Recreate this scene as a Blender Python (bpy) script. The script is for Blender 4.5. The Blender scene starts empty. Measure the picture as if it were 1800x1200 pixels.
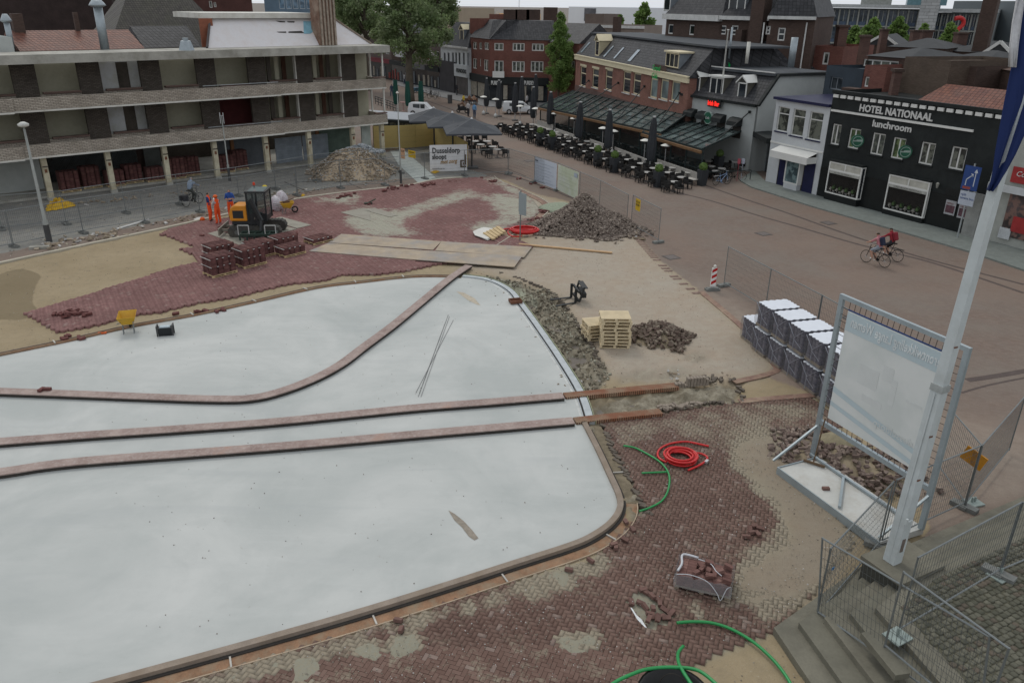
import bpy, math, random
import numpy as np
from mathutils import Vector, Matrix
random.seed(7); RNG=np.random.default_rng(7)
scene=bpy.context.scene; COL=scene.collection
# ---------------- camera ----------------
CH=12.8; FPX=1386.; TH=math.atan(math.sqrt(595/3230)); PH=math.atan(48/3230)
_r0=Vector((1,0,0)); _u0=Vector((0,math.sin(TH),math.cos(TH))); FW=Vector((0,math.cos(TH),-math.sin(TH)))
RT=_r0*math.cos(PH)+_u0*math.sin(PH); UP=_u0*math.cos(PH)-_r0*math.sin(PH)
cd=bpy.data.cameras.new('camera'); cam=bpy.data.objects.new('camera',cd); COL.objects.link(cam)
M=Matrix((RT,UP,-FW)).transposed().to_4x4(); M.translation=(0,0,CH); cam.matrix_world=M
cd.sensor_width=36; cd.lens=36*FPX/1800; cd.clip_start=.1; cd.clip_end=3000
scene.camera=cam
# ---------------- sky, sun, exposure ----------------
SUN_EL=math.radians(52); SUN_AZ=math.radians(335)
wd=bpy.data.worlds.new('World'); scene.world=wd; wd.use_nodes=True
nt=wd.node_tree; bg=nt.nodes['Background']
sky=nt.nodes.new('ShaderNodeTexSky'); sky.sky_type='NISHITA'; sky.sun_disc=False
sky.sun_elevation=SUN_EL; sky.sun_rotation=SUN_AZ; sky.dust_density=4; sky.air_density=1; sky.ozone_density=1
hs=nt.nodes.new('ShaderNodeHueSaturation'); hs.inputs['Saturation'].default_value=.25
mx=nt.nodes.new('ShaderNodeMix'); mx.data_type='RGBA'; mx.inputs[0].default_value=.82
mx.inputs[7].default_value=(7.45,7.8,8.3,1)
nt.links.new(sky.outputs[0],hs.inputs['Color']); nt.links.new(hs.outputs[0],mx.inputs[6])
nt.links.new(mx.outputs[2],bg.inputs[0]); bg.inputs[1].default_value=.163
sl=bpy.data.lights.new('sun','SUN'); sl.energy=1.15; sl.angle=math.radians(14); sl.color=(1,.95,.86)
so=bpy.data.objects.new('sun',sl); COL.objects.link(so)
sd=Vector((math.sin(SUN_AZ)*math.cos(SUN_EL),math.cos(SUN_AZ)*math.cos(SUN_EL),math.sin(SUN_EL)))
so.rotation_euler=sd.to_track_quat('Z','Y').to_euler()
scene.view_settings.view_transform='Standard'; scene.view_settings.look='None'
scene.view_settings.exposure=-.54; scene.view_settings.gamma=1; scene.view_settings.use_curve_mapping=False
# ---------------- measuring helpers (camera survey of the place) ----------------
def ray(x,y): return FW*FPX+RT*(x-900)+UP*(600-y)
def G(x,y,z=0.):
    d=ray(x,y); t=(z-CH)/d.z; return Vector((d.x*t,d.y*t,z))
def W(x,y,Y):
    d=ray(x,y); t=Y/d.y; return Vector((d.x*t,Y,CH+d.z*t))
# ---------------- objects ----------------
def tag(o,label=None,cat=None,group=None,kind=None):
    if label: o['label']=label
    if cat: o['category']=cat
    if group: o['group']=group
    if kind: o['kind']=kind
    return o
def empty(name,loc,rz=0,label=None,cat=None,group=None):
    o=bpy.data.objects.new(name,None); COL.objects.link(o); o.location=loc; o.rotation_euler=(0,0,rz); o.empty_display_size=.2
    return tag(o,label,cat,group)
KIDS={}
def link(name,me,m=None,parent=None,loc=None,rot=None):
    o=bpy.data.objects.new(name,me); COL.objects.link(o)
    if m is not None and len(me.materials)==0: 
        for q in (m if isinstance(m,(list,tuple)) else [m]): me.materials.append(q)
    if parent is not None:
        o.parent=parent; KIDS.setdefault(parent.name,[]).append(o)
    if loc is not None: o.location=loc
    if rot is not None: o.rotation_euler=rot
    return o
def dup(o,loc,rz=None,label=None,parent=None,scale=None):
    c=o.copy(); COL.objects.link(c); c.location=loc
    if rz is not None: c.rotation_euler=(0,0,rz) if not isinstance(rz,tuple) else rz
    if scale: c.scale=(scale,)*3 if not isinstance(scale,tuple) else scale
    if label: c['label']=label
    if parent: c.parent=parent
    for k in KIDS.get(o.name,[]): _dk(k,c)
    return c
def _dk(o,par):
    c=o.copy(); COL.objects.link(c); c.parent=par; KIDS.setdefault(par.name,[]).append(c)
    for k in list(KIDS.get(o.name,[])): _dk(k,c)
class MB:
    def __init__(s,T=None): s.v=[]; s.f=[]; s.mi=[]; s.T=T; s.cm=0
    def add(s,vs,fs):
        b=len(s.v); T=s.T
        s.v+= [tuple(T@Vector(p)) for p in vs] if T is not None else [tuple(p) for p in vs]
        for f in fs: s.f.append([b+i for i in f]); s.mi.append(s.cm)
        return s
    def box(s,x0,y0,z0,x1,y1,z1):
        return s.add([(x0,y0,z0),(x1,y0,z0),(x1,y1,z0),(x0,y1,z0),(x0,y0,z1),(x1,y0,z1),(x1,y1,z1),(x0,y1,z1)],
          [(3,2,1,0),(4,5,6,7),(0,1,5,4),(1,2,6,5),(2,3,7,6),(3,0,4,7)])
    def cbox(s,c,d,rz=0,T=None):
        t=s.T; m=Matrix.Translation(c)@Matrix.Rotation(rz,4,'Z')
        if T is not None: m=Matrix.Translation(c)@T
        s.T=(t@m) if t is not None else m
        s.box(-d[0]/2,-d[1]/2,-d[2]/2,d[0]/2,d[1]/2,d[2]/2); s.T=t; return s
    def bar(s,p0,p1,w,h=None,up=(0,0,1)):
        h=h or w; p0=Vector(p0); p1=Vector(p1); d=(p1-p0); L=d.length
        if L<1e-6: return s
        d/=L; u=Vector(up)
        if abs(d.dot(u))>.98: u=Vector((0,1,0))
        x=d.cross(u).normalized(); u=x.cross(d)
        q=[]
        for p in (p0,p1):
            for a,b in ((-1,-1),(1,-1),(1,1),(-1,1)): q.append(p+x*(a*w/2)+u*(b*h/2))
        return s.add(q,[(0,1,2,3),(7,6,5,4),(0,4,5,1),(1,5,6,2),(2,6,7,3),(3,7,4,0)])
    def prism(s,poly,z0,z1):
        n=len(poly); vs=[(p[0],p[1],z0) for p in poly]+[(p[0],p[1],z1) for p in poly]
        return s.add(vs,[list(range(n-1,-1,-1)),list(range(n,2*n))]+[(i,(i+1)%n,n+(i+1)%n,n+i) for i in range(n)])
    def tube(s,pts,r,n=8,caps=True,rs=None):
        pts=[Vector(p) for p in pts]; m=len(pts); vs=[]; fs=[]; u=None
        for i,p in enumerate(pts):
            d=(pts[min(i+1,m-1)]-pts[max(i-1,0)]).normalized()
            if u is None:
                u=Vector((0,0,1)) if abs(d.z)<.9 else Vector((1,0,0))
            x=d.cross(u)
            if x.length<1e-4: x=d.cross(Vector((0,1,0)))
            x.normalize(); u=x.cross(d).normalized(); rr=rs[i] if rs else r
            for k in range(n):
                a=2*math.pi*k/n; vs.append(p+x*(math.cos(a)*rr)+u*(math.sin(a)*rr))
        for i in range(m-1):
            for k in range(n):
                a=i*n+k; b=i*n+(k+1)%n; fs.append((a,b,b+n,a+n))
        if caps: fs.append(list(range(n-1,-1,-1))); fs.append([(m-1)*n+k for k in range(n)])
        return s.add(vs,fs)
    def lathe(s,prof,n=16,c=(0,0,0)):
        vs=[];fs=[]
        for r,z in prof:
            for k in range(n):
                a=2*math.pi*k/n; vs.append((c[0]+r*math.cos(a),c[1]+r*math.sin(a),c[2]+z))
        for i in range(len(prof)-1):
            for k in range(n):
                a=i*n+k;b=i*n+(k+1)%n; fs.append((a,b,b+n,a+n))
        fs.append(list(range(n-1,-1,-1))); fs.append([(len(prof)-1)*n+k for k in range(n)])
        return s.add(vs,fs)
    def torus(s,R,r,n=28,m=6,c=(0,0,0),axis='Z'):
        vs=[];fs=[]
        for i in range(n):
            a=2*math.pi*i/n
            for j in range(m):
                b=2*math.pi*j/m; q=(R+r*math.cos(b)); p=(q*math.cos(a),q*math.sin(a),r*math.sin(b))
                if axis=='Y': p=(p[0],p[2],p[1])
                vs.append((p[0]+c[0],p[1]+c[1],p[2]+c[2]))
        for i in range(n):
            for j in range(m):
                fs.append((i*m+j,((i+1)%n)*m+j,((i+1)%n)*m+(j+1)%m,i*m+(j+1)%m))
        return s.add(vs,fs)
    def mesh(s,name,smooth=False):
        me=bpy.data.meshes.new(name); me.from_pydata(s.v,[],s.f)
        if any(s.mi): me.polygons.foreach_set('material_index',s.mi)
        if smooth: me.polygons.foreach_set('use_smooth',[True]*len(s.f))
        me.update(); return me
    def build(s,name,m,parent=None,smooth=False,loc=None,rot=None):
        return link(name,s.mesh(name,smooth),m,parent,loc,rot)
# numpy cuboids: C (N,3) centres, H (N,3) half sizes, R (N,3,3) rotations
_BV=np.array([(-1,-1,-1),(1,-1,-1),(1,1,-1),(-1,1,-1),(-1,-1,1),(1,-1,1),(1,1,1),(-1,1,1)],float)
_BF=np.array([(4,5,6,7),(0,1,5,4),(1,2,6,5),(2,3,7,6),(3,0,4,7),(3,2,1,0)])
def np_mesh(name,V,F,tone=None):
    me=bpy.data.meshes.new(name); nv=len(V); nf=len(F); k=F.shape[1]
    me.vertices.add(nv); me.vertices.foreach_set('co',np.ascontiguousarray(V,dtype=np.float32).ravel())
    me.loops.add(nf*k); me.loops.foreach_set('vertex_index',F.astype(np.int32).ravel())
    me.polygons.add(nf); me.polygons.foreach_set('loop_start',(np.arange(nf)*k).astype(np.int32))
    try: me.polygons.foreach_set('loop_total',np.full(nf,k,np.int32))
    except Exception: pass
    me.update(calc_edges=True)
    if tone is not None:
        a=me.attributes.new('tone','FLOAT','POINT'); a.data.foreach_set('value',tone.astype(np.float32))
    return me
def cuboids(name,C,H,R,m,parent=None,bottom=False,tone=None):
    N=len(C); V=_BV[None]*H[:,None,:]; V=np.einsum('nij,nkj->nki',R,V)+C[:,None,:]
    bf=_BF if bottom else _BF[:5]
    F=(bf[None]+8*np.arange(N)[:,None,None]).reshape(-1,4)
    t=np.repeat(tone if tone is not None else RNG.random(N),8)
    return link(name,np_mesh(name,V.reshape(-1,3),F,t),m,parent)
def rotz(a):
    a=np.asarray(a); c,s=np.cos(a),np.sin(a); R=np.zeros((len(a),3,3)); R[:,0,0]=c;R[:,0,1]=-s;R[:,1,0]=s;R[:,1,1]=c;R[:,2,2]=1; return R
def rotrand(n,tilt=1.):
    R=[]
    for i in range(n):
        R.append(np.array((Matrix.Rotation(random.uniform(0,6.28),3,'Z')@Matrix.Rotation(random.gauss(0,.5)*tilt,3,'X')@Matrix.Rotation(random.gauss(0,.5)*tilt,3,'Y'))))
    return np.array(R)
def inpoly(X,Y,poly):
    X=np.asarray(X);Y=np.asarray(Y); r=np.zeros(X.shape,bool); n=len(poly)
    for i in range(n):
        x0,y0=poly[i][0],poly[i][1]; x1,y1=poly[(i+1)%n][0],poly[(i+1)%n][1]
        if y0==y1: continue
        c=((Y<y0)!=(Y<y1))&(X<(x1-x0)*(Y-y0)/(y1-y0)+x0); r^=c
    return r
def herring(poly,ang,L=.2,gap=.006,org=(0,0)):
    P=np.array([(p[0],p[1]) for p in poly]); c,s=math.cos(-ang),math.sin(-ang)
    Q=(P-org)@np.array([[c,s],[-s,c]]); w=L/2; lo=Q.min(0)/w-4; hi=Q.max(0)/w+4
    out=[]
    rr=np.arange(int(lo[1]),int(hi[1])+1)
    for r in rr:
        m0=int((lo[0]-r)/4)-1; m1=int((hi[0]-r)/4)+1
        m=np.arange(m0,m1+1)
        out.append(np.stack([r+4*m+1.,np.full(len(m),r+.5),np.zeros(len(m))],1))
        out.append(np.stack([r+4*m+2.5,np.full(len(m),r*1.),np.ones(len(m))],1))
    A=np.concatenate(out); c,s=math.cos(ang),math.sin(ang)
    XY=(A[:,:2]*w)@np.array([[c,s],[-s,c]])+org; a=ang+A[:,2]*math.pi/2
    k=inpoly(XY[:,0],XY[:,1],poly)
    return XY[k],a[k]
# ---------------- materials ----------------
def hexc(r,g,b): return (r,g,b,1)
class NT:
    def __init__(s,name):
        m=bpy.data.materials.new(name); m.use_nodes=True; s.m=m; s.t=m.node_tree; s.n=s.t.nodes; s.b=s.n['Principled BSDF']; s.b.inputs['Specular IOR Level'].default_value=.3
    def new(s,t,**k):
        n=s.n.new(t)
        for a,b in k.items(): setattr(n,a,b)
        return n
    def l(s,a,b): s.t.links.new(a,b)
    def coord(s,kind='Object'): return s.new('ShaderNodeTexCoord').outputs[kind]
    def pos(s): return s.new('ShaderNodeNewGeometry').outputs['Position']
    def attr(s,name,typ='GEOMETRY'):
        n=s.new('ShaderNodeAttribute'); n.attribute_name=name; n.attribute_type=typ; return n
    def noise(s,vec,scale,detail=4,rough=.55,dist=0):
        n=s.new('ShaderNodeTexNoise'); n.inputs['Scale'].default_value=scale; n.inputs['Detail'].default_value=detail; n.inputs['Roughness'].default_value=rough; n.inputs['Distortion'].default_value=dist
        s.l(vec,n.inputs['Vector']); return n.outputs['Fac']
    def rng(s,v,a,b,c=0,d=1):
        n=s.new('ShaderNodeMapRange'); s.l(v,n.inputs[0])
        for i,q in enumerate((a,b,c,d)): n.inputs[i+1].default_value=q
        return n.outputs[0]
    def math(s,op,a,b=None):
        n=s.new('ShaderNodeMath',operation=op)
        for i,q in enumerate((a,b)):
            if q is None: continue
            if isinstance(q,(int,float)): n.inputs[i].default_value=q
            else: s.l(q,n.inputs[i])
        n.use_clamp=False; return n.outputs[0]
    def mix(s,f,a,b,bt='MIX'):
        n=s.new('ShaderNodeMix'); n.data_type='RGBA'; n.blend_type=bt
        for i,q in ((0,f),(6,a),(7,b)):
            if isinstance(q,(int,float)): n.inputs[i].default_value=q
            elif isinstance(q,tuple): n.inputs[i].default_value=(q+(1,))[:4]
            else: s.l(q,n.inputs[i])
        return n.outputs[2]
    def bump(s,h,st=.3,d=.02):
        n=s.new('ShaderNodeBump'); n.inputs['Strength'].default_value=st; n.inputs['Distance'].default_value=d; s.l(h,n.inputs['Height']); s.l(n.outputs[0],s.b.inputs['Normal'])
    def set(s,k,v):
        if isinstance(v,(int,float)): s.b.inputs[k].default_value=v
        elif isinstance(v,tuple): s.b.inputs[k].default_value=(v+(1,))[:4]
        else: s.l(v,s.b.inputs[k])
_MC={}
def mat(name,col,rough=.8,var=.25,sc=2.,metal=0,bump=.0,bs=30,dirt=None,dsc=1.2,damt=.5,spec=.3,world=True):
    if name in _MC: return _MC[name]
    t=NT(name); v=t.pos() if world else t.coord()
    n1=t.noise(v,sc,5); n2=t.noise(v,sc*9,3)
    f=t.math('ADD',t.math('MULTIPLY',n1,.65),t.math('MULTIPLY',n2,.35))
    lo=tuple(c*(1-var) for c in col); hi=tuple(min(1,c*(1+var)) for c in col)
    c=t.mix(t.rng(f,.3,.7),lo,hi)
    if dirt is not None:
        c=t.mix(t.math('MULTIPLY',t.rng(t.noise(v,dsc,6,.65),.45,.68),damt),c,dirt)
    t.set('Base Color',c); t.set('Roughness',rough); t.set('Metallic',metal); t.set('Specular IOR Level',spec)
    if bump: t.bump(t.noise(v,bs,4),bump,.02)
    _MC[name]=t.m; return t.m
def brickmat(name,c1,c2,mortar,bw=.21,bh=.065,mort=.008,var=.25,rough=.85,dirt=None,damt=.4,paint=False):
    if name in _MC: return _MC[name]
    t=NT(name); o=t.coord(); sp=t.new('ShaderNodeSeparateXYZ'); t.l(o,sp.inputs[0])
    cb=t.new('ShaderNodeCombineXYZ'); t.l(t.math('ADD',sp.outputs[0],sp.outputs[1]),cb.inputs[0]); t.l(sp.outputs[2],cb.inputs[1])
    b=t.new('ShaderNodeTexBrick'); t.l(cb.outputs[0],b.inputs['Vector']); b.inputs['Scale'].default_value=1
    b.inputs['Brick Width'].default_value=bw; b.inputs['Row Height'].default_value=bh; b.inputs['Mortar Size'].default_value=mort; b.inputs['Mortar Smooth'].default_value=.3
    b.inputs['Color1'].default_value=c1+(1,); b.inputs['Color2'].default_value=c2+(1,); b.inputs['Mortar'].default_value=mortar+(1,)
    n=t.noise(o,.8,5); c=t.mix(t.rng(n,.3,.7,1-var,1+var),(0,0,0),b.outputs['Color'],'MIX')
    if dirt: c=t.mix(t.math('MULTIPLY',t.rng(t.noise(o,1.1,6,.7),.48,.7),damt),c,dirt)
    t.set('Base Color',c); t.set('Roughness',rough)
    i=t.math('SUBTRACT',1,b.outputs['Fac']); t.bump(i,.5,.01)
    _MC[name]=t.m; return t.m
def tilemat(name,c1,c2,tw=.25,th=.3,rough=.6,moss=None):
    if name in _MC: return _MC[name]
    t=NT(name); o=t.coord(); sp=t.new('ShaderNodeSeparateXYZ'); t.l(o,sp.inputs[0])
    cb=t.new('ShaderNodeCombineXYZ'); t.l(t.math('ADD',sp.outputs[0],t.math('MULTIPLY',sp.outputs[1],.35)),cb.inputs[0]); t.l(t.math('ADD',sp.outputs[2],t.math('MULTIPLY',sp.outputs[1],.5)),cb.inputs[1])
    b=t.new('ShaderNodeTexBrick'); b.offset=0; t.l(cb.outputs[0],b.inputs['Vector']); b.inputs['Scale'].default_value=1
    b.inputs['Brick Width'].default_value=tw; b.inputs['Row Height'].default_value=th*.8; b.inputs['Mortar Size'].default_value=.03; b.inputs['Mortar Smooth'].default_value=1
    b.inputs['Color1'].default_value=c1+(1,); b.inputs['Color2'].default_value=c2+(1,); b.inputs['Mortar'].default_value=tuple(q*.35 for q in c1)+(1,)
    c=b.outputs['Color']
    if moss: c=t.mix(t.math('MULTIPLY',t.rng(t.noise(o,.9,6,.7),.45,.7),.5),c,moss)
    t.set('Base Color',c); t.set('Roughness',rough); t.bump(t.math('SUBTRACT',1,b.outputs['Fac']),.8,.03)
    _MC[name]=t.m; return t.m
def glassmat(name,col=(.02,.025,.03),rough=.06,curtain=None,ca=.5):
    if name in _MC: return _MC[name]
    t=NT(name); c=t.mix(t.rng(t.noise(t.pos(),.7,3),.35,.65),tuple(q*.5 for q in col),tuple(q*1.5 for q in col))
    if curtain:
        w=t.noise(t.pos(),2.2,2); c=t.mix(t.math('MULTIPLY',t.rng(w,.45,.55),ca),c,curtain)
    t.set('Base Color',c); t.set('Roughness',rough); t.set('Specular IOR Level',.5); _MC[name]=t.m; return t.m
def txt(body,size,m,parent,loc,rot,name='lettering',ext=.01,align='LEFT',sx=1,bold=0,shear=0,mir=False):
    cu=bpy.data.curves.new('t','FONT'); cu.body=body; cu.size=size; cu.extrude=ext; cu.align_x=align; cu.resolution_u=2; cu.offset=bold; cu.shear=shear
    o=bpy.data.objects.new('t',cu); COL.objects.link(o); dg=bpy.context.evaluated_depsgraph_get(); dg.update()
    me=bpy.data.meshes.new_from_object(o.evaluated_get(dg)); bpy.data.objects.remove(o); bpy.data.curves.remove(cu)
    S=Matrix.Diagonal((sx*(-1 if mir else 1),1,1,1)); me.transform(S)
    me.materials.clear(); return link(name,me,m,parent,loc,rot)
class Frame:
    def __init__(s,A,B):
        s.A=Vector((A[0],A[1])); s.B=Vector((B[0],B[1])); d=s.B-s.A; s.L=d.length; s.u=d/s.L; s.n=Vector((-s.u.y,s.u.x)); s.rz=math.atan2(s.u.y,s.u.x)
    def uz(s,x,y,d=0):
        r=ray(x,y); o=s.A+s.n*d; r2=Vector((r.x,r.y)); t=o.dot(s.n)/r2.dot(s.n)
        return (r2*t-s.A).dot(s.u), CH+r.z*t
    def w(s,u,d,z=0): q=s.A+s.u*u+s.n*d; return Vector((q.x,q.y,z))
# ================= GROUND =================
def gp(l,z=0): return [tuple(G(x,y,z))[:2] for x,y in l]
CURB=[(-260,520),(0,462),(150,430),(297,399),(400,376),(520,350),(625,336),(710,327),(765,316),(865,310)]
P_asph=gp(CURB+[(820,296),(770,250),(700,262),(674,270),(471,299),(91,346)])+[(-70,40),(-60,25)]
P_site=gp(CURB+[(892,318),(940,340),(1020,358),(1110,400),(1165,462),(1232,512),(1300,570),(1362,640),(1345,662),(1430,690),(1500,740),(1560,800),(1610,870),(1640,930),(1560,985),(1366,1110),(1425,1210)])+[(9,5),(-40,5)]+gp([(-260,700)])
P_soil=gp([(815,480),(870,485),(930,500),(975,515),(1000,545),(1045,610),(1075,660),(1040,690),(1000,690),(960,630),(920,560),(895,520),(850,495)])
P_soil2=gp([(1000,705),(1150,688),(1300,668),(1300,705),(1160,722),(1010,735)])
P_edge=gp([(1020,745),(1060,742),(1100,820),(1140,895),(1110,930),(1095,880),(1060,810)])
P_greens=[gp([(520,352),(640,338),(600,395),(650,420),(760,415),(700,395),(760,370),(870,340),(935,345),(950,365),(900,398),(850,412),(800,400),(880,385),(830,330),(760,350),(690,372),(600,360)])]
P_wet=gp([(0,478),(40,470),(75,482),(62,500),(55,530),(70,548),(40,560),(-40,560),(-60,520)])
P_sidew=[]
ORG=[]
ny=430; nx=430
ys=8.0*np.exp(np.arange(ny)*math.log(150/8.0)/(ny-1)); ts=np.linspace(-.95,.95,nx)
GX=ys[:,None]*ts[None,:]; GY=np.repeat(ys[:,None],nx,1)
def blur(a,n):
    for _ in range(n):
        a=(a+np.roll(a,1,0)+np.roll(a,-1,0))/3; a=(a+np.roll(a,1,1)+np.roll(a,-1,1))/3
    return a
def mask(poly,n=4): return blur(inpoly(GX,GY,poly).astype(float),n)
def vnoise(X,Y,s,seed=0,oct=4):
    out=np.zeros_like(X); amp=1; tot=0
    for o in range(oct):
        x=X*s+seed*17.3+o*5.1; y=Y*s+seed*9.7; xi=np.floor(x).astype(np.int64); yi=np.floor(y).astype(np.int64); fx=x-xi; fy=y-yi
        fx=fx*fx*(3-2*fx); fy=fy*fy*(3-2*fy)
        def h(a,b):
            n=(a*374761393+b*668265263+seed*1274126177+o*7919)&0x7fffffff; n=((n^(n>>13))*1274126177)&0x7fffffff; return ((n^(n>>16))&0xffff)/65535.
        out+=amp*((h(xi,yi)*(1-fx)+h(xi+1,yi)*fx)*(1-fy)+(h(xi,yi+1)*(1-fx)+h(xi+1,yi+1)*fx)*fy); tot+=amp; amp*=.5; s*=2.1
    return out/tot
m_site=mask(P_site,5); m_asph=mask(P_asph,1)
# brick fields where laid bricks stand on the sand bed
ZF=.06  # top of the laid red pavers
P_red=gp([(44,551),(128,526),(222,498),(305,471),(352,461),(338,447),(318,438),(345,435),(288,412),(275,418),(300,402),(350,390),(400,384),(440,374),(520,352),(625,337),(710,328),(765,317),(865,311),(905,330),(935,352),(950,372),(925,395),(870,412),(905,420),(935,434),(905,466),(783,462),(750,469),(710,477),(670,482),(600,483),(575,493),(500,501),(417,522),(347,533),(278,550),(250,552),(211,559),(167,573),(103,584)])
P_near=gp([(1058,742),(1180,722),(1300,706),(1425,696),(1480,740),(1445,800),(1500,950),(1420,1050),(1368,1105),(1312,1128),(1290,1136),(1214,1170),(1160,1215),(1000,1290),(300,1290),(200,1240),(347,1189),(440,1163),(543,1132),(623,1110),(700,1088),(793,1056),(900,1021),(960,1003),(1033,985),(1064,962),(1107,926),(1138,895)])
P_clean=gp([(1290,860),(1345,880),(1380,940),(1330,985),(1270,1060),(1310,1128),(1160,1215),(1000,1290),(300,1290),(440,1200),(620,1128),(800,1072),(960,1020),(1080,975),(1130,920),(1095,860),(1075,770),(1200,740),(1230,780),(1260,850)])
P_d1=gp([(1275,790),(1330,760),(1390,760),(1440,830),(1500,930),(1450,1040),(1360,1075),(1290,1050),(1290,1000),(1350,965),(1395,960),(1345,860),(1290,820)])
P_blob=[gp([(968,1110),(1020,1105),(1065,1112),(1050,1145),(1000,1168),(975,1140)]),gp([(600,1130),(650,1125),(690,1150),(640,1165)]),gp([(520,1150),(560,1150),(590,1190),(500,1210)]),gp([(680,1120),(745,1105),(740,1140),(690,1160)])]
s_near=mask(P_near,2); dusty=mask(P_d1,16)
cover=np.zeros_like(GX)
cover=np.maximum(cover,dusty*1.0)
for b in P_blob: cover=np.maximum(cover,mask(b,5)*.95)
n1=vnoise(GX,GY,.9,1); n2=vnoise(GX,GY,4,2,3)
edgeband=mask(gp([(300,1200),(440,1160),(620,1105),(793,1050),(960,1000),(1064,960),(1090,985),(1000,1035),(800,1090),(640,1135),(480,1185),(320,1240)]),6)
cover=np.maximum(cover,edgeband*.5)
cover=cover+ (n1-.5)*.9+ (n2-.5)*.5
Z=np.full_like(GX,-.045)
insite=m_site>.5
Z+=np.where(insite,(vnoise(GX,GY,1.6,3)-.5)*.03,0)
lift=np.clip((cover-.40)*.13+(vnoise(GX,GY,9,21,2)-.5)*.03,0,.05)*(s_near>.3)*(1-mask(gp([(100,1200),(1100,930),(1190,900),(1060,742),(1000,742)]),0)*0)
Z+=lift
# flat open sand area east, level with the street
m_east=mask(gp([(790,470),(935,430),(900,330),(940,340),(1110,400),(1165,462),(1300,570),(1362,640),(1345,662),(1300,668),(1190,672),(1060,660),(1020,580),(975,515),(870,480)]),4)
Z+=m_east*.04
ms=np.maximum(mask(P_soil,5),np.maximum(mask(gp([(1075,655),(1120,640),(1200,640),(1290,655),(1290,664),(1190,670),(1080,682)]),7)*.5,mask(gp([(1190,615),(1230,612),(1262,622),(1250,640),(1205,640)]),6)*.55)); ms=np.maximum(ms,np.maximum(mask(P_soil2,3)*.8,mask(P_edge,2)*.7))
Z+=ms*(-.12+(vnoise(GX,GY,1.7,5)-.5)*.75+(vnoise(GX,GY,5,8,3)-.5)*.4)
# street surface is level zero, just above the sand bed
Z=np.where(insite|(m_asph>.5),Z,-.004)
Z=np.where((m_asph>.5),-.01+ (vnoise(GX,GY,2,9)-.5)*.012,Z)
rim=mask(gp([(-100,500),(0,470),(297,405),(400,384),(520,356),(625,342),(765,322),(765,308),(625,322),(520,338),(400,362),(297,385),(0,445),(-100,465)]),4)
Z+=rim*(vnoise(GX,GY,2.2,11)-.35)*.12
P_hole=gp([(1100,1057),(1130,1033),(1157,1045),(1183,1075),(1178,1092),(1139,1104),(1107,1070)])
Z=np.where(mask(P_hole,0)>.5,-.06,Z)
V=np.stack([GX,GY,Z],-1).reshape(-1,3); idx=np.arange(ny*nx).reshape(ny,nx)
F=np.stack([idx[:-1,:-1],idx[:-1,1:],idx[1:,1:],idx[1:,:-1]],-1).reshape(-1,4)
me=np_mesh('ground',V,F); me.polygons.foreach_set('use_smooth',[True]*len(F))
def addattr(me,n,a):
    q=me.attributes.new(n,'FLOAT','POINT'); q.data.foreach_set('value',a.astype(np.float32).ravel())
addattr(me,'site',m_site); addattr(me,'asph',np.clip(m_asph-rim*.9,0,1)); addattr(me,'soil',ms)
m_lime=np.maximum(mask(gp([(965,360),(985,350),(1003,356),(1000,374),(975,380)]),3),np.maximum(mask(gp([(905,335),(952,362),(948,385),(870,415),(850,412),(905,395),(930,375)]),4)*.9,mask(gp([(860,480),(900,490),(950,520),(1000,580),(1020,600),(980,560),(930,530),(880,505)]),6)*.8))
addattr(me,'lime',m_lime); addattr(me,'wet',np.maximum(mask(P_wet,3),0)); addattr(me,'east',blur(np.maximum(m_east,dusty),3))
m_dusty=np.maximum(mask(gp([(1165,462),(1330,560),(1430,690),(1350,650),(1300,570)]),14),mask(gp([(1430,690),(1560,730),(1640,720),(1810,760),(1810,870),(1640,930),(1560,820)]),12)*.55)
addattr(me,'dust',m_dusty); addattr(me,'dsty',dusty); addattr(me,'near',s_near*(1-blur(dusty,3)))
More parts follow.
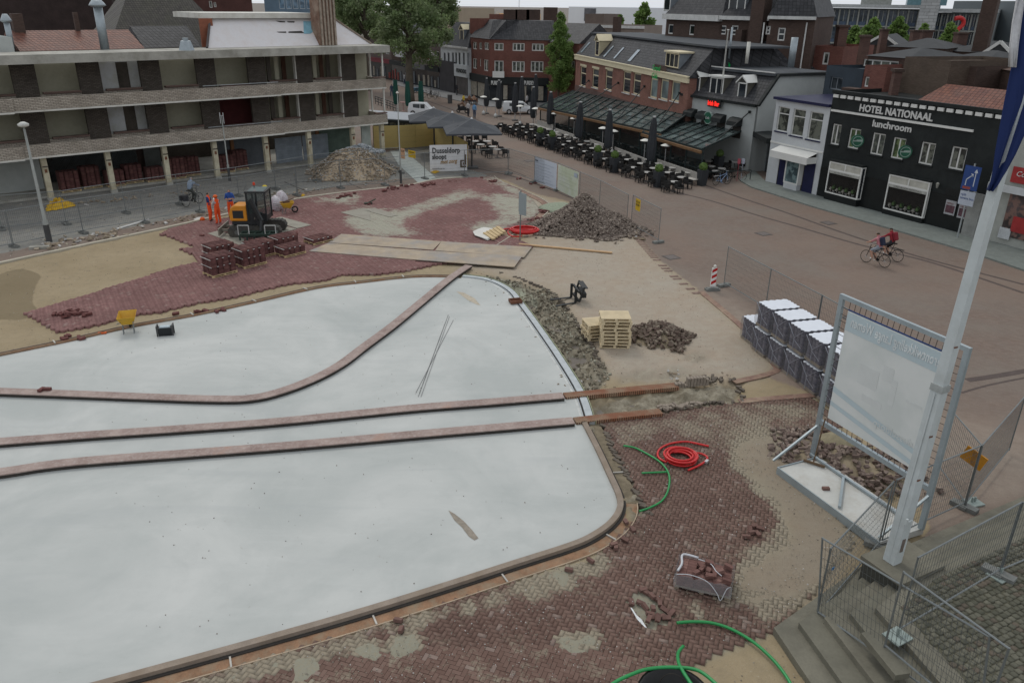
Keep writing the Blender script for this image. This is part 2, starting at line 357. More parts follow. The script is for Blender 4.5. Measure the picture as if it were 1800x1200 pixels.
def ground_mat():
    t=NT('ground_surface'); p=t.pos()
    A=lambda n:t.attr(n).outputs['Fac']
    nb=t.noise(p,.35,6,.6); nm=t.noise(p,2.2,6,.65); nf=t.noise(p,14,5,.7)
    # street bricks
    mp=t.new('ShaderNodeMapping'); mp.inputs['Rotation'].default_value=(0,0,.45); t.l(p,mp.inputs[0])
    b=t.new('ShaderNodeTexBrick'); t.l(mp.outputs[0],b.inputs['Vector']); b.inputs['Scale'].default_value=1; b.inputs['Brick Width'].default_value=.21; b.inputs['Row Height'].default_value=.105; b.inputs['Mortar Size'].default_value=.006; b.inputs['Mortar Smooth'].default_value=.6
    b.inputs['Color1'].default_value=(.152,.108,.084,1); b.inputs['Color2'].default_value=(.196,.147,.118,1); b.inputs['Mortar'].default_value=(.14,.115,.10,1)
    st=t.mix(t.rng(nb,.35,.65,0,.75),b.outputs['Color'],(.185,.158,.132)); st=t.mix(t.rng(nm,.4,.75,0,.45),st,(.15,.115,.10)); st=t.mix(t.math('MULTIPLY',t.rng(t.noise(p,.12,4,.6),.45,.62),.5),st,(.205,.145,.112))
    st=t.mix(t.math('MULTIPLY',A('dust'),t.rng(nm,.3,.7,.3,1)),st,(.33,.28,.225))
    sand=t.mix(t.rng(nb,.3,.7),(.25,.195,.115),(.325,.26,.165)); sand=t.mix(t.rng(nm,.5,.75,0,.5),sand,(.19,.155,.10)); sand=t.mix(t.rng(nf,.55,.75,0,.35),sand,(.36,.31,.23))
    east=t.mix(t.rng(nb,.3,.65),(.335,.295,.24),(.325,.26,.195)); east=t.mix(t.rng(nm,.42,.7,0,.45),east,(.40,.365,.295)); east=t.mix(t.rng(nf,.55,.72,0,.75),east,(.25,.21,.165))
    sand=t.mix(A('east'),sand,east)
    c=t.mix(t.rng(t.math('ADD',A('site'),t.math('MULTIPLY',t.math('SUBTRACT',nm,.5),.5)),.4,.6),st,sand)
    as_=t.mix(t.rng(nb,.35,.65),(.165,.165,.155),(.225,.22,.20)); as_=t.mix(t.rng(nm,.5,.72,0,.6),as_,(.30,.27,.21)); 
    c=t.mix(t.rng(t.math('ADD',A('asph'),t.math('MULTIPLY',t.math('SUBTRACT',nm,.5),.35)),.45,.55),c,as_)
    soil=t.mix(t.rng(nm,.35,.65),(.13,.11,.075),(.31,.28,.215)); soil=t.mix(t.rng(nf,.5,.7,0,.6),soil,(.11,.085,.055))
    c=t.mix(t.rng(t.math('ADD',A('soil'),t.math('MULTIPLY',t.math('SUBTRACT',nm,.5),.6)),.3,.7),c,soil)
    nh=t.noise(p,45,3,.7); c=t.mix(t.rng(nh,.58,.68,0,.6),c,(.13,.11,.085)); c=t.mix(t.rng(t.noise(p,28,2,.6),.68,.75,0,.6),c,(.42,.39,.33))
    c=t.mix(t.math('MULTIPLY',A('near'),t.rng(nf,.3,.6,.5,.95)),c,(.245,.24,.19))
    c=t.mix(t.rng(t.math('ADD',A('lime'),t.math('MULTIPLY',t.math('SUBTRACT',nm,.5),.9)),.4,.75,0,.75),c,(.34,.37,.28))
    c=t.mix(t.math('MULTIPLY',A('dsty'),.5),c,(.15,.12,.08))
    c=t.mix(t.rng(t.math('ADD',A('wet'),t.math('MULTIPLY',t.math('SUBTRACT',nm,.5),.25)),.42,.56,0,.6),c,(.13,.10,.055))
    t.set('Base Color',c); t.set('Roughness',.9)
    t.bump(t.math('ADD',nf,t.math('MULTIPLY',nm,1.5)),.5,.03); return t.m
GM=ground_mat()
g=link('ground',me,GM); g['kind']='structure'
# far ground sheet to the horizon, beneath
mb=MB(); mb.add([(-2500,-200,-.25),(2500,-200,-.25),(2500,2800,-.25),(-2500,2800,-.25)],[(0,1,2,3)])
mb.build('far_ground',mat('far_ground',(.17,.15,.13),.9))['kind']='structure'
# ---- path helpers ----
def resample(pts,step):
    P=[Vector(p) for p in pts]; out=[P[0]]; acc=0
    for a,b in zip(P,P[1:]):
        L=(b-a).length; n=max(1,int(round(L/step)))
        for i in range(1,n+1): out.append(a.lerp(b,i/n))
    return out
def catmull(pts,k=6):
    P=[Vector(p) for p in pts]; out=[]
    for i in range(len(P)-1):
        a=P[max(i-1,0)];b=P[i];c=P[i+1];d=P[min(i+2,len(P)-1)]
        for j in range(k):
            t=j/k; out.append(.5*((2*b)+(c-a)*t+(2*a-5*b+4*c-d)*t*t+(3*b-a-3*c+d)*t**3))
    out.append(P[-1]); return out
def strip(name,path,o0,o1,z0,z1,m,parent=None,zfun=None):
    """solid strip following path between lateral offsets o0,o1 (left positive)"""
    n=len(path); vs=[]; 
    for i,p in enumerate(path):
        d=(path[min(i+1,n-1)]-path[max(i-1,0)]); d.z=0; d.normalize(); l=Vector((-d.y,d.x,0))
        a=p+l*o0; b=p+l*o1
        vs+=[(a.x,a.y,z0),(b.x,b.y,z0),(b.x,b.y,z1),(a.x,a.y,z1)]
    fs=[(3,2,1,0)]+[(4*(n-1)+k) for k in ()]
    fs=[(0,1,2,3)]
    for i in range(n-1):
        q=4*i
        for k in range(4): fs.append((q+k,q+4+k,q+4+(k+1)%4,q+(k+1)%4))
    q=4*(n-1); fs.append((q+3,q+2,q+1,q))
    mb=MB(); mb.add(vs,fs); return mb.build(name,m,parent)
def gpath(l,k=5,z=0): return catmull([G(x,y,z) for x,y in l],k)
# ---- concrete slab ----
SL_TOP=[(-200,670),(0,627),(120,602),(230,577),(340,557),(450,533),(560,508),(640,498),(700,491),(745,488),(800,489),(850,495),(885,512),(905,537),(930,572),(970,632),(1005,692),(1022,745)]
SL_BOT=[(1022,745),(1045,790),(1068,840),(1082,872),(1084,895),(1070,918),(1040,940),(1000,958),(900,990),(760,1035),(620,1078),(440,1129),(250,1181),(100,1222),(-40,1262)]
top=gpath(SL_TOP); bot=gpath(SL_BOT)
t=NT('slab_concrete'); p=t.pos(); nb=t.noise(p,.22,6,.6,.6); nm=t.noise(p,1.3,6,.6,.3); nf=t.noise(p,9,4)
c=t.mix(t.rng(nb,.35,.68),(.375,.395,.38),(.49,.50,.48)); c=t.mix(t.rng(nm,.5,.78,0,.3),c,(.33,.35,.34)); c=t.mix(t.rng(nf,.62,.8,0,.12),c,(.3,.29,.26))
w=t.new('ShaderNodeMapping'); w.inputs['Scale'].default_value=(.35,1.6,1); w.inputs['Rotation'].default_value=(0,0,.3); t.l(p,w.inputs[0])
c=t.mix(t.rng(t.noise(w.outputs[0],.9,6,.65),.52,.75,0,.22),c,(.56,.57,.55)); c=t.mix(t.rng(t.noise(w.outputs[0],.5,3,.5,1.),.58,.7,0,.2),c,(.33,.35,.35))
c=t.mix(t.rng(t.noise(p,2.6,7,.75),.665,.72,0,.6),c,(.27,.23,.18))
c=t.mix(t.attr('edge').outputs['Fac'],c,t.mix(t.rng(nf,.4,.7),(.56,.53,.46),(.66,.65,.60)))
t.set('Base Color',c); t.set('Roughness',.75); t.set('Specular IOR Level',.35); t.bump(t.noise(p,30,4),.08,.02); SLABM=t.m
poly=[(q.x,q.y) for q in top[:-1]]+[(q.x,q.y) for q in bot]+[(-30,9),(-30,20)]
import mathutils.geometry as mg
def gridpoly(name,poly,z,m,kind='structure',thick=0):
    P=[Vector((a,b,0)) for a,b in poly]; tr=mg.tessellate_polygon([P])
    mb=MB(); n=len(P); vs=[(q.x,q.y,z) for q in P]; fs=[tuple(f) for f in tr]
    # orient up
    ff=[]
    for f in fs:
        a,b,c=[Vector(vs[i]) for i in f]
        ff.append(f if (b-a).cross(c-a).z>0 else (f[0],f[2],f[1]))
    mb.add(vs,ff)
    if thick:
        mb.add([(q.x,q.y,z) for q in P]+[(q.x,q.y,z-thick) for q in P],[(i,(i+1)%n,n+(i+1)%n,n+i) for i in range(n)])
    o=mb.build(name,m); 
    if kind: o['kind']=kind
    return o
gridpoly('concrete_slab',poly,.02,SLABM,thick=.2)
CURBM=mat('kerb_concrete',(.25,.205,.165),.85,.22,3,dirt=(.20,.15,.10),damt=.5,bump=.2)
RUSTM=mat('rusty_formwork',(.25,.145,.085),.85,.4,3,dirt=(.24,.20,.14),damt=.8,dsc=2.5)
DARKM=mat('gap_and_shade',(.045,.04,.035),.9)  # near-black for joints and gaps, and for shade painted in as colour
STEELM=mat('galvanised_channel',(.40,.43,.44),.45,.2,4,metal=.5)
WHITEM=mat('white_paint',(.72,.72,.70),.6,.08)
ek=empty('edge_kerb',(0,0,0),0,'beige concrete kerb with orange-brown trench round the lower right edge of the white slab','kerb')
strip('kerb_stone',bot,0,.17,-.1,.10,CURBM,ek)   # left of direction is inside; right is outside
strip('dark_joint',bot,.17,.25,-.1,.0,DARKM,ek)
kc=[i for i,q in enumerate(bot) if q.y<G(1088,880).y][0]
strip('trench_floor',bot[kc:],.25,.55,-.1,-.03,RUSTM,ek); strip('trench_soil',bot[:kc+1],.25,.62,-.1,-.035,mat('trench_soil',(.17,.14,.095),.95,.4,4,bump=.6,bs=12),ek)
strip('trench_lip',bot[kc:],.55,.58,-.1,.0,mat('lip_board',(.36,.28,.2),.8),ek)
P=resample(bot,2.0); 
bl=0
acc=0; prev=bot[0]; k=0
for i in range(1,len(bot)-1):
    acc+=(bot[i]-bot[i-1]).length
    if acc>2.9:
        acc=0; d=(bot[i+1]-bot[i-1]).normalized(); l=Vector((-d.y,d.x,0)); a=bot[i]+l*.24; b=bot[i]+l*.55
        MB().bar((a.x,a.y,-.005),(b.x,b.y,-.005),.04,.03).build('cross_tie',mat('tie_pale',(.42,.40,.36),.8),ek)
tk=empty('edge_formwork',(0,0,0),0,'rusty brown edging with pale stakes along the far left edge of the white slab','formwork')
n0=len(top)
cut=[i for i,q in enumerate(top) if q.x<G(790,489).x][-1]
tl=top[:cut+1]
strip('board',tl,.0,.06,-.1,.10,RUSTM,tk); strip('trench_floor',tl,.06,.42,-.1,-.02,mat('trench_brown',(.24,.16,.10),.9,.3),tk); strip('lip',tl,.42,.46,-.1,.02,CURBM,tk)
acc=0
for i in range(1,len(tl)-1):
    acc+=(tl[i]-tl[i-1]).length
    if acc>2.4:
        acc=0; d=(tl[i+1]-tl[i-1]).normalized(); l=Vector((-d.y,d.x,0)); a=tl[i]-l*.02; b=tl[i]+l*.44
        MB().bar((a.x,a.y,.11),(b.x,b.y,.06),.05,.04).build('stake',mat('tie_pale',(.42,.40,.36),.8),tk)
tr_=top[cut+2:]
ck=empty('drain_channel',(0,0,0),0,'grey metal drainage channel curving along the upper right edge of the white slab','drain')
strip('inner_rim',tr_,.10,.13,-.1,.05,STEELM,ck); strip('slot',tr_,.13,.20,-.1,-.02,DARKM,ck); strip('outer_flange',tr_,.20,.45,-.1,.06,STEELM,ck); strip('edge_wire',tr_,.47,.49,-.1,.09,mat('green_rim',(.30,.32,.2),.7),ck)
strip('apron',tr_,.0,.10,-.1,.024,mat('apron_concrete',(.48,.49,.47),.8),ck)
q=G(906,533); b=MB(); b.box(-.28,-.22,0,.28,-.19,.13); b.box(-.28,.19,0,.28,.22,.13); b.box(-.28,-.19,0,-.25,.19,.13); b.box(.25,-.19,0,.28,.19,.13); b.box(-.25,-.19,0,.25,.19,.03)
tag(b.build('rusty_box',mat('rust_dark',(.16,.07,.04),.8,.4),loc=(q.x,q.y,.06),rot=(0,0,.3)),'small open rusty steel box on the curved drain channel','box')
# ---- raised bands ----
t=NT('band_top'); p=t.pos(); nm=t.noise(p,1.8,6,.65); nf=t.noise(p,11,4,.6)
c=t.mix(t.rng(nm,.35,.65),(.23,.165,.145),(.35,.275,.245)); c=t.mix(t.rng(nf,.5,.75,0,.6),c,(.45,.40,.37)); c=t.mix(t.rng(t.noise(p,.9,4),.62,.74,0,.45),c,(.30,.14,.08))
t.set('Base Color',c); t.set('Roughness',.8); t.bump(nf,.3,.02); BANDM=t.m
t=NT('rust_rib'); p=t.pos(); mp=t.new('ShaderNodeMapping'); mp.inputs['Rotation'].default_value=(0,0,-.9); t.l(p,mp.inputs[0])
wv=t.new('ShaderNodeTexWave'); wv.inputs['Scale'].default_value=5.0; wv.inputs['Distortion'].default_value=.3; t.l(mp.outputs[0],wv.inputs['Vector'])
nm=t.noise(p,1.6,5); c=t.mix(wv.outputs['Fac'],(.09,.04,.025),t.mix(t.rng(nm,.4,.6),(.30,.12,.06),(.36,.26,.17))); t.set('Base Color',c); t.set('Roughness',.8); t.bump(wv.outputs['Fac'],.6,.02); RIBM=t.m
def band(label,pts,w=.42,h=.17,rib=None):
    e=empty('raised_band',(0,0,0),0,label,'kerb band'); pa=gpath(pts,6,h)
    strip('band_top',pa,w/2,-w/2,h-.035,h,BANDM,e); strip('band_core',pa,w/2-.03,-w/2+.03,.021,h-.035,DARKM,e)  # near-black core puts the shade on the bands' sides into their colour
    if rib:
        pr=gpath(rib,5,.1); strip('ribbed_rust_form',pr,w/2-.02,-w/2+.02,-.05,.10,RIBM,e)
    return e
BA=[(-150,680),(0,686),(111,690),(250,695.5),(375,699.5),(444,697.5),(500,684),(556,662),(600,638),(640,608),(690,571),(740,530),(790,489),(824,466)]
BB=[(-150,786),(0,774.5),(167,762),(330,751),(500,738),(720,716),(860,705),(990,694)]
BC=[(-150,845),(0,828),(80,816),(167,807),(330,795),(500,782),(750,760),(880,749),(1008,738)]
band('curving raised pinkish band sweeping across the slab towards the steel plates',BA)
band('upper of the two straight pinkish bands running side by side across the slab',BB,rib=[(992,694),(1090,685),(1190,676)])
band('lower of the two straight pinkish bands running side by side across the slab',BC,rib=[(1010,738),(1090,729),(1162,722)])
# gutter tail lines beyond the bands
GUTM=mat('gutter_brick',(.21,.13,.10),.85,.3,5,dirt=(.38,.30,.21),damt=.6)
for l,w in (([(1290,671),(1340,660),(1366,650),(1362,640),(1330,600),(1300,570),(1232,512)],.3),([(1300,705),(1365,699),(1430,694)],.3)):
    strip('gutter',gpath(l,5),w/2,-w/2,-.02,.012,GUTM)['kind']='structure'
# curb along the asphalt, far ring track
KERB2=mat('old_kerb',(.40,.37,.30),.85,.15,2)
kk=empty('road_kerb',(0,0,0),0,'long pale kerb between the sand bed and the grey road at left','kerb')
cp=gpath(CURB[:-1]+[(812,312)],5); strip('kerb_stones',cp,.0,-.22,-.1,.075,KERB2,kk)
RING=[(865,311),(880,322),(905,331),(930,342),(950,352),(962,362),(958,374),(940,388),(915,402),(890,418),(868,432)]
rp=gpath(RING,5); strip('ring_gutter',rp,.14,-.30,-.05,.035,GUTM)['kind']='structure'; strip('ring_gutter_lip',rp,.14,.20,-.05,.075,KERB2)['kind']='structure'
# dark gutter lines in the shopping street
SG=mat('street_gutter',(.085,.065,.058),.85,.25,3)
for l,w in (([(735,172),(800,195),(880,228),(940,252),(1050,293),(1156,329),(1250,353),(1330,378),(1411,401),(1511,430),(1640,462),(1800,515)],.22),([(1233,323),(1300,347),(1383,374),(1467,404),(1536,427),(1633,456),(1800,500)],.22),([(820,292),(905,311),(960,330),(1010,350)],.18),([(890,296),(925,310)],.12),([(1700,668),(1760,659),(1810,650)],.3),([(1690,690),(1740,676),(1810,662)],.1)):
    strip('street_gutter',gpath(l,5),w/2,-w/2,-.03,.002,SG)['kind']='structure'
# tread-like lines of half-buried bricks in dusty street edge
SIDE=mat('sidewalk',(.175,.195,.18),.8,.18,3,dirt=(.12,.13,.12),damt=.4)
sw=gp([(1325,300),(1345,320),(1435,345),(1700,415),(1830,449),(1830,487),(1700,443),(1560,402),(1430,365),(1320,330),(1300,318)])
gridpoly('sidewalk',sw,.09,SIDE,thick=.12)
sw2=gp([(690,135),(776,159),(823,170),(861,178),(965,182),(965,190),(855,188),(820,181),(770,170),(690,148)])
gridpoly('far_sidewalk',sw2,.08,mat('far_walk',(.20,.20,.2),.85),thick=.1)
lp=gp([(686,266),(712,266),(766,313),(735,322),(700,290)])
gridpoly('concrete_path',lp,.03,mat('path_concrete',(.33,.36,.34),.85,.15),thick=.05)
# joints of concrete road slabs left
for a,b in (((560,345),(500,320)),((640,334),(565,300)),((520,320),(620,318)),((610,305),(690,330))):
    A_,B_=G(*a),G(*b); MB().bar((A_.x,A_.y,.004),(B_.x,B_.y,.004),.05,.012).build('road_joint',DARKM)['kind']='structure'
def sample(a,X,Y):
    j=np.log(Y/8.0)/math.log(150/8.0)*(ny-1); i=(X/Y+.95)/1.9*(nx-1)
    return a[np.clip(np.round(j).astype(int),0,ny-1),np.clip(np.round(i).astype(int),0,nx-1)]
# ================= LAID BRICKS =================
def brick_surface(name,c1,c2,dust,random_attr,dustthr=(.5,.68),dmask=None):
    t=NT(name); p=t.pos()
    if random_attr: tone=t.new('ShaderNodeObjectInfo').outputs['Random']
    else: tone=t.attr('tone').outputs['Fac']
    c=t.mix(tone,c1,c2); c=t.mix(t.rng(t.noise(p,.5,4),.35,.65,0,.5),c,tuple(q*.72 for q in c1))
    odd=t.math('GREATER_THAN',t.math('FRACT',t.math('MULTIPLY',tone,37.7)),.965)
    c=t.mix(t.math('MULTIPLY',odd,.3),c,(.38,.32,.28))
    nm=t.noise(p,1.3,6,.65); nf=t.noise(p,8,5,.7)
    d=t.rng(t.math('ADD',t.math('MULTIPLY',nm,.65),t.math('MULTIPLY',nf,.35)),*dustthr)
    if dmask:
        d=t.math('MAXIMUM',t.math('MULTIPLY',d,.55),t.rng(t.math('ADD',t.attr(dmask).outputs['Fac'],t.math('MULTIPLY',t.math('SUBTRACT',t.math('ADD',t.math('MULTIPLY',nm,.6),t.math('MULTIPLY',nf,.4)),.5),2.2)),.35,.75,0,.85))
    c=t.mix(d,c,dust); t.set('Base Color',c); t.set('Roughness',.85); t.bump(t.noise(p,60,3),.2,.01); return t.m
ea=(G(900,990)-G(250,1181)); ANG=math.atan2(ea.y,ea.x)+math.pi/4
XY,A=herring(P_near,ANG,.21)
hole=P_hole; k=~inpoly(XY[:,0],XY[:,1],hole)
XY=XY[k]; A=A[k]
# paving restored in clean dark red where swept; grey brown elsewhere
clean=inpoly(XY[:,0],XY[:,1],P_clean)
# frame test and size order
def proj(X,Y,Z=0):
    dx,dy,dz=X,Y,Z-CH
    c=dx*FW.x+dy*FW.y+dz*FW.z; return 900+FPX*(dx*RT.x+dy*RT.y+dz*RT.z)/c,600-FPX*(dx*UP.x+dy*UP.y+dz*UP.z)/c
px,py=proj(XY[:,0],XY[:,1]); inf=(px>5)&(px<1795)&(py>0)&(py<1195)
order=np.argsort(np.where(inf,np.hypot(XY[:,0],XY[:,1]),1e9))[:300]
ind=np.zeros(len(XY),bool); ind[order]=True
hz=.035; L2=.21/2-.004; W2=.105/2-.004
zt=(RNG.random(len(XY))-.5)*.008-.004
zt[~clean]-=.004
BR1=(.135,.08,.062); BR2=(.185,.118,.094); DU=(.27,.245,.18)
MNEAR=brick_surface('brick_red_brown',BR1,BR2,DU,False,(.52,.66)); MNI=brick_surface('brick_red_brown_single',BR1,BR2,DU,True,(.52,.66))
MGREY=brick_surface('brick_dusty',(.20,.155,.135),(.31,.26,.235),(.40,.365,.30),False,(.47,.62))
pv=bpy.data.objects.new('brick_paving',None); COL.objects.link(pv); pv['kind']='structure'
N=len(XY); C=np.c_[XY,zt-hz]; H=np.tile([L2,W2,hz],(N,1)); R=rotz(A)
tl_=RNG.normal(0,.012,(N,2))
R[:,2,0]=tl_[:,0]; R[:,2,1]=tl_[:,1]
dfield=np.clip(blur(np.maximum(mask(gp([(1058,742),(1300,706),(1425,696),(1480,740),(1380,760),(1290,800),(1230,790),(1180,760),(1090,790)]),6)*.75,np.maximum(mask(gp([(1240,780),(1300,770),(1360,860),(1420,960),(1330,1000),(1290,1060),(1340,1110),(1420,1060),(1520,960),(1440,800),(1330,740)]),12)*.95,np.maximum(edgeband*.45,sum(mask(b_,9) for b_ in P_blob)*.9))),2),0,1)
dfield=np.maximum(dfield*.9,np.clip((blur(cover,1)-.13)/.36,0,1)*1.1)
MGREY=brick_surface('brick_dusted',BR1,BR2,(.285,.25,.185),False,(.54,.68),'dusty')
o=cuboids('brick_field',C[~ind],H[~ind],R[~ind],MGREY,pv); o['kind']='stuff'
q=o.data.attributes.new('dusty','FLOAT','POINT'); q.data.foreach_set('value',np.repeat(sample(dfield,C[~ind][:,0],C[~ind][:,1])*.85,8).astype(np.float32))
bm=MB().box(-L2,-W2,-hz,L2,W2,hz).mesh('brick')
for i in order:
    o=link('brick',bm,MNI,pv,C[i],(float(tl_[i,1]),-float(tl_[i,0]),A[i]))
# loose / tilted bricks along the sawtooth border and in the hole
LOOSE=mat('loose_brick',(.15,.085,.07),.85,.3,6)
def lbrick(x,y,z,rz,tx=0,ty=0,l=(.2,.1,.08)):
    return Matrix.Translation((x,y,z))@Matrix.Rotation(rz,4,'Z')@Matrix.Rotation(tx,4,'X')@Matrix.Rotation(ty,4,'Y')
BLM=MB().box(-.1,-.05,-.04,.1,.05,.04).mesh('paving_brick'); BLM.materials.append(LOOSE)
def loose(pxs,label,group,name='paving_brick',z=.04,seed=1,par=None,m=None):
    r=random.Random(seed)
    for (x,y) in pxs:
        q=G(x,y,z); o=bpy.data.objects.new(name,BLM); COL.objects.link(o); o.location=(q.x,q.y,z+r.uniform(0,.02)); o.rotation_euler=(r.uniform(-.3,.3),r.uniform(-.2,.2),r.uniform(0,3.1))
        tag(o,label,'brick',group)
loose([(1112,930),(1098,948),(1083,962),(1079,957),(1038,985),(1100,917),(705,1106),(700,1090),(1000,1001)],'loose red-brown brick lying on the sawtooth edge of the near paving','loose bricks along the near kerb',seed=3)
loose([(1312,943),(1318,930),(1326,925),(1332,938),(1336,928),(1322,936)],'brick in the small loose cluster lying on the herringbone paving beside the concrete base','small brick cluster on the paving',seed=5)
# red field
eb=(G(690,488)-G(110,583)); ANG2=math.atan2(eb.y,eb.x)+math.pi/4
XY2,A2=herring(P_red,ANG2,.22)
N=len(XY2); m_g=None
gre=np.maximum.reduce([mask(p,8) for p in P_greens])
m_sand=np.maximum.reduce([mask(p,4) for p in [gp([(820,300),(870,312),(905,330),(950,350),(955,372),(900,398),(860,412),(845,408),(890,390),(930,370),(925,355),(880,330)])]])
zt2=ZF+(RNG.random(N)-.5)*.01; C2=np.c_[XY2,zt2-.055]; H2=np.tile([.107,.052,.055],(N,1))
MRED=brick_surface('brick_fresh_red',(.195,.098,.09),(.265,.142,.13),(.40,.40,.32),False,(.58,.8),'lime')
rp_=bpy.data.objects.new('red_paving',None); COL.objects.link(rp_); rp_['kind']='structure'
o=cuboids('brick_field',C2,H2,rotz(A2),MRED,rp_); o['kind']='stuff'
lv=np.repeat(sample(np.maximum(gre*.82,m_sand*.95),XY2[:,0],XY2[:,1]),8)
q=o.data.attributes.new('lime','FLOAT','POINT'); q.data.foreach_set('value',lv.astype(np.float32))
# row of half-buried bricks (sawtooth rim) beside the churned soil
SM=mat('rim_brick',(.12,.10,.08),.9,.3,4)
RIMB=MB().box(-.1,-.05,-.04,.1,.05,.04).mesh('brick'); RIMB.materials.append(SM)
def sawrim(name,pts,step,label,m=SM,size=(.2,.1,.08),z=-.02,seed=1,off=0):
    r=random.Random(seed); pa=resample(gpath(pts,4),step); e=empty('cut_paving_edge',(0,0,0),0,label,'brick edge')
    for i,p in enumerate(pa[:-1]):
        if r.random()<.16: continue
        d=pa[i+1]-p; a=math.atan2(d.y,d.x)+math.pi/4+r.uniform(-.3,.3)
        link('brick',RIMB,None,e,(p.x+r.gauss(0,.04),p.y+r.gauss(0,.04),z+r.uniform(-.015,.015)),(r.uniform(-.2,.2),r.uniform(-.25,.25),a))
    return e
sawrim('brick_rim',[(876,478),(905,486),(930,495),(952,503),(972,515),(985,528),(1000,545),(1010,560),(1025,585),(1042,610),(1052,635),(1060,648)],.24,'ragged dark rim of cut bricks between the churned soil and the dusty open ground')
sawrim('brick_rim',[(1058,744),(1080,790),(1105,840),(1135,895),(1140,900)],.16,'dark sawtooth brick edge between kerb trench and near herringbone paving',z=-.03,size=(.2,.1,.07))
sawrim('brick_rim',[(1165,718),(1200,714),(1240,708),(1300,704),(1303,690),(1298,680)],.2,'broken row of grey bricks along the lower trench line near the wrapped pallets',z=.01,seed=4)
sawrim('brick_rim',[(1190,676),(1230,672),(1290,668),(1230,665),(1260,661)],.2,'broken row of grey bricks along the upper trench line near the wrapped pallets',z=.01,seed=6)
# long dashed rows in the dusty street edge
for i,l in enumerate(([(1118,415),(1150,452),(1190,490),(1232,520)],)):
    pa=resample(gpath(l,4),.42); C=[];R=[]
    for j,p in enumerate(pa[:-1]):
        d=pa[j+1]-p; a=math.atan2(d.y,d.x)+math.pi/2
        if random.random()<.8: C.append((p.x,p.y,-.03)); R.append(a)
    tag(cuboids('brick_row',np.array(C),np.tile([.22,.1,.045],(len(C),1)),rotz(R),mat('flat_row',(.23,.16,.13),.9,.3,5)),'line of flat cross-laid bricks along the dusty edge of the street','brick edge')
# hole with white fabric and tumbled bricks
tag(MB().add([tuple(G(*q,.006)) for q in ((1108,1067),(1111,1068),(1119,1080),(1128,1088),(1137,1103),(1134,1102),(1120,1088))],[(0,1,2,3,4,5,6)]).build('fabric_strip',mat('white_fabric',(.62,.64,.64),.8)),'torn white fabric strip at the edge of the hole in the near paving','fabric')
r=random.Random(12)
for i,(x,y) in enumerate([(1130,1036),(1138,1040),(1146,1048),(1126,1058),(1134,1064),(1143,1078),(1150,1082),(1156,1088),(1163,1082),(1168,1072),(1160,1060),(1172,1085),(1140,1090),(1180,1078),(1148,1068),(1110,1056),(1152,1050)]):
    q=G(x,y,.02); o=bpy.data.objects.new('paving_brick',BLM); COL.objects.link(o); o.location=(q.x,q.y,r.uniform(-.01,.07)); o.rotation_euler=(r.uniform(-.5,.5),r.uniform(-.4,.4),r.uniform(0,3.1)); tag(o,'tumbled brick in the open hole in the herringbone paving','brick','bricks tumbled in the paving hole')
# small groups of loose red pavers on the far paving
BLR=MB().box(-.13,-.065,-.05,.13,.065,.05).mesh('red_paver'); BLR.materials.append(mat('loose_red_paver',(.13,.05,.045),.85,.3,6))
def loosered(spots,n,sx,label,group,seed=0,z0=None):
    r=random.Random(seed)
    for (x,y) in spots:
        for k in range(n):
            xx=x+r.gauss(0,sx); yy=y+r.gauss(0,sx*.28); q=G(xx,yy,.1); o=bpy.data.objects.new('red_paver',BLR); COL.objects.link(o); zz=(z0 if z0 is not None else .09)+r.uniform(0,.06)
            o.location=(q.x,q.y,zz); o.rotation_euler=(r.uniform(-.4,.4),r.uniform(-.3,.3),r.uniform(0,3.1)); tag(o,label,'paver',group)
loosered([(130,548),(145,552),(115,553)],7,8,'loose red paver in the pile near the left tip of the red paving','pavers piled on the left red tip',1)
loosered([(603,346),(615,342)],5,6,'loose dark red paver in the small group by the road kerb above the dusty patch','pavers by the kerb, left group',2)
loosered([(690,331),(715,328),(748,326),(762,323),(675,335)],6,5,'loose dark red paver in the long scatter by the road kerb','pavers by the kerb, middle scatter',3)
loosered([(865,319)],9,4,'loose dark red paver in the small pile at the far end of the red paving','pavers at the far end',4)
loosered([(955,370),(945,383),(938,389)],7,4,'dark red paver tipped beside the curved gutter near the brick heap','pavers beside the curved gutter',5,.04)
loosered([(115,593),(118,590),(140,593),(385,545),(393,543),(362,545),(343,546),(308,550)],2,3,'single paver dropped on the sand strip between red paving and slab','pavers on the sand strip',6,.03)
loosered([(650,358),(380,398),(365,412),(506,423),(520,409),(440,437),(480,372)],1,6,'single loose paver on the red paving around the excavator','stray pavers near the excavator',7)
for (x,y,a) in ((73,685,1.4),(83,684,0)):
    q=G(x,y,.2); o=bpy.data.objects.new('red_paver',BLR); COL.objects.link(o); o.location=(q.x,q.y,.21); o.rotation_euler=(0,0,a); tag(o,'one of two pavers left on top of the curving raised band','paver','two pavers on the raised band')
loosered([(913,313),(942,322),(952,328),(845,312),(800,318)],2,4,'stray paver on the bare strip by the mesh fence at the far end','stray pavers by the far fence',9,.03)
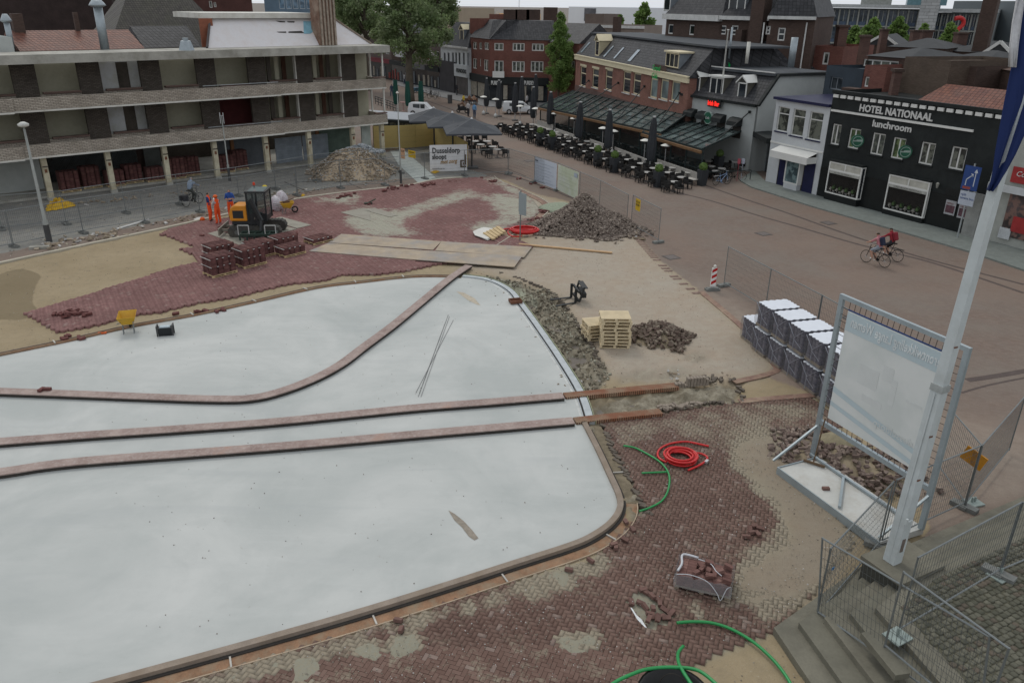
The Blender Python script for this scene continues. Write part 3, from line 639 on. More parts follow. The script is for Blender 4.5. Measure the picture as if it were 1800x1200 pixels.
# grey stacked brick groups beside the trench line
BLG=MB().box(-.1,-.05,-.04,.1,.05,.04).mesh('grey_brick'); BLG.materials.append(mat('grey_brick_m',(.25,.21,.17),.9,.25,6))
def stackgrey(x,y,nx_,nz_,a,label,group):
    q=G(x,y)
    for i in range(nx_):
        for kz in range(nz_ if i<nx_-1 else max(1,nz_-1)):
            o=bpy.data.objects.new('grey_brick',BLG); COL.objects.link(o); o.location=(q.x+math.cos(a)*i*.12,q.y+math.sin(a)*i*.12,.04+kz*.085); o.rotation_euler=(0,0,a+math.pi/2+random.uniform(-.06,.06)); tag(o,label,'brick',group)
stackgrey(1188,680,4,2,.2,'grey brick in the low stack at the end of the upper trench line','low grey brick stack'); stackgrey(1209,678,7,4,.2,'grey brick in the taller stack at the end of the upper trench line','taller grey brick stack')
r=random.Random(31)
for i in range(26):
    x=r.uniform(1158,1235); y=720-(x-1158)*.11+r.uniform(-4,4); q=G(x,y); o=bpy.data.objects.new('grey_brick',BLG); COL.objects.link(o); o.location=(q.x,q.y,.05+r.uniform(0,.05)); o.rotation_euler=(r.uniform(-.3,.3),r.uniform(-.3,.3),r.uniform(0,3)); tag(o,'grey brick in the loose row along the lower trench line','brick','loose grey bricks on the lower trench line')
# steel road plates
PLM=mat('steel_plate',(.33,.27,.20),.65,.22,1.6,metal=.25,dirt=(.20,.22,.25),dsc=.6,damt=.6)
PL2=mat('ply_plate',(.28,.265,.22),.8,.15,2.,dirt=(.2,.17,.14))
def plate(pp,label,z=.06,m=PLM,th=.04):
    c=gp(pp,z+th); n=MB().prism(c[::-1] if False else c,z,z+th)
    # ensure orientation
    return tag(n.build('road_plate',m),label,'steel plate')
plate([(577,426),(600,411),(776,424),(761,439)],'steel road plate at the back left of the large plate track',.065)
plate([(543,441),(577,427),(746,440),(729,456)],'steel road plate at the front left of the large plate track',.06)
plate([(776,424),(935,434),(921,452),(765,440)],'steel road plate at the back right of the large plate track',.065)
plate([(746,440),(917,451),(904,469),(729,456)],'steel road plate at the front right of the large plate track, bluish at its corner',.11)
plate([(470,386),(494,381),(547,395),(522,401)],'flat grey board beside the excavator tracks, the upper one',.06,PL2,.03)
plate([(465,389),(521,402),(499,408),(452,400)],'flat grey board beside the excavator tracks, the lower one',.06,PL2,.03)
plate([(599,373),(630,367),(650,371),(652,388)],'flat grey board in the middle of the far paving, left piece',.06,PL2,.03)
plate([(632,367),(660,366),(700,378),(684,381)],'flat grey board in the middle of the far paving, right piece',.06,PL2,.03)
plate([(365,410),(385,405),(430,420),(425,432)],'steel sheet lying under the excavator blade',.055,PL2,.02)
# ================= BUILDINGS =================
def wallgrid(mb,u0,u1,z0,z1,holes,y=0,dep=.14):
    us=sorted({u0,u1,*[h[0] for h in holes],*[h[2] for h in holes]}); zs=sorted({z0,z1,*[h[1] for h in holes],*[h[3] for h in holes]})
    us=[u for u in us if u0<=u<=u1]; zs=[z for z in zs if z0<=z<=z1]
    for a,b in zip(us,us[1:]):
        for c,d in zip(zs,zs[1:]):
            mu,mz=(a+b)/2,(c+d)/2
            if any(h[0]<mu<h[2] and h[1]<mz<h[3] for h in holes): continue
            mb.add([(a,y,c),(b,y,c),(b,y,d),(a,y,d)],[(0,1,2,3)])
    for h in holes:
        a,c,b,d=h
        mb.add([(a,y,c),(a,y+dep,c),(a,y+dep,d),(a,y,d)],[(0,1,2,3)]); mb.add([(b,y,c),(b,y+dep,c),(b,y+dep,d),(b,y,d)],[(3,2,1,0)])
        mb.add([(a,y,c),(b,y,c),(b,y+dep,c),(a,y+dep,c)],[(3,2,1,0)]); mb.add([(a,y,d),(b,y,d),(b,y+dep,d),(a,y+dep,d)],[(0,1,2,3)])
def window(par,u0,z0,u1,z1,nx=1,trans=0,fm=None,gm=None,y=.1,fw=.07,sill=None,lintel=None,name='window'):
    mb=MB(); w=fw; D=.06
    mb.box(u0,y,z0,u0+w,y+D,z1); mb.box(u1-w,y,z0,u1,y+D,z1); mb.box(u0+w,y,z0,u1-w,y+D,z0+w); mb.box(u0+w,y,z1-w,u1-w,y+D,z1)
    for i in range(1,nx): c=u0+(u1-u0)*i/nx; mb.box(c-w/2,y+.004,z0+w,c+w/2,y+D-.004,z1-w)
    if trans: c=z1-(z1-z0)*trans; mb.box(u0+w,y+.008,c-w/2,u1-w,y+D-.008,c+w/2)
    f=mb.build(name,fm,par)
    MB().box(u0+w*.8,y+.03,z0+w*.8,u1-w*.8,y+.045,z1-w*.8).build('pane',gm,f)
    if sill: MB().box(u0-.08,-.09,z0-.09,u1+.08,y,z0-.005).build('sill',sill,f)
    if lintel: MB().box(u0-.12,-.035,z1+.01,u1+.12,.02,z1+.24).build('lintel',lintel,f)
    return f
def px2h(fr,b,d=0):
    x0,y0,x1,y1=b[:4]; ym=(y0+y1)/2; xm=(x0+x1)/2
    a=fr.uz(x0,ym,d)[0]; c=fr.uz(x1,ym,d)[0]; z1=fr.uz(xm,y0,d)[1]; z0=fr.uz(xm,y1,d)[1]; return [a,z0,c,z1]
BLK=mat('black_paint_wall',(.012,.015,.015),.7,.3,1.2,dirt=(.022,.026,.025),bump=.1)
BLKT=mat('black_tile_wall',(.012,.014,.014),.35)
WHW=mat('white_render',(.50,.52,.53),.8,.08,1.,dirt=(.40,.42,.41),damt=.4)
CREAM=mat('cream_paint',(.62,.55,.38),.7,.1)
WFR=mat('white_frame',(.62,.62,.59),.6,.06)
DKG=glassmat('dark_glass'); CURT=glassmat('curtain_glass',(.05,.055,.05),.15,(.16,.17,.14),.8)
GRNG=glassmat('green_curtain',(.06,.09,.04),.15,(.15,.19,.09),.9)
BROWNB=brickmat('brown_brick',(.06,.037,.029),(.088,.055,.043),(.075,.06,.052))
REDB=brickmat('red_brick',(.14,.047,.036),(.19,.072,.053),(.15,.10,.085))
REDB2=brickmat('red_brick_b',(.20,.085,.06),(.26,.115,.085),(.2,.14,.12))
DKT=tilemat('dark_tiles',(.024,.025,.028),(.048,.048,.052),.34,.42); DKT2=tilemat('worn_tiles',(.075,.068,.06),(.11,.10,.085),moss=(.09,.09,.06)); REDT=tilemat('red_tiles',(.12,.04,.026),(.19,.07,.042),.3,.36,moss=(.10,.06,.05)); BRNT=tilemat('brown_tiles',(.10,.055,.042),(.15,.085,.065),moss=(.08,.07,.05))
LEAD=mat('lead_grey',(.17,.19,.21),.6,.2); FLATR=mat('flat_roof',(.06,.066,.073),.85,.2,1)
GUT=mat('gutter_white',(.52,.52,.50),.6)
def roofmesh(w,d,ze,zr,style,ov=.15,inset=1.5,flat=.0):
    mb=MB()
    if style=='gx':   # ridge along x
        mb.add([(-ov,-ov,ze),(w+ov,-ov,ze),(w+ov,d+ov,ze),(-ov,d+ov,ze),(-ov,d/2,zr),(w+ov,d/2,zr)],[(0,1,5,4),(2,3,4,5),(0,4,3),(1,2,5),(3,2,1,0)])
    elif style=='gy': # ridge along y (gable faces viewer)
        mb.add([(-ov,-ov,ze),(w+ov,-ov,ze),(w+ov,d+ov,ze),(-ov,d+ov,ze),(w/2,-ov,zr),(w/2,d+ov,zr)],[(0,4,5,3),(1,2,5,4),(0,1,4),(2,3,5),(3,2,1,0)])
    elif style=='hip':
        i=min(inset,w*.45); mb.add([(-ov,-ov,ze),(w+ov,-ov,ze),(w+ov,d+ov,ze),(-ov,d+ov,ze),(i,d/2,zr),(w-i,d/2,zr)],[(0,1,5,4),(1,2,5),(2,3,4,5),(3,0,4),(3,2,1,0)])
    elif style=='man': # mansard with flat top
        i=inset; mb.add([(-ov,-ov,ze),(w+ov,-ov,ze),(w+ov,d+ov,ze),(-ov,d+ov,ze),(i,i,zr),(w-i,i,zr),(w-i,d-i,zr),(i,d-i,zr)],[(0,1,5,4),(1,2,6,5),(2,3,7,6),(3,0,4,7),(4,5,6,7),(3,2,1,0)])
    elif style=='manx': # mansard front/back slopes only
        i=inset; mb.add([(-ov,-ov,ze),(w+ov,-ov,ze),(w+ov,d+ov,ze),(-ov,d+ov,ze),(0,i,zr),(w,i,zr),(w,d-i,zr),(0,d-i,zr)],[(0,1,5,4),(1,2,6,5),(2,3,7,6),(3,0,4,7),(4,5,6,7),(3,2,1,0)])
    return mb
def house(name,label,cat,A,B,depth,ze,wallm,roof=None,zr=None,roofm=None,wins=(),inset=1.5,cornice=None,side=True,chim=(),group=None,door=(),ovh=.15,z0=0.):
    fr=Frame(A,B); e=empty(name,(fr.A.x,fr.A.y,0),fr.rz,label,cat,group); e['_']=0; del e['_']
    w=fr.L; holes=[]; specs=[]
    for s in wins:
        s=dict(s); h=px2h(fr,s['px']) if 'px' in s else list(s['uz']); holes.append(h); specs.append((h,s))
    mb=MB(); wallgrid(mb,0,w,z0,ze,holes)
    mb.add([(0,0,z0),(0,depth,z0),(0,depth,ze),(0,0,ze)],[(0,1,2,3)]); mb.add([(w,0,z0),(w,depth,z0),(w,depth,ze),(w,0,ze)],[(3,2,1,0)]); mb.add([(0,depth,z0),(w,depth,z0),(w,depth,ze),(0,depth,ze)],[(3,2,1,0)])
    if not roof: mb.add([(0,0,ze-.25),(w,0,ze-.25),(w,depth,ze-.25),(0,depth,ze-.25)],[(0,1,2,3)])
    mb.build('wall',wallm,e)
    for h,s in specs:
        window(e,*h,nx=s.get('nx',1),trans=s.get('tr',0),fm=s.get('fm',WFR),gm=s.get('gm',DKG),fw=s.get('fw',.07),sill=s.get('sill'),lintel=s.get('lintel'),name=s.get('name','window'))
    if cornice:
        cm,ch,cp=cornice; MB().box(-.05,-cp,ze-ch,w+.05,-.004,ze+.06).build('cornice',cm,e)
    rf=None
    if isinstance(zr,tuple): zr=fr.uz(zr[0],zr[1],inset if roof in('man','manx') else depth/2)[1]
    if roof:
        rf=roofmesh(w,depth,ze+.005,zr,roof,ovh,inset).build('roof',roofm,e)
        if roof=='gy': MB().bar((-ovh-.1,-ovh-.05,ze),(w/2,-ovh-.05,zr+.12),.12,.3).bar((w+ovh+.1,-ovh-.05,ze),(w/2,-ovh-.05,zr+.12),.12,.3).build('verge_board',WFR,rf)
    for (cx,cy,cz0,cz1,cw) in chim:
        MB().box(cx-cw/2,cy-cw/2,cz0,cx+cw/2,cy+cw/2,cz1).build('chimney',BROWNB,rf or e)
    return e,fr,rf
# ---------- demolished apartment block ----------
fA=Frame(G(91,352),G(674,277)); AP=empty('apartment_block',(fA.A.x,fA.A.y,0),fA.rz,'stripped concrete apartment block awaiting demolition, open rooms behind pale brick balcony bands','building')
L0=-9.; L1=27.1
BAND=brickmat('pale_band_brick',(.34,.30,.25),(.47,.42,.35),(.16,.135,.11),.30,.10,.018,dirt=(.16,.13,.10),damt=.5)
PIER=brickmat('dark_pier_brick',(.075,.062,.05),(.115,.097,.08),(.035,.03,.026),.26,.09,.014)
CONC=mat('weathered_concrete',(.36,.35,.31),.85,.2,1.5,dirt=(.16,.15,.12),damt=.6,dsc=.7)
OFFW=mat('offwhite_fascia',(.58,.57,.52),.7,.1,2,dirt=(.35,.32,.26))
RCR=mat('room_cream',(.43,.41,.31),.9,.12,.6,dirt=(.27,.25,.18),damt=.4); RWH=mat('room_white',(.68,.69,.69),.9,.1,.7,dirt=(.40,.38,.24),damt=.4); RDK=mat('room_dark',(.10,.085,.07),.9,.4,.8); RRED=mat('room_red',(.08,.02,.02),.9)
SILL=mat('brown_sill',(.13,.085,.07),.8,.3)
SHUT=mat('roller_shutter',(.22,.25,.28),.6)
RD=1.5
# slabs
mb=MB(); mb.box(L0,.25,2.96,L1-.2,5,3.1); mb.box(L0,.25,5.92,L1-.2,5,6.05); mb.build('floor_slab',CONC,AP)
# roof slab with irregular underside
MB().box(L0,-.75,8.80,L1+.25,2.6,9.36).build('roof_slab',CONC,AP)
for zz in (2.96,5.90):
    for (a,b,y) in ((L0,-1.2,-.95),(-1.2,17.2,-.6),(17.2,L1,-.3)):
        MB().box(a+.003,y,zz+.08,b,y+.18,zz+(.86 if a<17 else .78)).build('balcony_band',BAND,AP)
        MB().box(a+.003,y-.03,zz-.03,b,y+.6,zz+.08).build('white_fascia',OFFW,AP)
    MB().box(L1-.18,-.12,zz+.08,L1-.003,4,zz+.78).build('balcony_band',BAND,AP)
    MB().box(L1-.2,.3,zz-.03,L1+.02,4,zz+.08).build('white_fascia',OFFW,AP)
bays=[-8.6,-4.2,(-.46+.98)/2,(3.52+4.96)/2,(7.61+8.99)/2,(11.67+13.05)/2,(15.71+17.07)/2,(19.81+21.08)/2,(23.94+25.21)/2]
for fl,(za,zb) in enumerate(((3.1,5.92),(6.05,8.8))):
    for i,c in enumerate(bays):
        MB().box(c-.72,RD,za,c+.72,RD+.25,zb).build('brick_pier',PIER,AP)
        MB().box(c-.08,RD+.25,za,c+.08,3.6,zb).build('partition_wall',RCR,AP)
    for i in range(len(bays)-1):
        a=bays[i]+.72; b=bays[i+1]-.72; mm=RWH if i==3 else (RCR if i in(1,2,4,5) else RCR)
        if fl==0 and i==5: mm=RRED
        MB().box(bays[i]+.08,3.2 if i!=3 else 3.0,za,bays[i+1]-.08,3.3 if i!=3 else 3.1,zb).build('room_wall',mm,AP)
        if i==3:
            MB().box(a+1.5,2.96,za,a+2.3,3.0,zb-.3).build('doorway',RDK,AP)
        if i in (6,7):
            for k in range(3):
                x=a+.5+k*.75; MB().box(x,2.3+k*.2,za,x+.35,2.4+k*.2,zb).build('broken_partition',[RDK,RCR,mat('brown_panel',(.09,.045,.03),.9)][(k+i)%3],AP)
            MB().box(b-.09,RD-.05,za+.4,b,RD+.3,zb).build('white_post',OFFW,AP)
        MB().box(a+.2,RD-.12,za+.68 if i not in (5,) else za+.5,b+(.0),RD+.28,za+.80 if i!=5 else za+.62).build('window_sill',SILL,AP)
        MB().box(a,RD+.0,za,b,RD+.15,za+.67 if i!=5 else za+.5).build('sill_wall',BAND,AP)
    # end loggia
    MB().box(25.93,2.5,za,27.0,2.6,zb).build('room_wall',RCR,AP)
    for x,y in ((L1-.12,-.05),(L1-.12,1.9)): MB().box(x-.07,y-.07,za+.65,x+.05,y+.05,zb).build('white_post',OFFW,AP)
    MB().box(25.93,-.28,za+.70,L1+.02,.0,za+.80).build('window_sill',SILL,AP)
# rubble debris on the band edges
# ground floor
cols=[(-4.4),0,fA.uz(199,330,0)[0],fA.uz(297,320,0)[0],fA.uz(383,310)[0],fA.uz(471,296)[0],fA.uz(546,285)[0],fA.uz(622,278)[0],26.6]
COLM=mat('cream_column',(.50,.46,.34),.85,.2,3,dirt=(.25,.2,.12),damt=.6)
for i,c in enumerate(cols):
    e=MB().box(c-.17,-.17,-.02,c+.17,.17,2.95).build('column',COLM,AP)
    MB().box(c-.18,-.2,2.25,c+.18,-.17,2.33).build('rust_band',RDK,e); MB().box(c-.07,-.22,1.9,c+.07,-.17,2.12).build('anchor_plate',mat('rust_plate',(.16,.07,.04),.8),e)
    MB().box(c-.22,-.22,-.02,c+.22,.22,.22).build('column_foot',CONC,e)
MB().box(L0,.9,-.02,L1-.5,9.4,.14).build('ground_floor_slab',CONC,AP)
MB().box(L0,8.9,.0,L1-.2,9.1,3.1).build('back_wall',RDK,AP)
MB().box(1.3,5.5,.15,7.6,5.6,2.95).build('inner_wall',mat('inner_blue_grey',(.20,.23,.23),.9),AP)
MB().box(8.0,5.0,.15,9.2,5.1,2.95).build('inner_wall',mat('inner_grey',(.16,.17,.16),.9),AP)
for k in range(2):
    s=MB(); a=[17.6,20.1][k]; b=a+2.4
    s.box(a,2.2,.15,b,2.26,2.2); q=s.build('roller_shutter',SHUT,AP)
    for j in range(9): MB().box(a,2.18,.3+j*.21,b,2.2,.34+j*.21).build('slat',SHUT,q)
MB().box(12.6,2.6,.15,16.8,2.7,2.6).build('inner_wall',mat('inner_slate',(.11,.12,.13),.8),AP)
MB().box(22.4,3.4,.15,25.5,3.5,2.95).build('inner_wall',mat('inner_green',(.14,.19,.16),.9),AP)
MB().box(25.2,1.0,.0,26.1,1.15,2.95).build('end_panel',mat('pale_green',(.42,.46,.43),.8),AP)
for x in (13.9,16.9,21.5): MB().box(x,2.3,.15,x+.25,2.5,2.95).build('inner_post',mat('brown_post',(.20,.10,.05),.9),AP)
# handrails on the stripped part
for zz in (3.95,6.9):
    MB().bar((11.2,-.5,zz),(17.1,-.5,zz),.04).build('handrail',STEELM,AP)
# setback penthouse: bare plaster slope, cap beam, ribbed chimney
uL=fA.uz(363,80,1.5)[0]; uR=fA.uz(642,80,1.5)[0]
PL_=mat('exposed_plaster',(.62,.60,.60),.85,.07,1.2,dirt=(.45,.38,.33),damt=.35)
zc=11.4
pz=[(uL,1.5,9.37),(uR+.6,1.5,9.37),(uR-1.9,3.4,zc),(uL+1.3,3.4,zc)]
mb=MB(); mb.add(pz+[(uL,9,9.37),(uR+.6,9,9.37),(uR-1.9,7,zc),(uL+1.3,7,zc)],[(0,1,2,3),(1,5,6,2)]); mb.build('plaster_slope',PL_,AP)
MB().box(fA.uz(351,25,3)[0],3.0,zc-.0,fA.uz(553,25,3)[0],8.5,zc+.38).build('cap_beam',OFFW,AP)
MB().box(fA.uz(353,60,2.9)[0],2.9,9.37,uL+1.25,3.0,zc).build('brick_return',mat('orange_brick',(.23,.085,.05),.85,.25,3),AP)
mb=MB(); 
for (x0,y0,x1,y1) in ((484,38,500,40.5),(505,38,517,40),(486,56,502,58.5),(507,55,534,59)):
    a=fA.uz(x0,(y0+y1)/2,2.6)[0]; b=fA.uz(x1,(y0+y1)/2,2.6)[0]; z1=fA.uz((x0+x1)/2,y0,2.6)[1]; z0=fA.uz((x0+x1)/2,y1,2.6)[1]
def onslope(x,y):
    # intersect view ray with the slope plane
    n=Vector((0,-(zc-9.37),1.9)).normalized(); Mw=Matrix.Rotation(-fA.rz,3,'Z'); r=Mw@ray(x,y); o=Mw@(Vector((0,0,CH))-Vector((fA.A.x,fA.A.y,0))); p0=Vector((0,1.5,9.37))
    t=(p0-o).dot(n)/r.dot(n); return o+r*t+n*.02
for q in (((484,37),(501,38),(501,40),(492,40)),((504,38),(518,38),(517,40.5),(506,40)),((486,56.5),(503,56),(503,58.5),(490,58)),((507,56),(530,55),(535,59),(507,58.5))):
    MB().add([onslope(*p) for p in q],[(0,1,2,3)]).build('torn_hole',DARKM,AP)
MB().add([onslope(*p) for p in ((533,38),(551,38),(551,56),(545,60),(534,60))],[(0,1,2,3,4)]).build('blue_patch',mat('blue_plaster',(.20,.38,.46),.85),AP)
uc0=fA.uz(557,60,1.3)[0]+.25; uc1=fA.uz(588,60,1.3)[0]+.15
ch=MB().box(uc0,1.2,9.37,uc1,2.6,13.2).build('chimney_stack',mat('stack_brown',(.17,.10,.07),.9,.5,3,dirt=(.34,.28,.22),damt=.6),AP)
for k in range(5): 
    x=uc0+(uc1-uc0)*(k+.5)/5; MB().box(x-.07,1.08,9.37,x+.07,1.2,13.1).build('rib',mat('rib_grey',(.30,.25,.20),.9,.4,4),ch)
MB().bar(fA and (uR+.6,1.45,9.4),(uR-1.9,3.35,zc+.05),.12).build('verge_board',CURBM,AP); MB().bar((uL,1.45,9.4),(uL+1.3,3.35,zc+.05),.14).build('verge_board',mat('verge_dark',(.08,.07,.07),.8),AP)
# flues standing behind the roof edge
FLUE=mat('steel_flue',(.30,.34,.36),.4,.15,4,metal=.5)
def flue(px0,py0,py1,Y,r,label):
    b=W(px0,py0,Y); t_=W(px0,py1,Y); h=t_.z-b.z; e=empty('flue_pipe',(b.x,b.y,b.z),0,label,'chimney pipe')
    MB().lathe([(r,0),(r,h-.5)],14).build('pipe',FLUE,e,True); MB().lathe([(r*1.15,h-.55),(r*1.9,h-.45),(r*1.7,h-.35),(r*.8,h)],14).build('cowl',FLUE,e,True)
    return e
flue(185,88,-2,60,.30,'tall thick steel flue pipe with conical cowl rising in front of the red tiled roof')
flue(22,88,25,58,.19,'thin steel flue pipe with cone cowl at the far left above the roof slab')
e=W(328,86,58); m_=MB().lathe([(.55,0),(.35,.6),(.2,.65),(.2,.8)],8,(0,0,0)); tag(m_.build('roof_cowl',FLUE,loc=(e.x,e.y,e.z-.1)),'small silvery cowl on the roof slab right of the red tiled roof','roof vent')
# ---------- far left background ----------
def WA(x,y,Y): p=W(x,y,Y); return (p.x,p.y)
def zat(x,y,Y): return W(x,y,Y).z
def FO(fr,x,y,d): u,z=fr.uz(x,y,d); return fr.w(u,d)[:2]
house('tiled_house','low house with bright red pantile roof behind the apartment block','house',FO(fA,38,88,5.5),FO(fA,250,87,5.5),6,fA.uz(150,88,5.5)[1],BROWNB,'gx',(150,53),REDT,chim=((0.7,3,8,11.6,.7),(4.6,3,8,11.7,.3)))
house('gabled_building','large brown tiled roof above the red house, hipped at its left end','building',FO(fA,182,75,22),FO(fA,430,75,22),9,fA.uz(280,62,22)[1]-2,BROWNB,'hip',(280,-40),DKT2,inset=5)
house('dark_roof_house','house with dark grey tiled roof right of the red tiled roof','house',FO(fA,256,84,9),FO(fA,350,83,9),5,fA.uz(300,84,9)[1],BROWNB,'gx',(300,46),DKT)
BS=mat('sooty_brick',(.035,.024,.022),.9,.4,.8)
cb=house('brick_church','dark sooty brick church mass filling the top left corner','church',WA(-200,90,120),WA(212,90,126),16,zat(0,-80,120),BS,'gx',zat(0,-80,120)+5,BS)
for x in (195,203):
    pass
house('brick_church_transept','dark red brick church transept with small round-headed openings above the grey tiles','church',WA(285,90,112),WA(452,90,116),14,zat(0,-12,112),mat('church_red',(.075,.035,.03),.9,.3,.8),'gx',zat(0,-40,112),BS,wins=[dict(px=(368,2,373,14),gm=CURT),dict(px=(376,4,380,13),gm=CURT)])
house('glass_tower','blue-grey glass office tower seen just behind the cap beam','building',WA(470,60,230),WA(560,60,232),20,zat(0,-60,230),mat('bluegrey_clad',(.10,.15,.20),.5,.2,.1),wins=[dict(px=(490+i*12,-20,499+i*12,16),gm=glassmat('tower_glass',(.10,.16,.22),.1),nx=1) for i in range(5)])
house('slate_house','grey-white rendered house end at the far left edge behind the block','house',FO(fA,-60,100,3.5),FO(fA,28,100,3.5),6,fA.uz(0,66,3.5)[1],mat('pale_render',(.42,.44,.42),.85,.1))
# penthouse lean-to end box with white trim right of plaster
p=W(608,50,80)
# ---------- hotel ----------
Ah=G(1435,345); dirh=(G(1700,415)-Ah).normalized(); Bh=Ah+dirh*13.0
FH=Frame(Ah,Bh)
hw=[dict(px=b,nx=2,fm=WFR,gm=g_,fw=.09,sill=BLK) for b,g_ in (((1461,218,1477,255),CURT),((1491,226,1511,262),GRNG),((1531,234,1554,273),CURT),((1567,242,1590,280),GRNG),((1616,250,1642,290),CURT),((1669,258,1697,299),CURT))]
HO,_,_=house('hotel','black-painted hotel and lunchroom with big white lettering and a white dentil row','hotel',Ah,Bh,11,7.45,BLK,wins=hw)
# openings are approximated on the plane by facade coordinates
MB().box(-.02,-.14,7.30,13.02,.1,7.52).build('parapet_cap',BLK,HO)
nd=20
for i in range(nd):
    a=.12+i*.62; MB().box(a,-.13,7.03,a+.42,-.004,7.24).build('dentil',WFR,HO)
MB().box(.1,-.10,6.08,10.75,-.004,6.22).build('white_moulding',WFR,HO)
def ftxt(fr,par,body,x0,x1,ym,h,m,y=-.04,bold=.01,name='lettering',shear=0,ext=.02):
    a=fr.uz(x0,ym[0])[0]; b=fr.uz(x1,ym[1])[0]; z=fr.uz(x0,ym[0])[1]
    o=txt(body,h/.7,m,par,(a,y,z),(math.pi/2,0,0),name,ext,bold=bold,shear=shear)
    xs=[v.co.x for v in o.data.vertices]; w=max(xs)-min(xs); s=(b-a)/w
    o.data.transform(Matrix.Diagonal((s,1,1,1))@Matrix.Translation((-min(xs),0,0))); return o
LET=mat('white_letters',(.55,.55,.53),.6,.05)
ftxt(FH,HO,'HOTEL NATIONAAL',1511,1640,(195,211),.44,LET,bold=.02)
ftxt(FH,HO,'lunchroom',1534,1602,(222,233),.42,LET,bold=.015)
MB().box(-.0,-.035,-.05,13,-.004,2.2).build('tile_plinth',BLKT,HO)
# bay shop windows
t=NT('bay_glass'); t.set('Base Color',(.02,.02,.02)); t.set('Alpha',.3); t.set('Roughness',.04); BAYG=t.m
PLT=mat('pot_plant',(.05,.09,.03),.8,.5,12)
def bay(fr,par,b,proj,label,lett):
    a,z0,c,z1=px2h(fr,b,-proj); f=MB(); w=.09
    y=-proj
    for x in (a,c-w): f.box(x,y,z0,x+w,y+.08,z1)
    f.box(a+w,y,z0,c-w,y+.08,z0+w); f.box(a+w,y,z1-w,c-w,y+.08,z1); f.box(a+w,y,z1-.62,c-w,y+.09,z1-.5); f.box((a+c)/2-.04,y,z1-.5,(a+c)/2+.04,y+.07,z1-w)
    f.box(a,y+.08,z1-w,a+w,-.04,z1); f.box(c-w,y+.08,z1-w,c,-.04,z1); f.box(a,y+.08,z0,a+w,-.04,z0+w); f.box(c-w,y+.08,z0,c,-.04,z0+w); f.box(c-w,-.1,z0+w,c,-.04,z1-w)
    o=f.build('shop_window',WFR,par)
    MB().box(a+w,y+.03,z0+w,c-w,y+.05,z1-.62).build('pane',BAYG,o)
    MB().box(c-.045,y+.09,z0+w,c-.03,-.1,z1-w).build('side_pane',glassmat('shop_glass'),o)
    MB().box(a+w,y+.03,z1-.5,c-w,y+.06,z1-w).build('blind_panel',mat('cream_blind',(.42,.41,.36),.8),o)
    MB().box(a+w,y-.03,z1-.80,c-w,y-.01,z1-.62).build('lettered_valance',mat('grey_valance',(.36,.36,.33),.8),o)
    txt(lett,.17,mat('valance_letters',(.12,.12,.11),.8),o,(a+.5,y-.035,z1-.77),(math.pi/2,0,0),ext=.003)
    MB().box(a-.02,y-.02,z1,c+.02,-.04,z1+.12).build('bay_roof',BLK,o); MB().box(a,y,-.02,c,-.04,z0-.01).build('bay_base',BLKT,o)
    r=random.Random(int(a*10))
    MB().box(a+.1,-.045,z0+.1,c-.1,-.036,z1-.7).build('interior_shade_sheet',DARKM,o)  # backing sheet; darkness of the unlit room is put into its colour
    for k in range(8):
        x=a+.35+k*(c-a-.6)/8; 
        if k%2==0:
            m=MB(); m.lathe([(.05,0),(.04,.12),(.13,.14),(.09,.3)],8,(x,y+.16,z0+.12)); m.build('window_lamp',mat('lamp_white',(.6,.58,.5),.7),o)
        else:
            m=MB(); m.lathe([(.08,0),(.1,.14)],8,(x,y+.16,z0+.12))
            q=m.build('flower_pot',WFR,o); MB().lathe([(.03,0),(.17,.15),(.14,.3),(.03,.4)],7,(x,y+.16,z0+.24)).build('pot_plant',PLT,q)
    return a,z0,c,z1
bay(FH,HO,(1453,288,1512,346),.45,'',' HOTEL NATIONAAL')
bay(FH,HO,(1556,312,1630,377),.25,'','LUNCHROOM NATIONAAL')
# door recess with posters and lamps
a=FH.uz(1650,390)[0]; c=FH.uz(1712,400)[0]
MB().box(a,-.02,.05,c,-.01,2.6).build('entrance_door',mat('door_black',(.012,.013,.013),.5),HO)
for b in ((1661,352,1680,378),(1684,358,1704,385)):
    h=px2h(FH,b,-.1); o=MB().box(h[0],-.12,h[1],h[2],-.09,h[3]).build('poster',mat('poster_pale',(.33,.33,.34),.7),HO)
    MB().box(h[0]+.06,-.125,h[1]+.12,h[2]-.06,-.121,h[3]-.3).build('poster_print',mat('poster_dark',(.10,.05,.06) if b[0]<1670 else (.08,.14,.17),.7,.6,8),o)
    txt('MENU',.16,mat('menu_ink',(.15,.03,.03),.8),o,(h[0]+.08,-.126,h[3]-.25),(math.pi/2,0,0),ext=.002)
for x,y in ((1648,325),(1714,340)):
    u,z=FH.uz(x,y,-.2); MB().lathe([(.05,-.2),(.11,.08),(.02,.16)],8,(u,-.2,z)).build('wall_lantern',mat('lantern',(.25,.25,.22),.4),HO)
# round green beer signs on brackets, two
for (x,y) in ((1508,248),(1592,267)):
    u,z=FH.uz(x,y,-.45); e=MB().bar((u+.0,-.02,z+.1),(u,-.9,z+.1),.03).build('sign_bracket',BLK,HO)
    s=MB(); 
    T=Matrix.Translation((u,-.5,z))@Matrix.Rotation(math.pi/2,4,'Y')@Matrix.Rotation(.6,4,'X')
    s.T=T; s.lathe([(.42,-.06),(.42,.06)],20); q=s.build('round_sign',mat('sign_green',(.02,.10,.06),.4),HO)
    s=MB(T); s.lathe([(.33,-.065),(.33,.065)],20); s.build('sign_ring',mat('sign_pale',(.28,.36,.32),.5),q); s=MB(T); s.lathe([(.29,-.07),(.29,.07)],20); s.build('sign_centre',mat('sign_green'  ,(0,0,0)),q)
    s=MB(T); s.box(-.1,-.3,-.075,.03,.3,.075); s.build('sign_bar',mat('sign_pale',(0,0,0)),q)
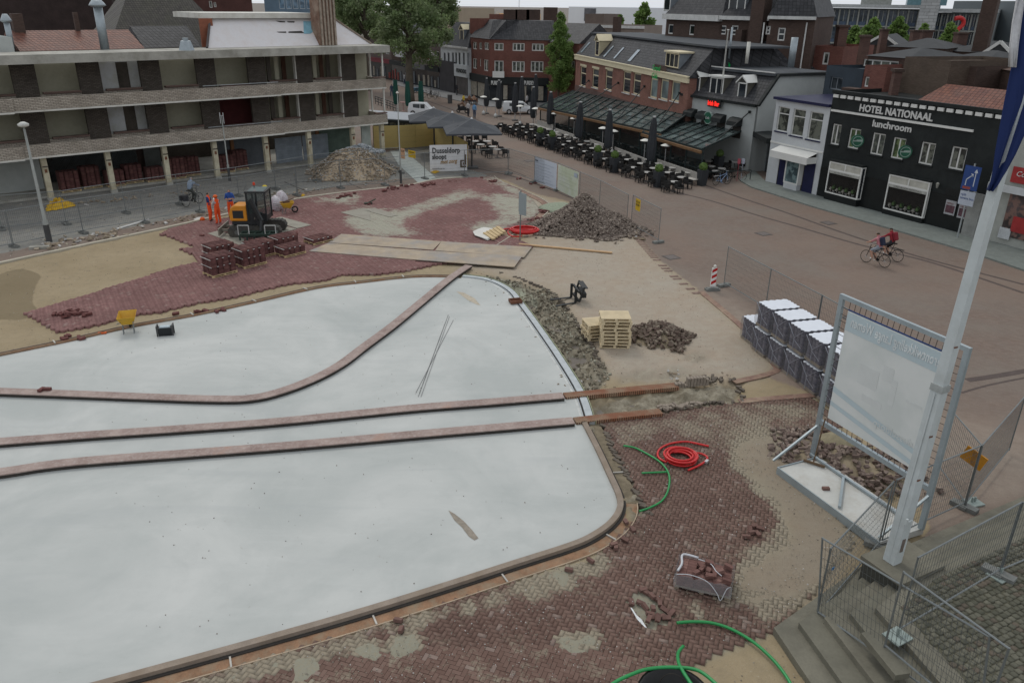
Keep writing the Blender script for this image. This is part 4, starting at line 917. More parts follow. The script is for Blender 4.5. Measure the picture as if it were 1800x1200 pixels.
# blue direction sign on post before hotel
u,z=FH.uz(1706,318,-1.2); b=FH.w(u,-1.2)
e=empty('direction_sign',(b.x,b.y,0),FH.rz,'blue traffic sign with white arrows in front of the hotel door','road sign')
MB().bar((0,.05,0),(0,.05,z+1),.07).build('post',STEELM,e); BLUE=mat('sign_blue',(.025,.06,.20),.5)
MB().box(-.5,-.02,z-.55,.5,.01,z+.85).build('blue_panel',BLUE,e); w_=MB().box(-.45,-.022,z-1.45,.5,.01,z-.62).build('white_panel',mat('sign_white',(.42,.46,.52),.6),e)
txt('rijdt\ntevens bus',.2,BLUE,w_,(-.38,-.028,z-.9),(math.pi/2,0,0),ext=.003)
s=MB(); s.box(.22,-.03,z-.3,.27,-.021,z+.5); s.bar((-.25,-.026,z-.3),(-.25,-.026,z+.05),.05,.01,(0,1,0)); s.bar((-.25,-.026,z+.05),(.02,-.026,z+.3),.05,.01,(0,1,0)); s.add([(.13,-.03,z+.5),(.36,-.03,z+.5),(.245,-.03,z+.72)],[(0,1,2)]); s.add([(-.05,-.03,z+.42),(.12,-.03,z+.42),(.12,-.03,z+.24)],[(0,1,2)]); s.build('arrow',mat('arrow_white',(.5,.53,.56),.6),e)
MB().box(-.38,-.028,z-.5,.1,-.024,z-.35).build('red_city_strip',mat('sign_red',(.25,.06,.05),.6),e)
# ---------- right hand shop with red signs ----------
A=Bh+dirh*.02; B=Ah+dirh*24
FS2=Frame(A,B)
SH,_,_=house('shop_building','pale shop building at the right edge with red sign boards and poster-filled windows','shop',A,B,9,7.2,mat('pale_stone',(.33,.34,.31),.85,.15),zr=9.2,roof='gx',roofm=REDT)
RSG=mat('sign_red_board',(.30,.03,.03),.5)
def panel(fr,par,b,m,y=-.06,name='sign_board',th=.04):
    h=px2h(fr,b,y); return MB().box(h[0],y-th,h[1],h[2],y,h[3]).build(name,m,par),h
o,h=panel(FS2,SH,(1778,296,1830,325),RSG); txt('Confetti',.42,LET,o,(h[0]+.25,-.12,h[3]-.5),(math.pi/2,0,0),shear=.2)
o,h=panel(FS2,SH,(1765,346,1850,425),glassmat('poster_window',(.06,.05,.05),.2,(.20,.12,.10),.8),name='display_window')
for b in ((1778,382,1805,410),(1755,400,1776,420),(1808,405,1830,432)):
    panel(FS2,SH,b,RSG if b[0]==1778 else mat('white_poster',(.45,.47,.48),.7),-.12,'poster',.02)
panel(FS2,SH,(1735,330,1850,343),WHW,-.3,'awning_band',.1)
panel(FS2,SH,(1700,338,1724,418),mat('pale_pillar',(.25,.255,.24),.8),-.1,'pillar',.2)
# ---------- white shop ----------
As=G(1345,320); Bs=Ah-dirh*.03
NAVY=mat('navy_paint',(.012,.014,.05),.5)
FSH=Frame(As,Bs)
sw_=[dict(px=b,nx=1,tr=.28,fm=WFR,gm=CURT,fw=.07,sill=NAVY) for b in ((1366,188,1386,232),(1392,192,1414,240),(1421,197,1445,247))]
WS,_,_=house('white_shop','two-storey white-painted shop with navy trim and a white box awning, left of the black hotel','shop',As,Bs,9,6.35,WHW,wins=sw_)
MB().box(-.12,-.25,6.33,FSH.L+.02,9,6.52).build('navy_eaves',NAVY,WS); MB().box(0,-.05,3.1,FSH.L,-.003,3.22).build('string_course',WFR,WS)
MB().box(1.2,-.02,.02,FSH.L-.6,-.012,3.0).build('recess_shade_sheet',DARKM,WS)  # flat near-black sheet on the wall, shade of the recess as colour
MB().box(1.3,-.05,.05,2.2,-.02,2.2).build('navy_door',NAVY,WS); MB().box(3.9,-.05,.05,4.9,-.02,2.3).build('navy_door',NAVY,WS)
s=MB(); s.box(2.35,-.45,.5,2.45,-.02,2.4); s.box(3.7,-.45,.5,3.8,-.02,2.4); s.box(2.45,-.45,.5,3.7,-.02,.6); s.box(2.45,-.45,2.3,3.7,-.02,2.4); q=s.build('display_case',WFR,WS)
MB().box(2.4,-.44,.0,3.75,-.02,.5).build('case_base',WHW,q); MB().box(2.46,-.42,.61,3.69,-.40,2.29).build('pane',glassmat('display_glass',(.08,.12,.13),.1,(.20,.28,.28),.7),q)
s=MB(); s.add([(1.1,-.02,3.05),(4.9,-.02,3.05),(4.9,-.95,2.75),(1.1,-.95,2.75)],[(0,1,2,3)]); s.box(1.1,-1.0,2.25,4.9,-.95,2.75); s.box(1.1,-.95,2.3,1.14,-.02,2.75); s.box(4.86,-.95,2.3,4.9,-.02,2.75); s.build('box_awning',WFR,WS)
s=MB(); s.box(3.3,3,6.5,4.6,3.9,7.4); s.build('chimney',BROWNB,WS)
# ---------- cafe with dark mansard and neon ----------
EZ=5.4; Ac=G(1200,165,EZ); Bc=G(1330,185,EZ); FC=Frame(Ac,Bc)
e,fr,_=house('mansard_cafe','white cafe with dark mansard roof, three dormers, black awnings and a red neon sign','cafe',Ac,Bc,9,EZ,mat('cafe_white',(.38,.40,.39),.8,.08),'manx',EZ+2.25,DKT,inset=1.7,cornice=(BLK,.15,.25))
CE=e
MB().box(-.1,1.4,EZ+2.2,FC.L+.1,8,EZ+2.42).build('flat_roof_edge',FLATR,CE); MB().box(-.1,1.36,EZ+2.42,FC.L+.1,1.5,EZ+2.5).build('white_roof_trim',GUT,CE)
# side gable wall, white, with black verge
s=MB(); s.add([(FC.L+.2,0,0),(FC.L+.2,9,0),(FC.L+.2,9,EZ),(FC.L+.2,7.3,EZ+2.2),(FC.L+.2,1.7,EZ+2.2),(FC.L+.2,0,EZ)],[(0,1,2,3,4,5)]); s.build('side_wall',mat('side_wall_grey',(.40,.42,.41),.85,.07),CE)
s=MB(); s.bar((FC.L+.26,-.1,EZ),(FC.L+.26,1.75,EZ+2.3),.3,.2); s.bar((FC.L+.26,1.7,EZ+2.3),(FC.L+.26,7.3,EZ+2.3),.3,.2); s.bar((FC.L+.26,7.3,EZ+2.3),(FC.L+.26,9.1,EZ),.3,.2); s.build('verge_trim',BLK,CE)
def dormer(par,u,z0,w,h,y=.25,d=1.6,gable=True,fm=WFR,nx=1,cheek=None,tag_='dormer'):
    s=MB(); s.box(u-w/2,y,z0,u-w/2+.08,y+d,z0+h); s.box(u+w/2-.08,y,z0,u+w/2,y+d,z0+h); s.box(u-w/2+.08,y+.1,z0+h-.06,u+w/2-.08,y+d,z0+h)
    q=s.build('dormer',cheek or LEAD,par)
    window(q,u-w/2+.03,z0+.05,u+w/2-.03,z0+h-.03,nx=nx,fm=fm,gm=DKG,y=y-.05,fw=.1)
    s=MB()
    if gable:
        s.add([(u-w/2-.15,y-.2,z0+h),(u,y-.2,z0+h+w*.55),(u+w/2+.15,y-.2,z0+h),(u+w/2+.15,y-.2,z0+h-.12),(u,y-.2,z0+h+w*.55-.14),(u-w/2-.15,y-.2,z0+h-.12)],[(0,1,4,5),(1,2,3,4)])
        s.add([(u-w/2-.15,y-.2,z0+h),(u,y-.2,z0+h+w*.55),(u+w/2+.15,y-.2,z0+h),(u-w/2-.15,y+d,z0+h),(u,y+d,z0+h+w*.55),(u+w/2+.15,y+d,z0+h)],[(0,1,4,3),(1,2,5,4)])
        s.build('dormer_gable',fm,q)
    else:
        s.box(u-w/2-.15,y-.2,z0+h,u+w/2+.15,y+d,z0+h+.14); s.build('dormer_cap',fm,q)
    return q
for i,(x,yy) in enumerate(((1225,148),(1261,150),(1306,158))):
    u,z=FC.uz(x,yy,.3); dormer(CE,u,EZ+.25,1.05 if i!=1 else 1.7,1.35 if i!=1 else 1.5,gable=(i!=1),nx=1 if i!=1 else 2,cheek=mat('dormer_cheek',(.09,.085,.07),.8))
for i,(x,yy) in enumerate(((1217,202),(1239,207),(1267,212),(1295,218))):
    u,z=FC.uz(x,yy,0); 
    MB().box(u-.4,-.03,z-1.15,u+.6,-.005,z+.3).build('opening_shade_sheet',DARKM,CE)  # flat sheet under the awning, shade of the opening painted in
    s=MB(); pr=[(-.02,z+.55),(-.35,z+.5),(-.65,z+.25),(-.72,z-.1),(-.02,z-.1)]
    v=[]; 
    for xx in (u-.55,u+.65): v+=[(xx,a_,b_) for a_,b_ in pr]
    s.add(v,[(0,1,6,5),(1,2,7,6),(2,3,8,7),(0,4,3,2,1),(5,6,7,8,9),(3,4,9,8)]); s.build('awning',BLK,CE)
def neon(name,col,st):
    t=NT(name); t.set('Base Color',col); t.set('Emission Color',col); t.set('Emission Strength',st); return t.m
NR=neon('neon_red',(1,.03,.02),1.3); NG=neon('neon_green',(.0,.28,.06),.22)
u,z=FC.uz(1247,180,-.3); s=MB().box(u-.1,-.4,z-.35,u+1.5,-.32,z+.35).build('sign_back',BLK,CE); txt('Irish Bar',.52,NR,s,(u-.05,-.44,z-.2),(math.pi/2,0,0),bold=.02,sx=.8,name='neon_letters')
u,z=FC.uz(1245,207,-.5); s=MB(Matrix.Translation((u,-.5,z))@Matrix.Rotation(math.pi/2,4,'X')@Matrix.Rotation(0,4,'Y')); s.lathe([(.55,-.06),(.55,.06)],22); q=s.build('round_sign',mat('sign_pale',(0,0,0)),CE); s=MB(Matrix.Translation((u,-.5,z))@Matrix.Rotation(math.pi/2,4,'X')); s.lathe([(.47,-.07),(.47,.07)],22); s.build('sign_face',mat('sign_green',(0,0,0)),q); txt('Cafe',.3,LET,q,(u-.32,-.6,z-.1),(math.pi/2,0,0),shear=.2)
p=FC.w(FC.uz(1265,110,3)[0],3); zz=FC.uz(1265,112,3)[1]; e9=empty('roof_sign',(p[0],p[1],zz-1),FC.rz,'small green lettered sign on the flat roof edge behind the middle dormer','sign'); MB().bar((0,0,0),(0,0,.8),.05).bar((1.2,0,0),(1.2,0,.8),.05).build('stand',BLK,e9); txt('Grand Cafe',.5,NG,e9,(-.5,0,.8),(math.pi/2,0,0),bold=.03,name='neon_letters',sx=.8)
# ---------- red-brick restaurant with cream trim ----------
WZ=6.85; Aw=G(1013,98,WZ); Bw=G(1212,138,WZ); FW_=Frame(Aw,Bw)
ww=[dict(px=b,nx=1,tr=.35,fm=CREAM,gm=DKG,fw=.12,lintel=CREAM,sill=GUT) for b in ((1020,117,1030,152),(1041,121,1052,155),(1064,123,1076,159),(1095,126,1108,164),(1113,129,1126,167))]
ww+=[dict(px=b,nx=1,tr=.2,fm=CREAM,gm=glassmat('frosted',(.14,.18,.18),.3),fw=.13,lintel=CREAM,sill=GUT) for b in ((1143,131,1156,173),(1161,133,1175,176),(1180,136,1195,179))]
RE,fr,rf=house('brick_restaurant','long red-brick restaurant with cream cornice, cream windows and dark tiled mansard roof','restaurant',Aw,Bw,10,WZ,REDB2,'manx',WZ+2.6,DKT,inset=2.2,wins=ww,cornice=(CREAM,.42,.22))
MB().box(-.1,-.3,WZ+.06,FW_.L+.1,-.0,WZ+.16).build('gutter',CREAM,RE); MB().box(-.3,1.9,WZ+2.55,FW_.L+1.2,9,WZ+2.72).build('flat_top',FLATR,RE)
MB().box(0,-.02,2.2,FW_.L,-.003,3.4).build('brown_band',mat('brown_stone',(.12,.075,.065),.8),RE)
u,z=FW_.uz(1047,108,.1); dormer(RE,u,WZ+.35,1.3,1.7,fm=CREAM,cheek=mat('cream_cheek',(.42,.37,.25),.8))
u,z=FW_.uz(1180,108,.1); dormer(RE,u-.1,WZ+.55,2.9,1.35,fm=CREAM,gable=False,nx=3)
for (x,y_) in ((1072,103),(1090,106),(1117,104),(1031,100)):
    u,z=FW_.uz(x,y_-4,.9); k=.45 if x!=1117 else .75
    s=MB(); s.add([(u-k/2,.17,WZ+.45),(u+k/2,.17,WZ+.45),(u+k/2+.1,1.2,WZ+1.6),(u-k/2+.1,1.2,WZ+1.6)],[(0,1,2,3)]); s.build('skylight',mat('skylight_glass',(.25,.30,.34),.2),rf)
ftx=FW_.uz(1152,122,-.2); ftx=(ftx[0]+.6,ftx[1]-.15); s=MB().box(ftx[0]-1.2,-.1,ftx[1]-.6,ftx[0]+1.6,-.05,ftx[1]+.6).build('sign_back',BROWNB,RE); txt('Grand\nCafe',.72,NG,s,(ftx[0]-1.1,-.3,ftx[1]+.05),(math.pi/2,0,0),bold=.0,name='neon_letters')
u,z=FW_.uz(1137,200,-.1); 
# taller second roof behind cafe (continuation to the right) 
r2=house('tiled_roof_house','dark tiled hipped roof of the house just behind the mansard cafe','house',FC.w(FC.uz(1196,112,9.5)[0],9.5),FC.w(FC.uz(1352,118,9.5)[0],9.5),6,FC.uz(1270,116,9.5)[1],BROWNB,'hip',(1270,68),DKT,inset=2.2,chim=((6,2.6,6,10.6,.9),))
u=W(1285,112,64); 
def post(name,px,py0,py1,Y,r0,r1,m,label,cat,grp=None):
    b=W(px,py0,Y); t_=W(px,py1,Y); o=MB().lathe([(r0,0),(r1,t_.z-b.z)],10).build(name,m,loc=(b.x,b.y,b.z),smooth=True); return tag(o,label,cat,grp)
u=G(1262,172,0) 
gpos=FC.w(FC.uz(1262,172,.0)[0],.3); o=MB().lathe([(.09,0),(.055,5.6),(.09,5.62),(.09,5.7)],10).build('flagpole',WFR,loc=(gpos.x,gpos.y,EZ-.1),smooth=True); tag(o,'slim white flagpole rising from the middle dormer of the mansard cafe','flagpole')
post('vent_pipe',1281,103,48,74,.09,.09,FLUE,'thin steel vent pipe standing on the tiled roof behind the mansard cafe','vent pipe')
q=post('vent_pipe',1312,112,74,72,.14,.16,OFFW,'pale square vent stack beside the dark chimney behind the mansard cafe','vent pipe')
q=post('flue_pipe',1390,118,66,70,.28,.3,FLUE,'shiny steel flue pipe with round cap in front of the big brown mansard building','chimney pipe')
# ---------- big brown mansard building ----------
MZ=zat(1255,30,92); 
A1=WA(1166,100,97); B1=WA(1262,100,88); 
def dpx(fr,b,d=0): return px2h(fr,b,d)
W1=[dict(px=b,fm=WFR,gm=DKG,fw=.12) for b in ((1174,43,1183,60),(1211,44,1220,62))]
ARCH=house('brown_hall','large brown-brick building with dark mansard roof, left wing above the restaurant roof','building',A1,B1,12,zat(1210,27,92.5),BROWNB,'man',zat(1210,-22,92.5)+1,DKT,inset=2.4,wins=W1,cornice=(GUT,.5,.6))[0]
fr1=Frame(A1,B1); u,z=fr1.uz(1173,10,.5); dormer(ARCH,u,fr1.uz(1173,20,.5)[1],1.3,1.6,y=.5)
A2=B1; B2=WA(1345,110,84)
W2_=[dict(px=b,tr=.55,fm=WFR,gm=DKG,fw=.12) for b in ((1265,45,1276,61),(1285,45,1297,62),(1323,46,1327,58))]
h2=house('brown_hall','middle wing of the large brown-brick building, with paired sash windows and a tall dormer balcony','building',A2,B2,12,zat(1300,30,86),BROWNB,'man',zat(1300,-28,86)+1,DKT,inset=2.6,wins=W2_,cornice=(GUT,.3,.5),chim=((4.7,-.6,3,17.5,1.4),))[0]
fr2=Frame(A2,B2); u,z=fr2.uz(1297,8,.5); dormer(h2,u,fr2.uz(1297,21,.5)[1],2.0,2.4,y=.4,nx=2)
A3=WA(1341,118,82); B3=WA(1420,125,80)
W3=[dict(px=b,tr=.5,fm=WFR,gm=DKG,fw=.12) for b in ((1346,46,1354,61),(1367,49,1380,72),(1363,110,1372,117))]
h3=house('brown_hall','right wing of the large brown-brick building, with steep tiled roof and white downpipes','building',A3,B3,12,zat(1380,30,81),BROWNB,'man',zat(1380,-38,81)+1,DKT,inset=1.8,wins=W3,cornice=(GUT,.22,.5))[0]
fr3=Frame(A3,B3); 
for x in (1344,1419): u,z=fr3.uz(x,40,0); MB().lathe([(.07,0),(.07,z)],8,(u,-.12,0)).build('downpipe',GUT,h3)
# ---------- office building ----------
OY=235
OA=WA(1452,60,245); OB=WA(1640,70,235); OF=Frame(OA,OB); oz=zat(1452,8,245)
OG=mat('office_grey',(.20,.225,.23),.8,.1,.1); OGL=glassmat('office_glass',(.05,.065,.085),.15); OFR=mat('office_frame',(.27,.28,.26),.7)
def office(A,B,pyt,cols_,lab):
    fr=Frame(A,B); z=W(0,0,10).z; e=empty('office_building',(fr.A.x,fr.A.y,0),fr.rz,lab,'office building'); zt=fr.uz(*pyt)[1]
    MB().box(0,.8,0,fr.L,18,zt-1).build('core',OG,e); MB().box(-1.5,-2,zt-.9,fr.L,18.5,zt).build('roof_slab',mat('office_roof',(.36,.38,.38),.7),e)
    n=cols_; fh=4.6
    for k in range(4):
        zb=zt-.9-fh*(k+1)
        MB().box(0,-.3,zb-.35,fr.L,.8,zb).build('floor_band',OFR,e)
        for j in range(n):
            a=fr.L*j/n
            f=MB().box(a,-.4,zb+.004,a+.35,.0,zb+fh-.36).build('column',OFR,e)
            w0=a+.5; w1=a+fr.L/n-.15
            f=MB().box(w0,.25,zb+1.0,w1,.4,zb+fh-.6).build('window',OGL,e); MB().box((w0+w1)/2-.08,.15,zb+1.,(w0+w1)/2+.08,.25,zb+fh-.6).build('mullion',OFR,f)
            MB().box(w0,.3,zb+.05,w1,.45,zb+1.0).build('spandrel',mat('office_blue',(.07,.10,.15),.5),f)
    return e,fr,zt
o1,f1_,z1_=office(OA,OB,(1500,8),11,'grey concrete-framed office block with rows of dark windows, left of the pale tower')
o2,f2_,z2_=office(WA(1636,70,240),WA(1740,75,232),(1690,16),10,'grey concrete-framed office block with rows of dark windows, right of the pale tower')
MB().box(8,4,z1_,16,10,z1_+3.5).build('plant_room',OFR,o1); MB().box(20,4,z1_,30,10,z1_+2.0).build('plant_room',mat('teal_glass',(.12,.22,.25),.3),o1)
TA=WA(1606,70,228); TB=WA(1638,70,226); tf=Frame(TA,TB); te=empty('stair_tower',(tf.A.x,tf.A.y,0),tf.rz,'pale stone-clad tower standing between the two office blocks','tower'); 
s=MB(); s.box(0,0,0,tf.L,8,36); s.build('shaft',brickmat('tower_cladding',(.30,.31,.31),(.38,.39,.39),(.22,.22,.22),2.5,.8,.08),te)
gx=house('grey_office','dark grey office block with slot windows at the right, beyond the concrete-framed one','office building',WA(1725,75,250),WA(1776,70,236),22,zat(1760,2,240),mat('clad_grey',(.11,.13,.14),.7,.1,.1),wins=[dict(uz=(1,zat(1750,y,240)-1.5,6,zat(1750,y,240)+.3),gm=OGL,fm=OFR) for y in (20,30,40,50,60)])
gl=house('grey_office_end','grey office block side wall stepping back behind the concrete-framed office','office building',WA(1665,60,290),WA(1730,60,270),20,zat(1700,2,280),mat('clad_grey',(0,0,0)))
q=W(1683,50,225); s=MB(); s.T=Matrix.Translation(q)@Matrix.Scale(.55,4); s.tube(catmull([Vector(p) for p in ((-2.2,0,4.2),(0,0,4.6),(2,0,3.6),(2.2,0,1.5),(.4,0,-.6),(-.5,0,-3),(-1.2,0,-4.4))],5),1.0,8); tag(s.build('red_sculpture',mat('sculpture_red',(.42,.02,.02),.5)),'big red question-mark shaped sign in front of the grey office','sign')
# ---------- cluster of houses behind the hotel ----------
HB=mat('roof_dark_plain',(.04,.042,.044),.8,.25,1); 
house('brick_house','brown house wall with a long strip window under a wide dark roof, behind the hotel','house',WA(1513,170,66),WA(1582,170,63),8,zat(1550,101,64),BROWNB,'hip',(1550,80),HB,inset=3,wins=[dict(px=(1517,106,1579,119),nx=4,fm=WFR,gm=CURT,fw=.1)])
house('brick_house','plain windowless brown brick block standing behind the hotel parapet','house',WA(1577,175,60),WA(1658,175,56),7,zat(1618,103,58),brickmat('plain_brown',(.085,.06,.044),(.11,.08,.06),(.09,.075,.06)))
house('brick_house','dark blue-grey clad extension with a glazed opening behind the white gable','house',WA(1447,158,66),WA(1512,160,62),6,zat(1480,118,64),mat('slate_blue',(.03,.042,.055),.7,.2,1),wins=[dict(px=(1459,136,1480,158),nx=2,fm=LEAD,gm=DKG)])
house('brick_house','narrow red-brown house with one white window at the end of the blue-grey extension','house',WA(1513,160,62),WA(1552,160,60),5,zat(1530,116,61),REDB,wins=[dict(px=(1519,135,1527,153),fm=WFR,gm=CURT,fw=.1)])
house('brick_house','brown house with small white upright window and red-brown chimneys by the big mansard building','house',WA(1428,118,82),WA(1478,118,80),7,zat(1450,82,80),REDB,None,wins=[dict(px=(1446,92,1457,114),fm=WFR,gm=CURT,fw=.15)],chim=())
house('gabled_house','house with white-edged pointed brick gable among the dark roofs','house',WA(1520,90,112),WA(1575,90,110),12,zat(1548,80,111),BROWNB,'gy',(1548,60),HB,ovh=.1)
house('wide_roof_house','wide dark slate roof left of centre among the rooftops behind the hotel','house',WA(1560,90,100),WA(1660,95,96),10,zat(1600,84,98),BROWNB,'hip',(1600,66),HB,inset=4,chim=((9,4,8,14.6,1.5),))
house('wide_roof_house','wide dark slate roof with a white slanted flue flashing, right among the rooftops','house',WA(1630,118,80),WA(1725,120,74),9,zat(1680,110,77),BROWNB,'hip',(1680,84),HB,inset=4,wins=[dict(px=(1652,115,1677,127),fm=WFR,gm=DKG,fw=.12)])
house('wide_roof_house','big dark slate roof rising to a white-edged gable at the right','house',WA(1655,92,100),WA(1765,98,94),10,zat(1700,92,97),BROWNB,'hip',(1700,70),HB,inset=3)
h=house('gabled_house','white-edged steep gable of a brown house near the right edge','house',WA(1725,120,86),WA(1772,125,84),12,zat(1750,96,85),BROWNB,'gy',(1755,72),HB,ovh=.1)
house('brick_house','brown house with rust-red hipped roof and a white window, far right behind the hotel','house',WA(1712,170,60),WA(1780,180,55),8,zat(1745,122,57),BROWNB,'hip',(1745,92),BRNT,inset=2.5,wins=[dict(px=(1730,130,1744,146),fm=WFR,gm=CURT,fw=.12)])
house('brick_house','small brown wall with a white door panel behind the red tiles','house',WA(1655,170,58),WA(1705,175,56),5,zat(1680,115,57),BROWNB,wins=[dict(px=(1657,142,1668,158),fm=WFR,gm=CURT,fw=.1)])
house('brick_chimney_house','tall dark brown chimney-like wall at the right edge behind the flag','house',WA(1775,170,52),WA(1810,180,50),4,zat(1790,65,51),mat('chimney_wall',(.06,.038,.03),.9,.2))
h=house('red_roof_extension','low red pantile roof just behind the hotel parapet','house',FH.w(5.2,2.2),FH.w(11.6,2.0),5,7.2,BROWNB,'gx',8.2,REDT)
for x,y0,y1,Y,w_,lab in ((1470,115,48,84,1.6,'tall brown brick chimney beside the big mansard building'),(1514,110,66,78,1.3,'narrow red-brown chimney above the blue-grey extension'),(1605,78,56,105,1.6,'brown chimney in front of the pale tower'),(1624,78,56,106,2.2,'wide brown chimney just right of the pale tower'),(1550,80,54,108,1.5,'brown chimney behind the pointed gable'),(1683,90,60,104,2.2,'wide brown chimney below the red sign'),(1570,165,126,58,.9,'short red-brown chimney beside the plain brick block')):
    p=W(x,y0,Y); t_=W(x,y1,Y); w_*=.55; s=MB().box(-w_/2,-w_/2,-3,w_/2,w_/2,t_.z-p.z).build('brick_chimney',brickmat('chimney_brick',(.09,.045,.037),(.12,.065,.05),(.1,.08,.07)),loc=(p.x,p.y,p.z)); tag(s,lab,'chimney'); MB().box(-w_/2-.1,-w_/2-.1,t_.z-p.z,w_/2+.1,w_/2+.1,t_.z-p.z+.2).build('chimney_cap',BROWNB,s)
# ---------- corner fashion shop ----------
A1=G(828,169); B1=G(861,178); C1=G(962,181); PZ=8.15
wn=[dict(px=b,nx=n,fm=WFR,gm=CURT,fw=.12) for b,n in (((831,74,838,87),2),((842,75,847,87),1),((851,75,859,88),2),((831,103,838,121),2),((843,104,845.5,117),1),((850,105,858,125),2))]
p1=house('corner_store','side wing of the dark red brick corner store facing the narrow street','store',A1,B1,9,PZ,REDB,'manx',PZ+2.4,DKT,inset=2.4,wins=wn)[0]
wn=[dict(px=b,nx=n,fm=WFR,gm=CURT,fw=.12) for b,n in (((869,76,885,89),2),((901,76,922,90),3),((935,77,956,90),3),((869,107,885,136),2),((900,108,922,127),3),((933,108,955,127),3))]
p2=house('corner_store','front of the dark red brick corner store with white windows and black shop fascia','store',B1,C1,9,PZ,REDB,'manx',PZ+2.4,DKT,inset=2.4,wins=wn)[0]
fp=Frame(B1,C1); fq=Frame(A1,B1)
for e,fr in ((p1,fq),(p2,fp)):
    MB().box(-.1,-.35,2.35,fr.L+.1,-.004,3.3).build('fascia',BLK,e); MB().box(0,-.03,.0,fr.L,-.01,2.35).build('shop_glass',glassmat('shop_glass'),e)
for x0,x1 in ((885,892),(913,925),(934,955)):
    a=fp.uz(x0,165)[0]; b=fp.uz(x1,165)[0]; MB().box(a,-.1,.3,b,-.04,2.2).build('window_display',mat('display_pale',(.30,.27,.22),.8,.4,3),p2)
for x0,x1 in ((829,839),(841,855)):
    a=fq.uz(x0,160)[0]; b=fq.uz(x1,160)[0]; MB().box(a,-.1,.3,b,-.04,2.2).build('window_display',mat('display_pale',(0,0,0)),p1)
ftxt(fp,p2,'PURDEY',864,883,(148.5,148.5),.5,LET,y=-.4,bold=.03); ftxt(fp,p2,'PURDEY',922,940,(148.5,148.5),.5,LET,y=-.4,bold=.03)
MB().box(fp.uz(868,130)[0]-.1,-.5,fp.uz(868,136)[1],fp.uz(886,130)[0]+.1,-.45,fp.uz(868,125)[1]).build('balcony_rail',WFR,p2)
p=Frame(B1,C1); MB().box(-7,6,PZ,-6.6,9,PZ+3).build('side_parapet',REDB,p1)
Ax=WA(826,66,124); 
house('brick_flank','tall plain dark red wall left of the corner store roof','building',WA(826,70,123),WA(850,70,121),8,zat(840,33,122),REDB)
for x in (897,918,937,967): p=W(x,42,124); tag(MB().box(-1,-.6,-1.5,1,.6,1.9 if x!=967 else 2.2).build('brick_chimney',BROWNB,loc=(p.x,p.y,p.z)),{897:'first chimney from the left on the corner store roof',918:'second chimney from the left on the corner store roof',937:'third chimney from the left on the corner store roof',967:'wide chimney at the right end of the corner store roof'}[x],'chimney')
house('brick_annex','red-brick house with small white windows between the slender tree and the restaurant','house',G(962,181),WA(1014,170,111),8,PZ-.2,REDB,'gx',PZ+2.2,DKT,wins=[dict(px=b,nx=1,fm=WFR,gm=CURT,fw=.12) for b in ((994,107,1000,122),(1004,108,1010,122))],chim=((9,3,7,11.3,.8),))
# white fashion shop and the row behind the tree
Aq=G(776,159); Bq=G(824,169.5); fz=Frame(Aq,Bq); ez=fz.uz(800,82)[1]
ws=[dict(px=(x,93,x+3.2,113+(x-780)*.12),fm=mat('dark_frame',(.05,.05,.05),.5),gm=DKG,fw=.06) for x in (780,787,794.5,800,806,813.5,821)]
w2=house('white_store','white store front with tall narrow windows between the big tree and the corner store','store',Aq,Bq,10,ez,WHW,'man',ez+3.3,DKT,inset=1.8,wins=ws,cornice=(GUT,.2,.3))[0]
s=MB().box(5.2,-.35,2.6,fz.L,-.02,4.3).build('white_fascia',WHW,w2); txt('FLINDERS',.75,LET if 0 else BLK,s,(6.1,-.42,3.2),(math.pi/2,0,0),bold=.02)
MB().box(0,-.3,0,5.1,-.02,4.5).build('dark_shopfront',mat('dark_front',(.035,.033,.036),.6,.4,1),w2); MB().box(5.4,-.1,.0,fz.L-.2,-.03,2.6).build('open_front',mat('front_grey',(.09,.08,.075),.7,.5,1),w2)
u,z=fz.uz(811,68,.4); dormer(w2,u,ez+.4,1.3,2.0,y=.5,fm=CREAM)
def simple(name,label,a,b,ya,yb,pyt,m,cat='store',dep=10,fas=BLK,extra=None):
    A=G(a,ya);B=G(b,yb); fr=Frame(A,B); z=fr.uz((a+b)/2,pyt)[1]; wn=[]
    n=max(2,int(fr.L/2.4))
    for k in range(n):
        for zz in (4.2,):
            wn.append(dict(uz=(fr.L*(k+.25)/n,zz,fr.L*(k+.75)/n,zz+1.5),fm=WFR,gm=DKG,fw=.1))
    e=house(name,label,cat,A,B,dep,z,m,wins=wn)[0]
    MB().box(0,-.5,2.7,fr.L,-.02,3.4).build('fascia',fas,e); MB().box(0,-.04,0,fr.L,-.02,2.7).build('shop_glass',glassmat('shop_glass'),e)
    r=random.Random(a)
    for k in range(n*2):
        x=fr.L*(k+.2)/(n*2); MB().box(x,-.12,.3,x+r.uniform(.3,.8),-.05,r.uniform(1.2,2.2)).build('window_display',[mat('disp_red',(.22,.05,.04),.8),mat('display_pale',(0,0,0)),mat('disp_grey',(.13,.14,.15),.8)][r.randrange(3)],e)
    return e,fr
simple('store_front','brown two-storey store behind the big trees, next to the white fashion store','',0,0,0,0,BROWNB) if 0 else None
e,fr=simple('store_front','dark store front behind the big tree, left of the white store',752,776,154,159,76,mat('dark_stucco',(.10,.075,.07),.8,.2,.5))
sg=MB().box(-.2,-1.2,4.2,fr.L-1,-.1,5.5).build('sign_box',mat('sign_off_white',(.45,.42,.40),.6),e); txt('SCORE',.95,RSG,sg,(.2,-1.25,4.5),(math.pi/2,0,0),bold=.05)
e,fr=simple('store_front','store with pale poster wall behind the big tree trunk',718,752,148,154,70,mat('store_beige',(.22,.19,.17),.8,.2,.5),fas=mat('fascia_grey',(.12,.12,.13),.6))
e,fr=simple('store_front','brown brick store with vertical windows and white panel, further along the far street',690,718,141,148,60,BROWNB)
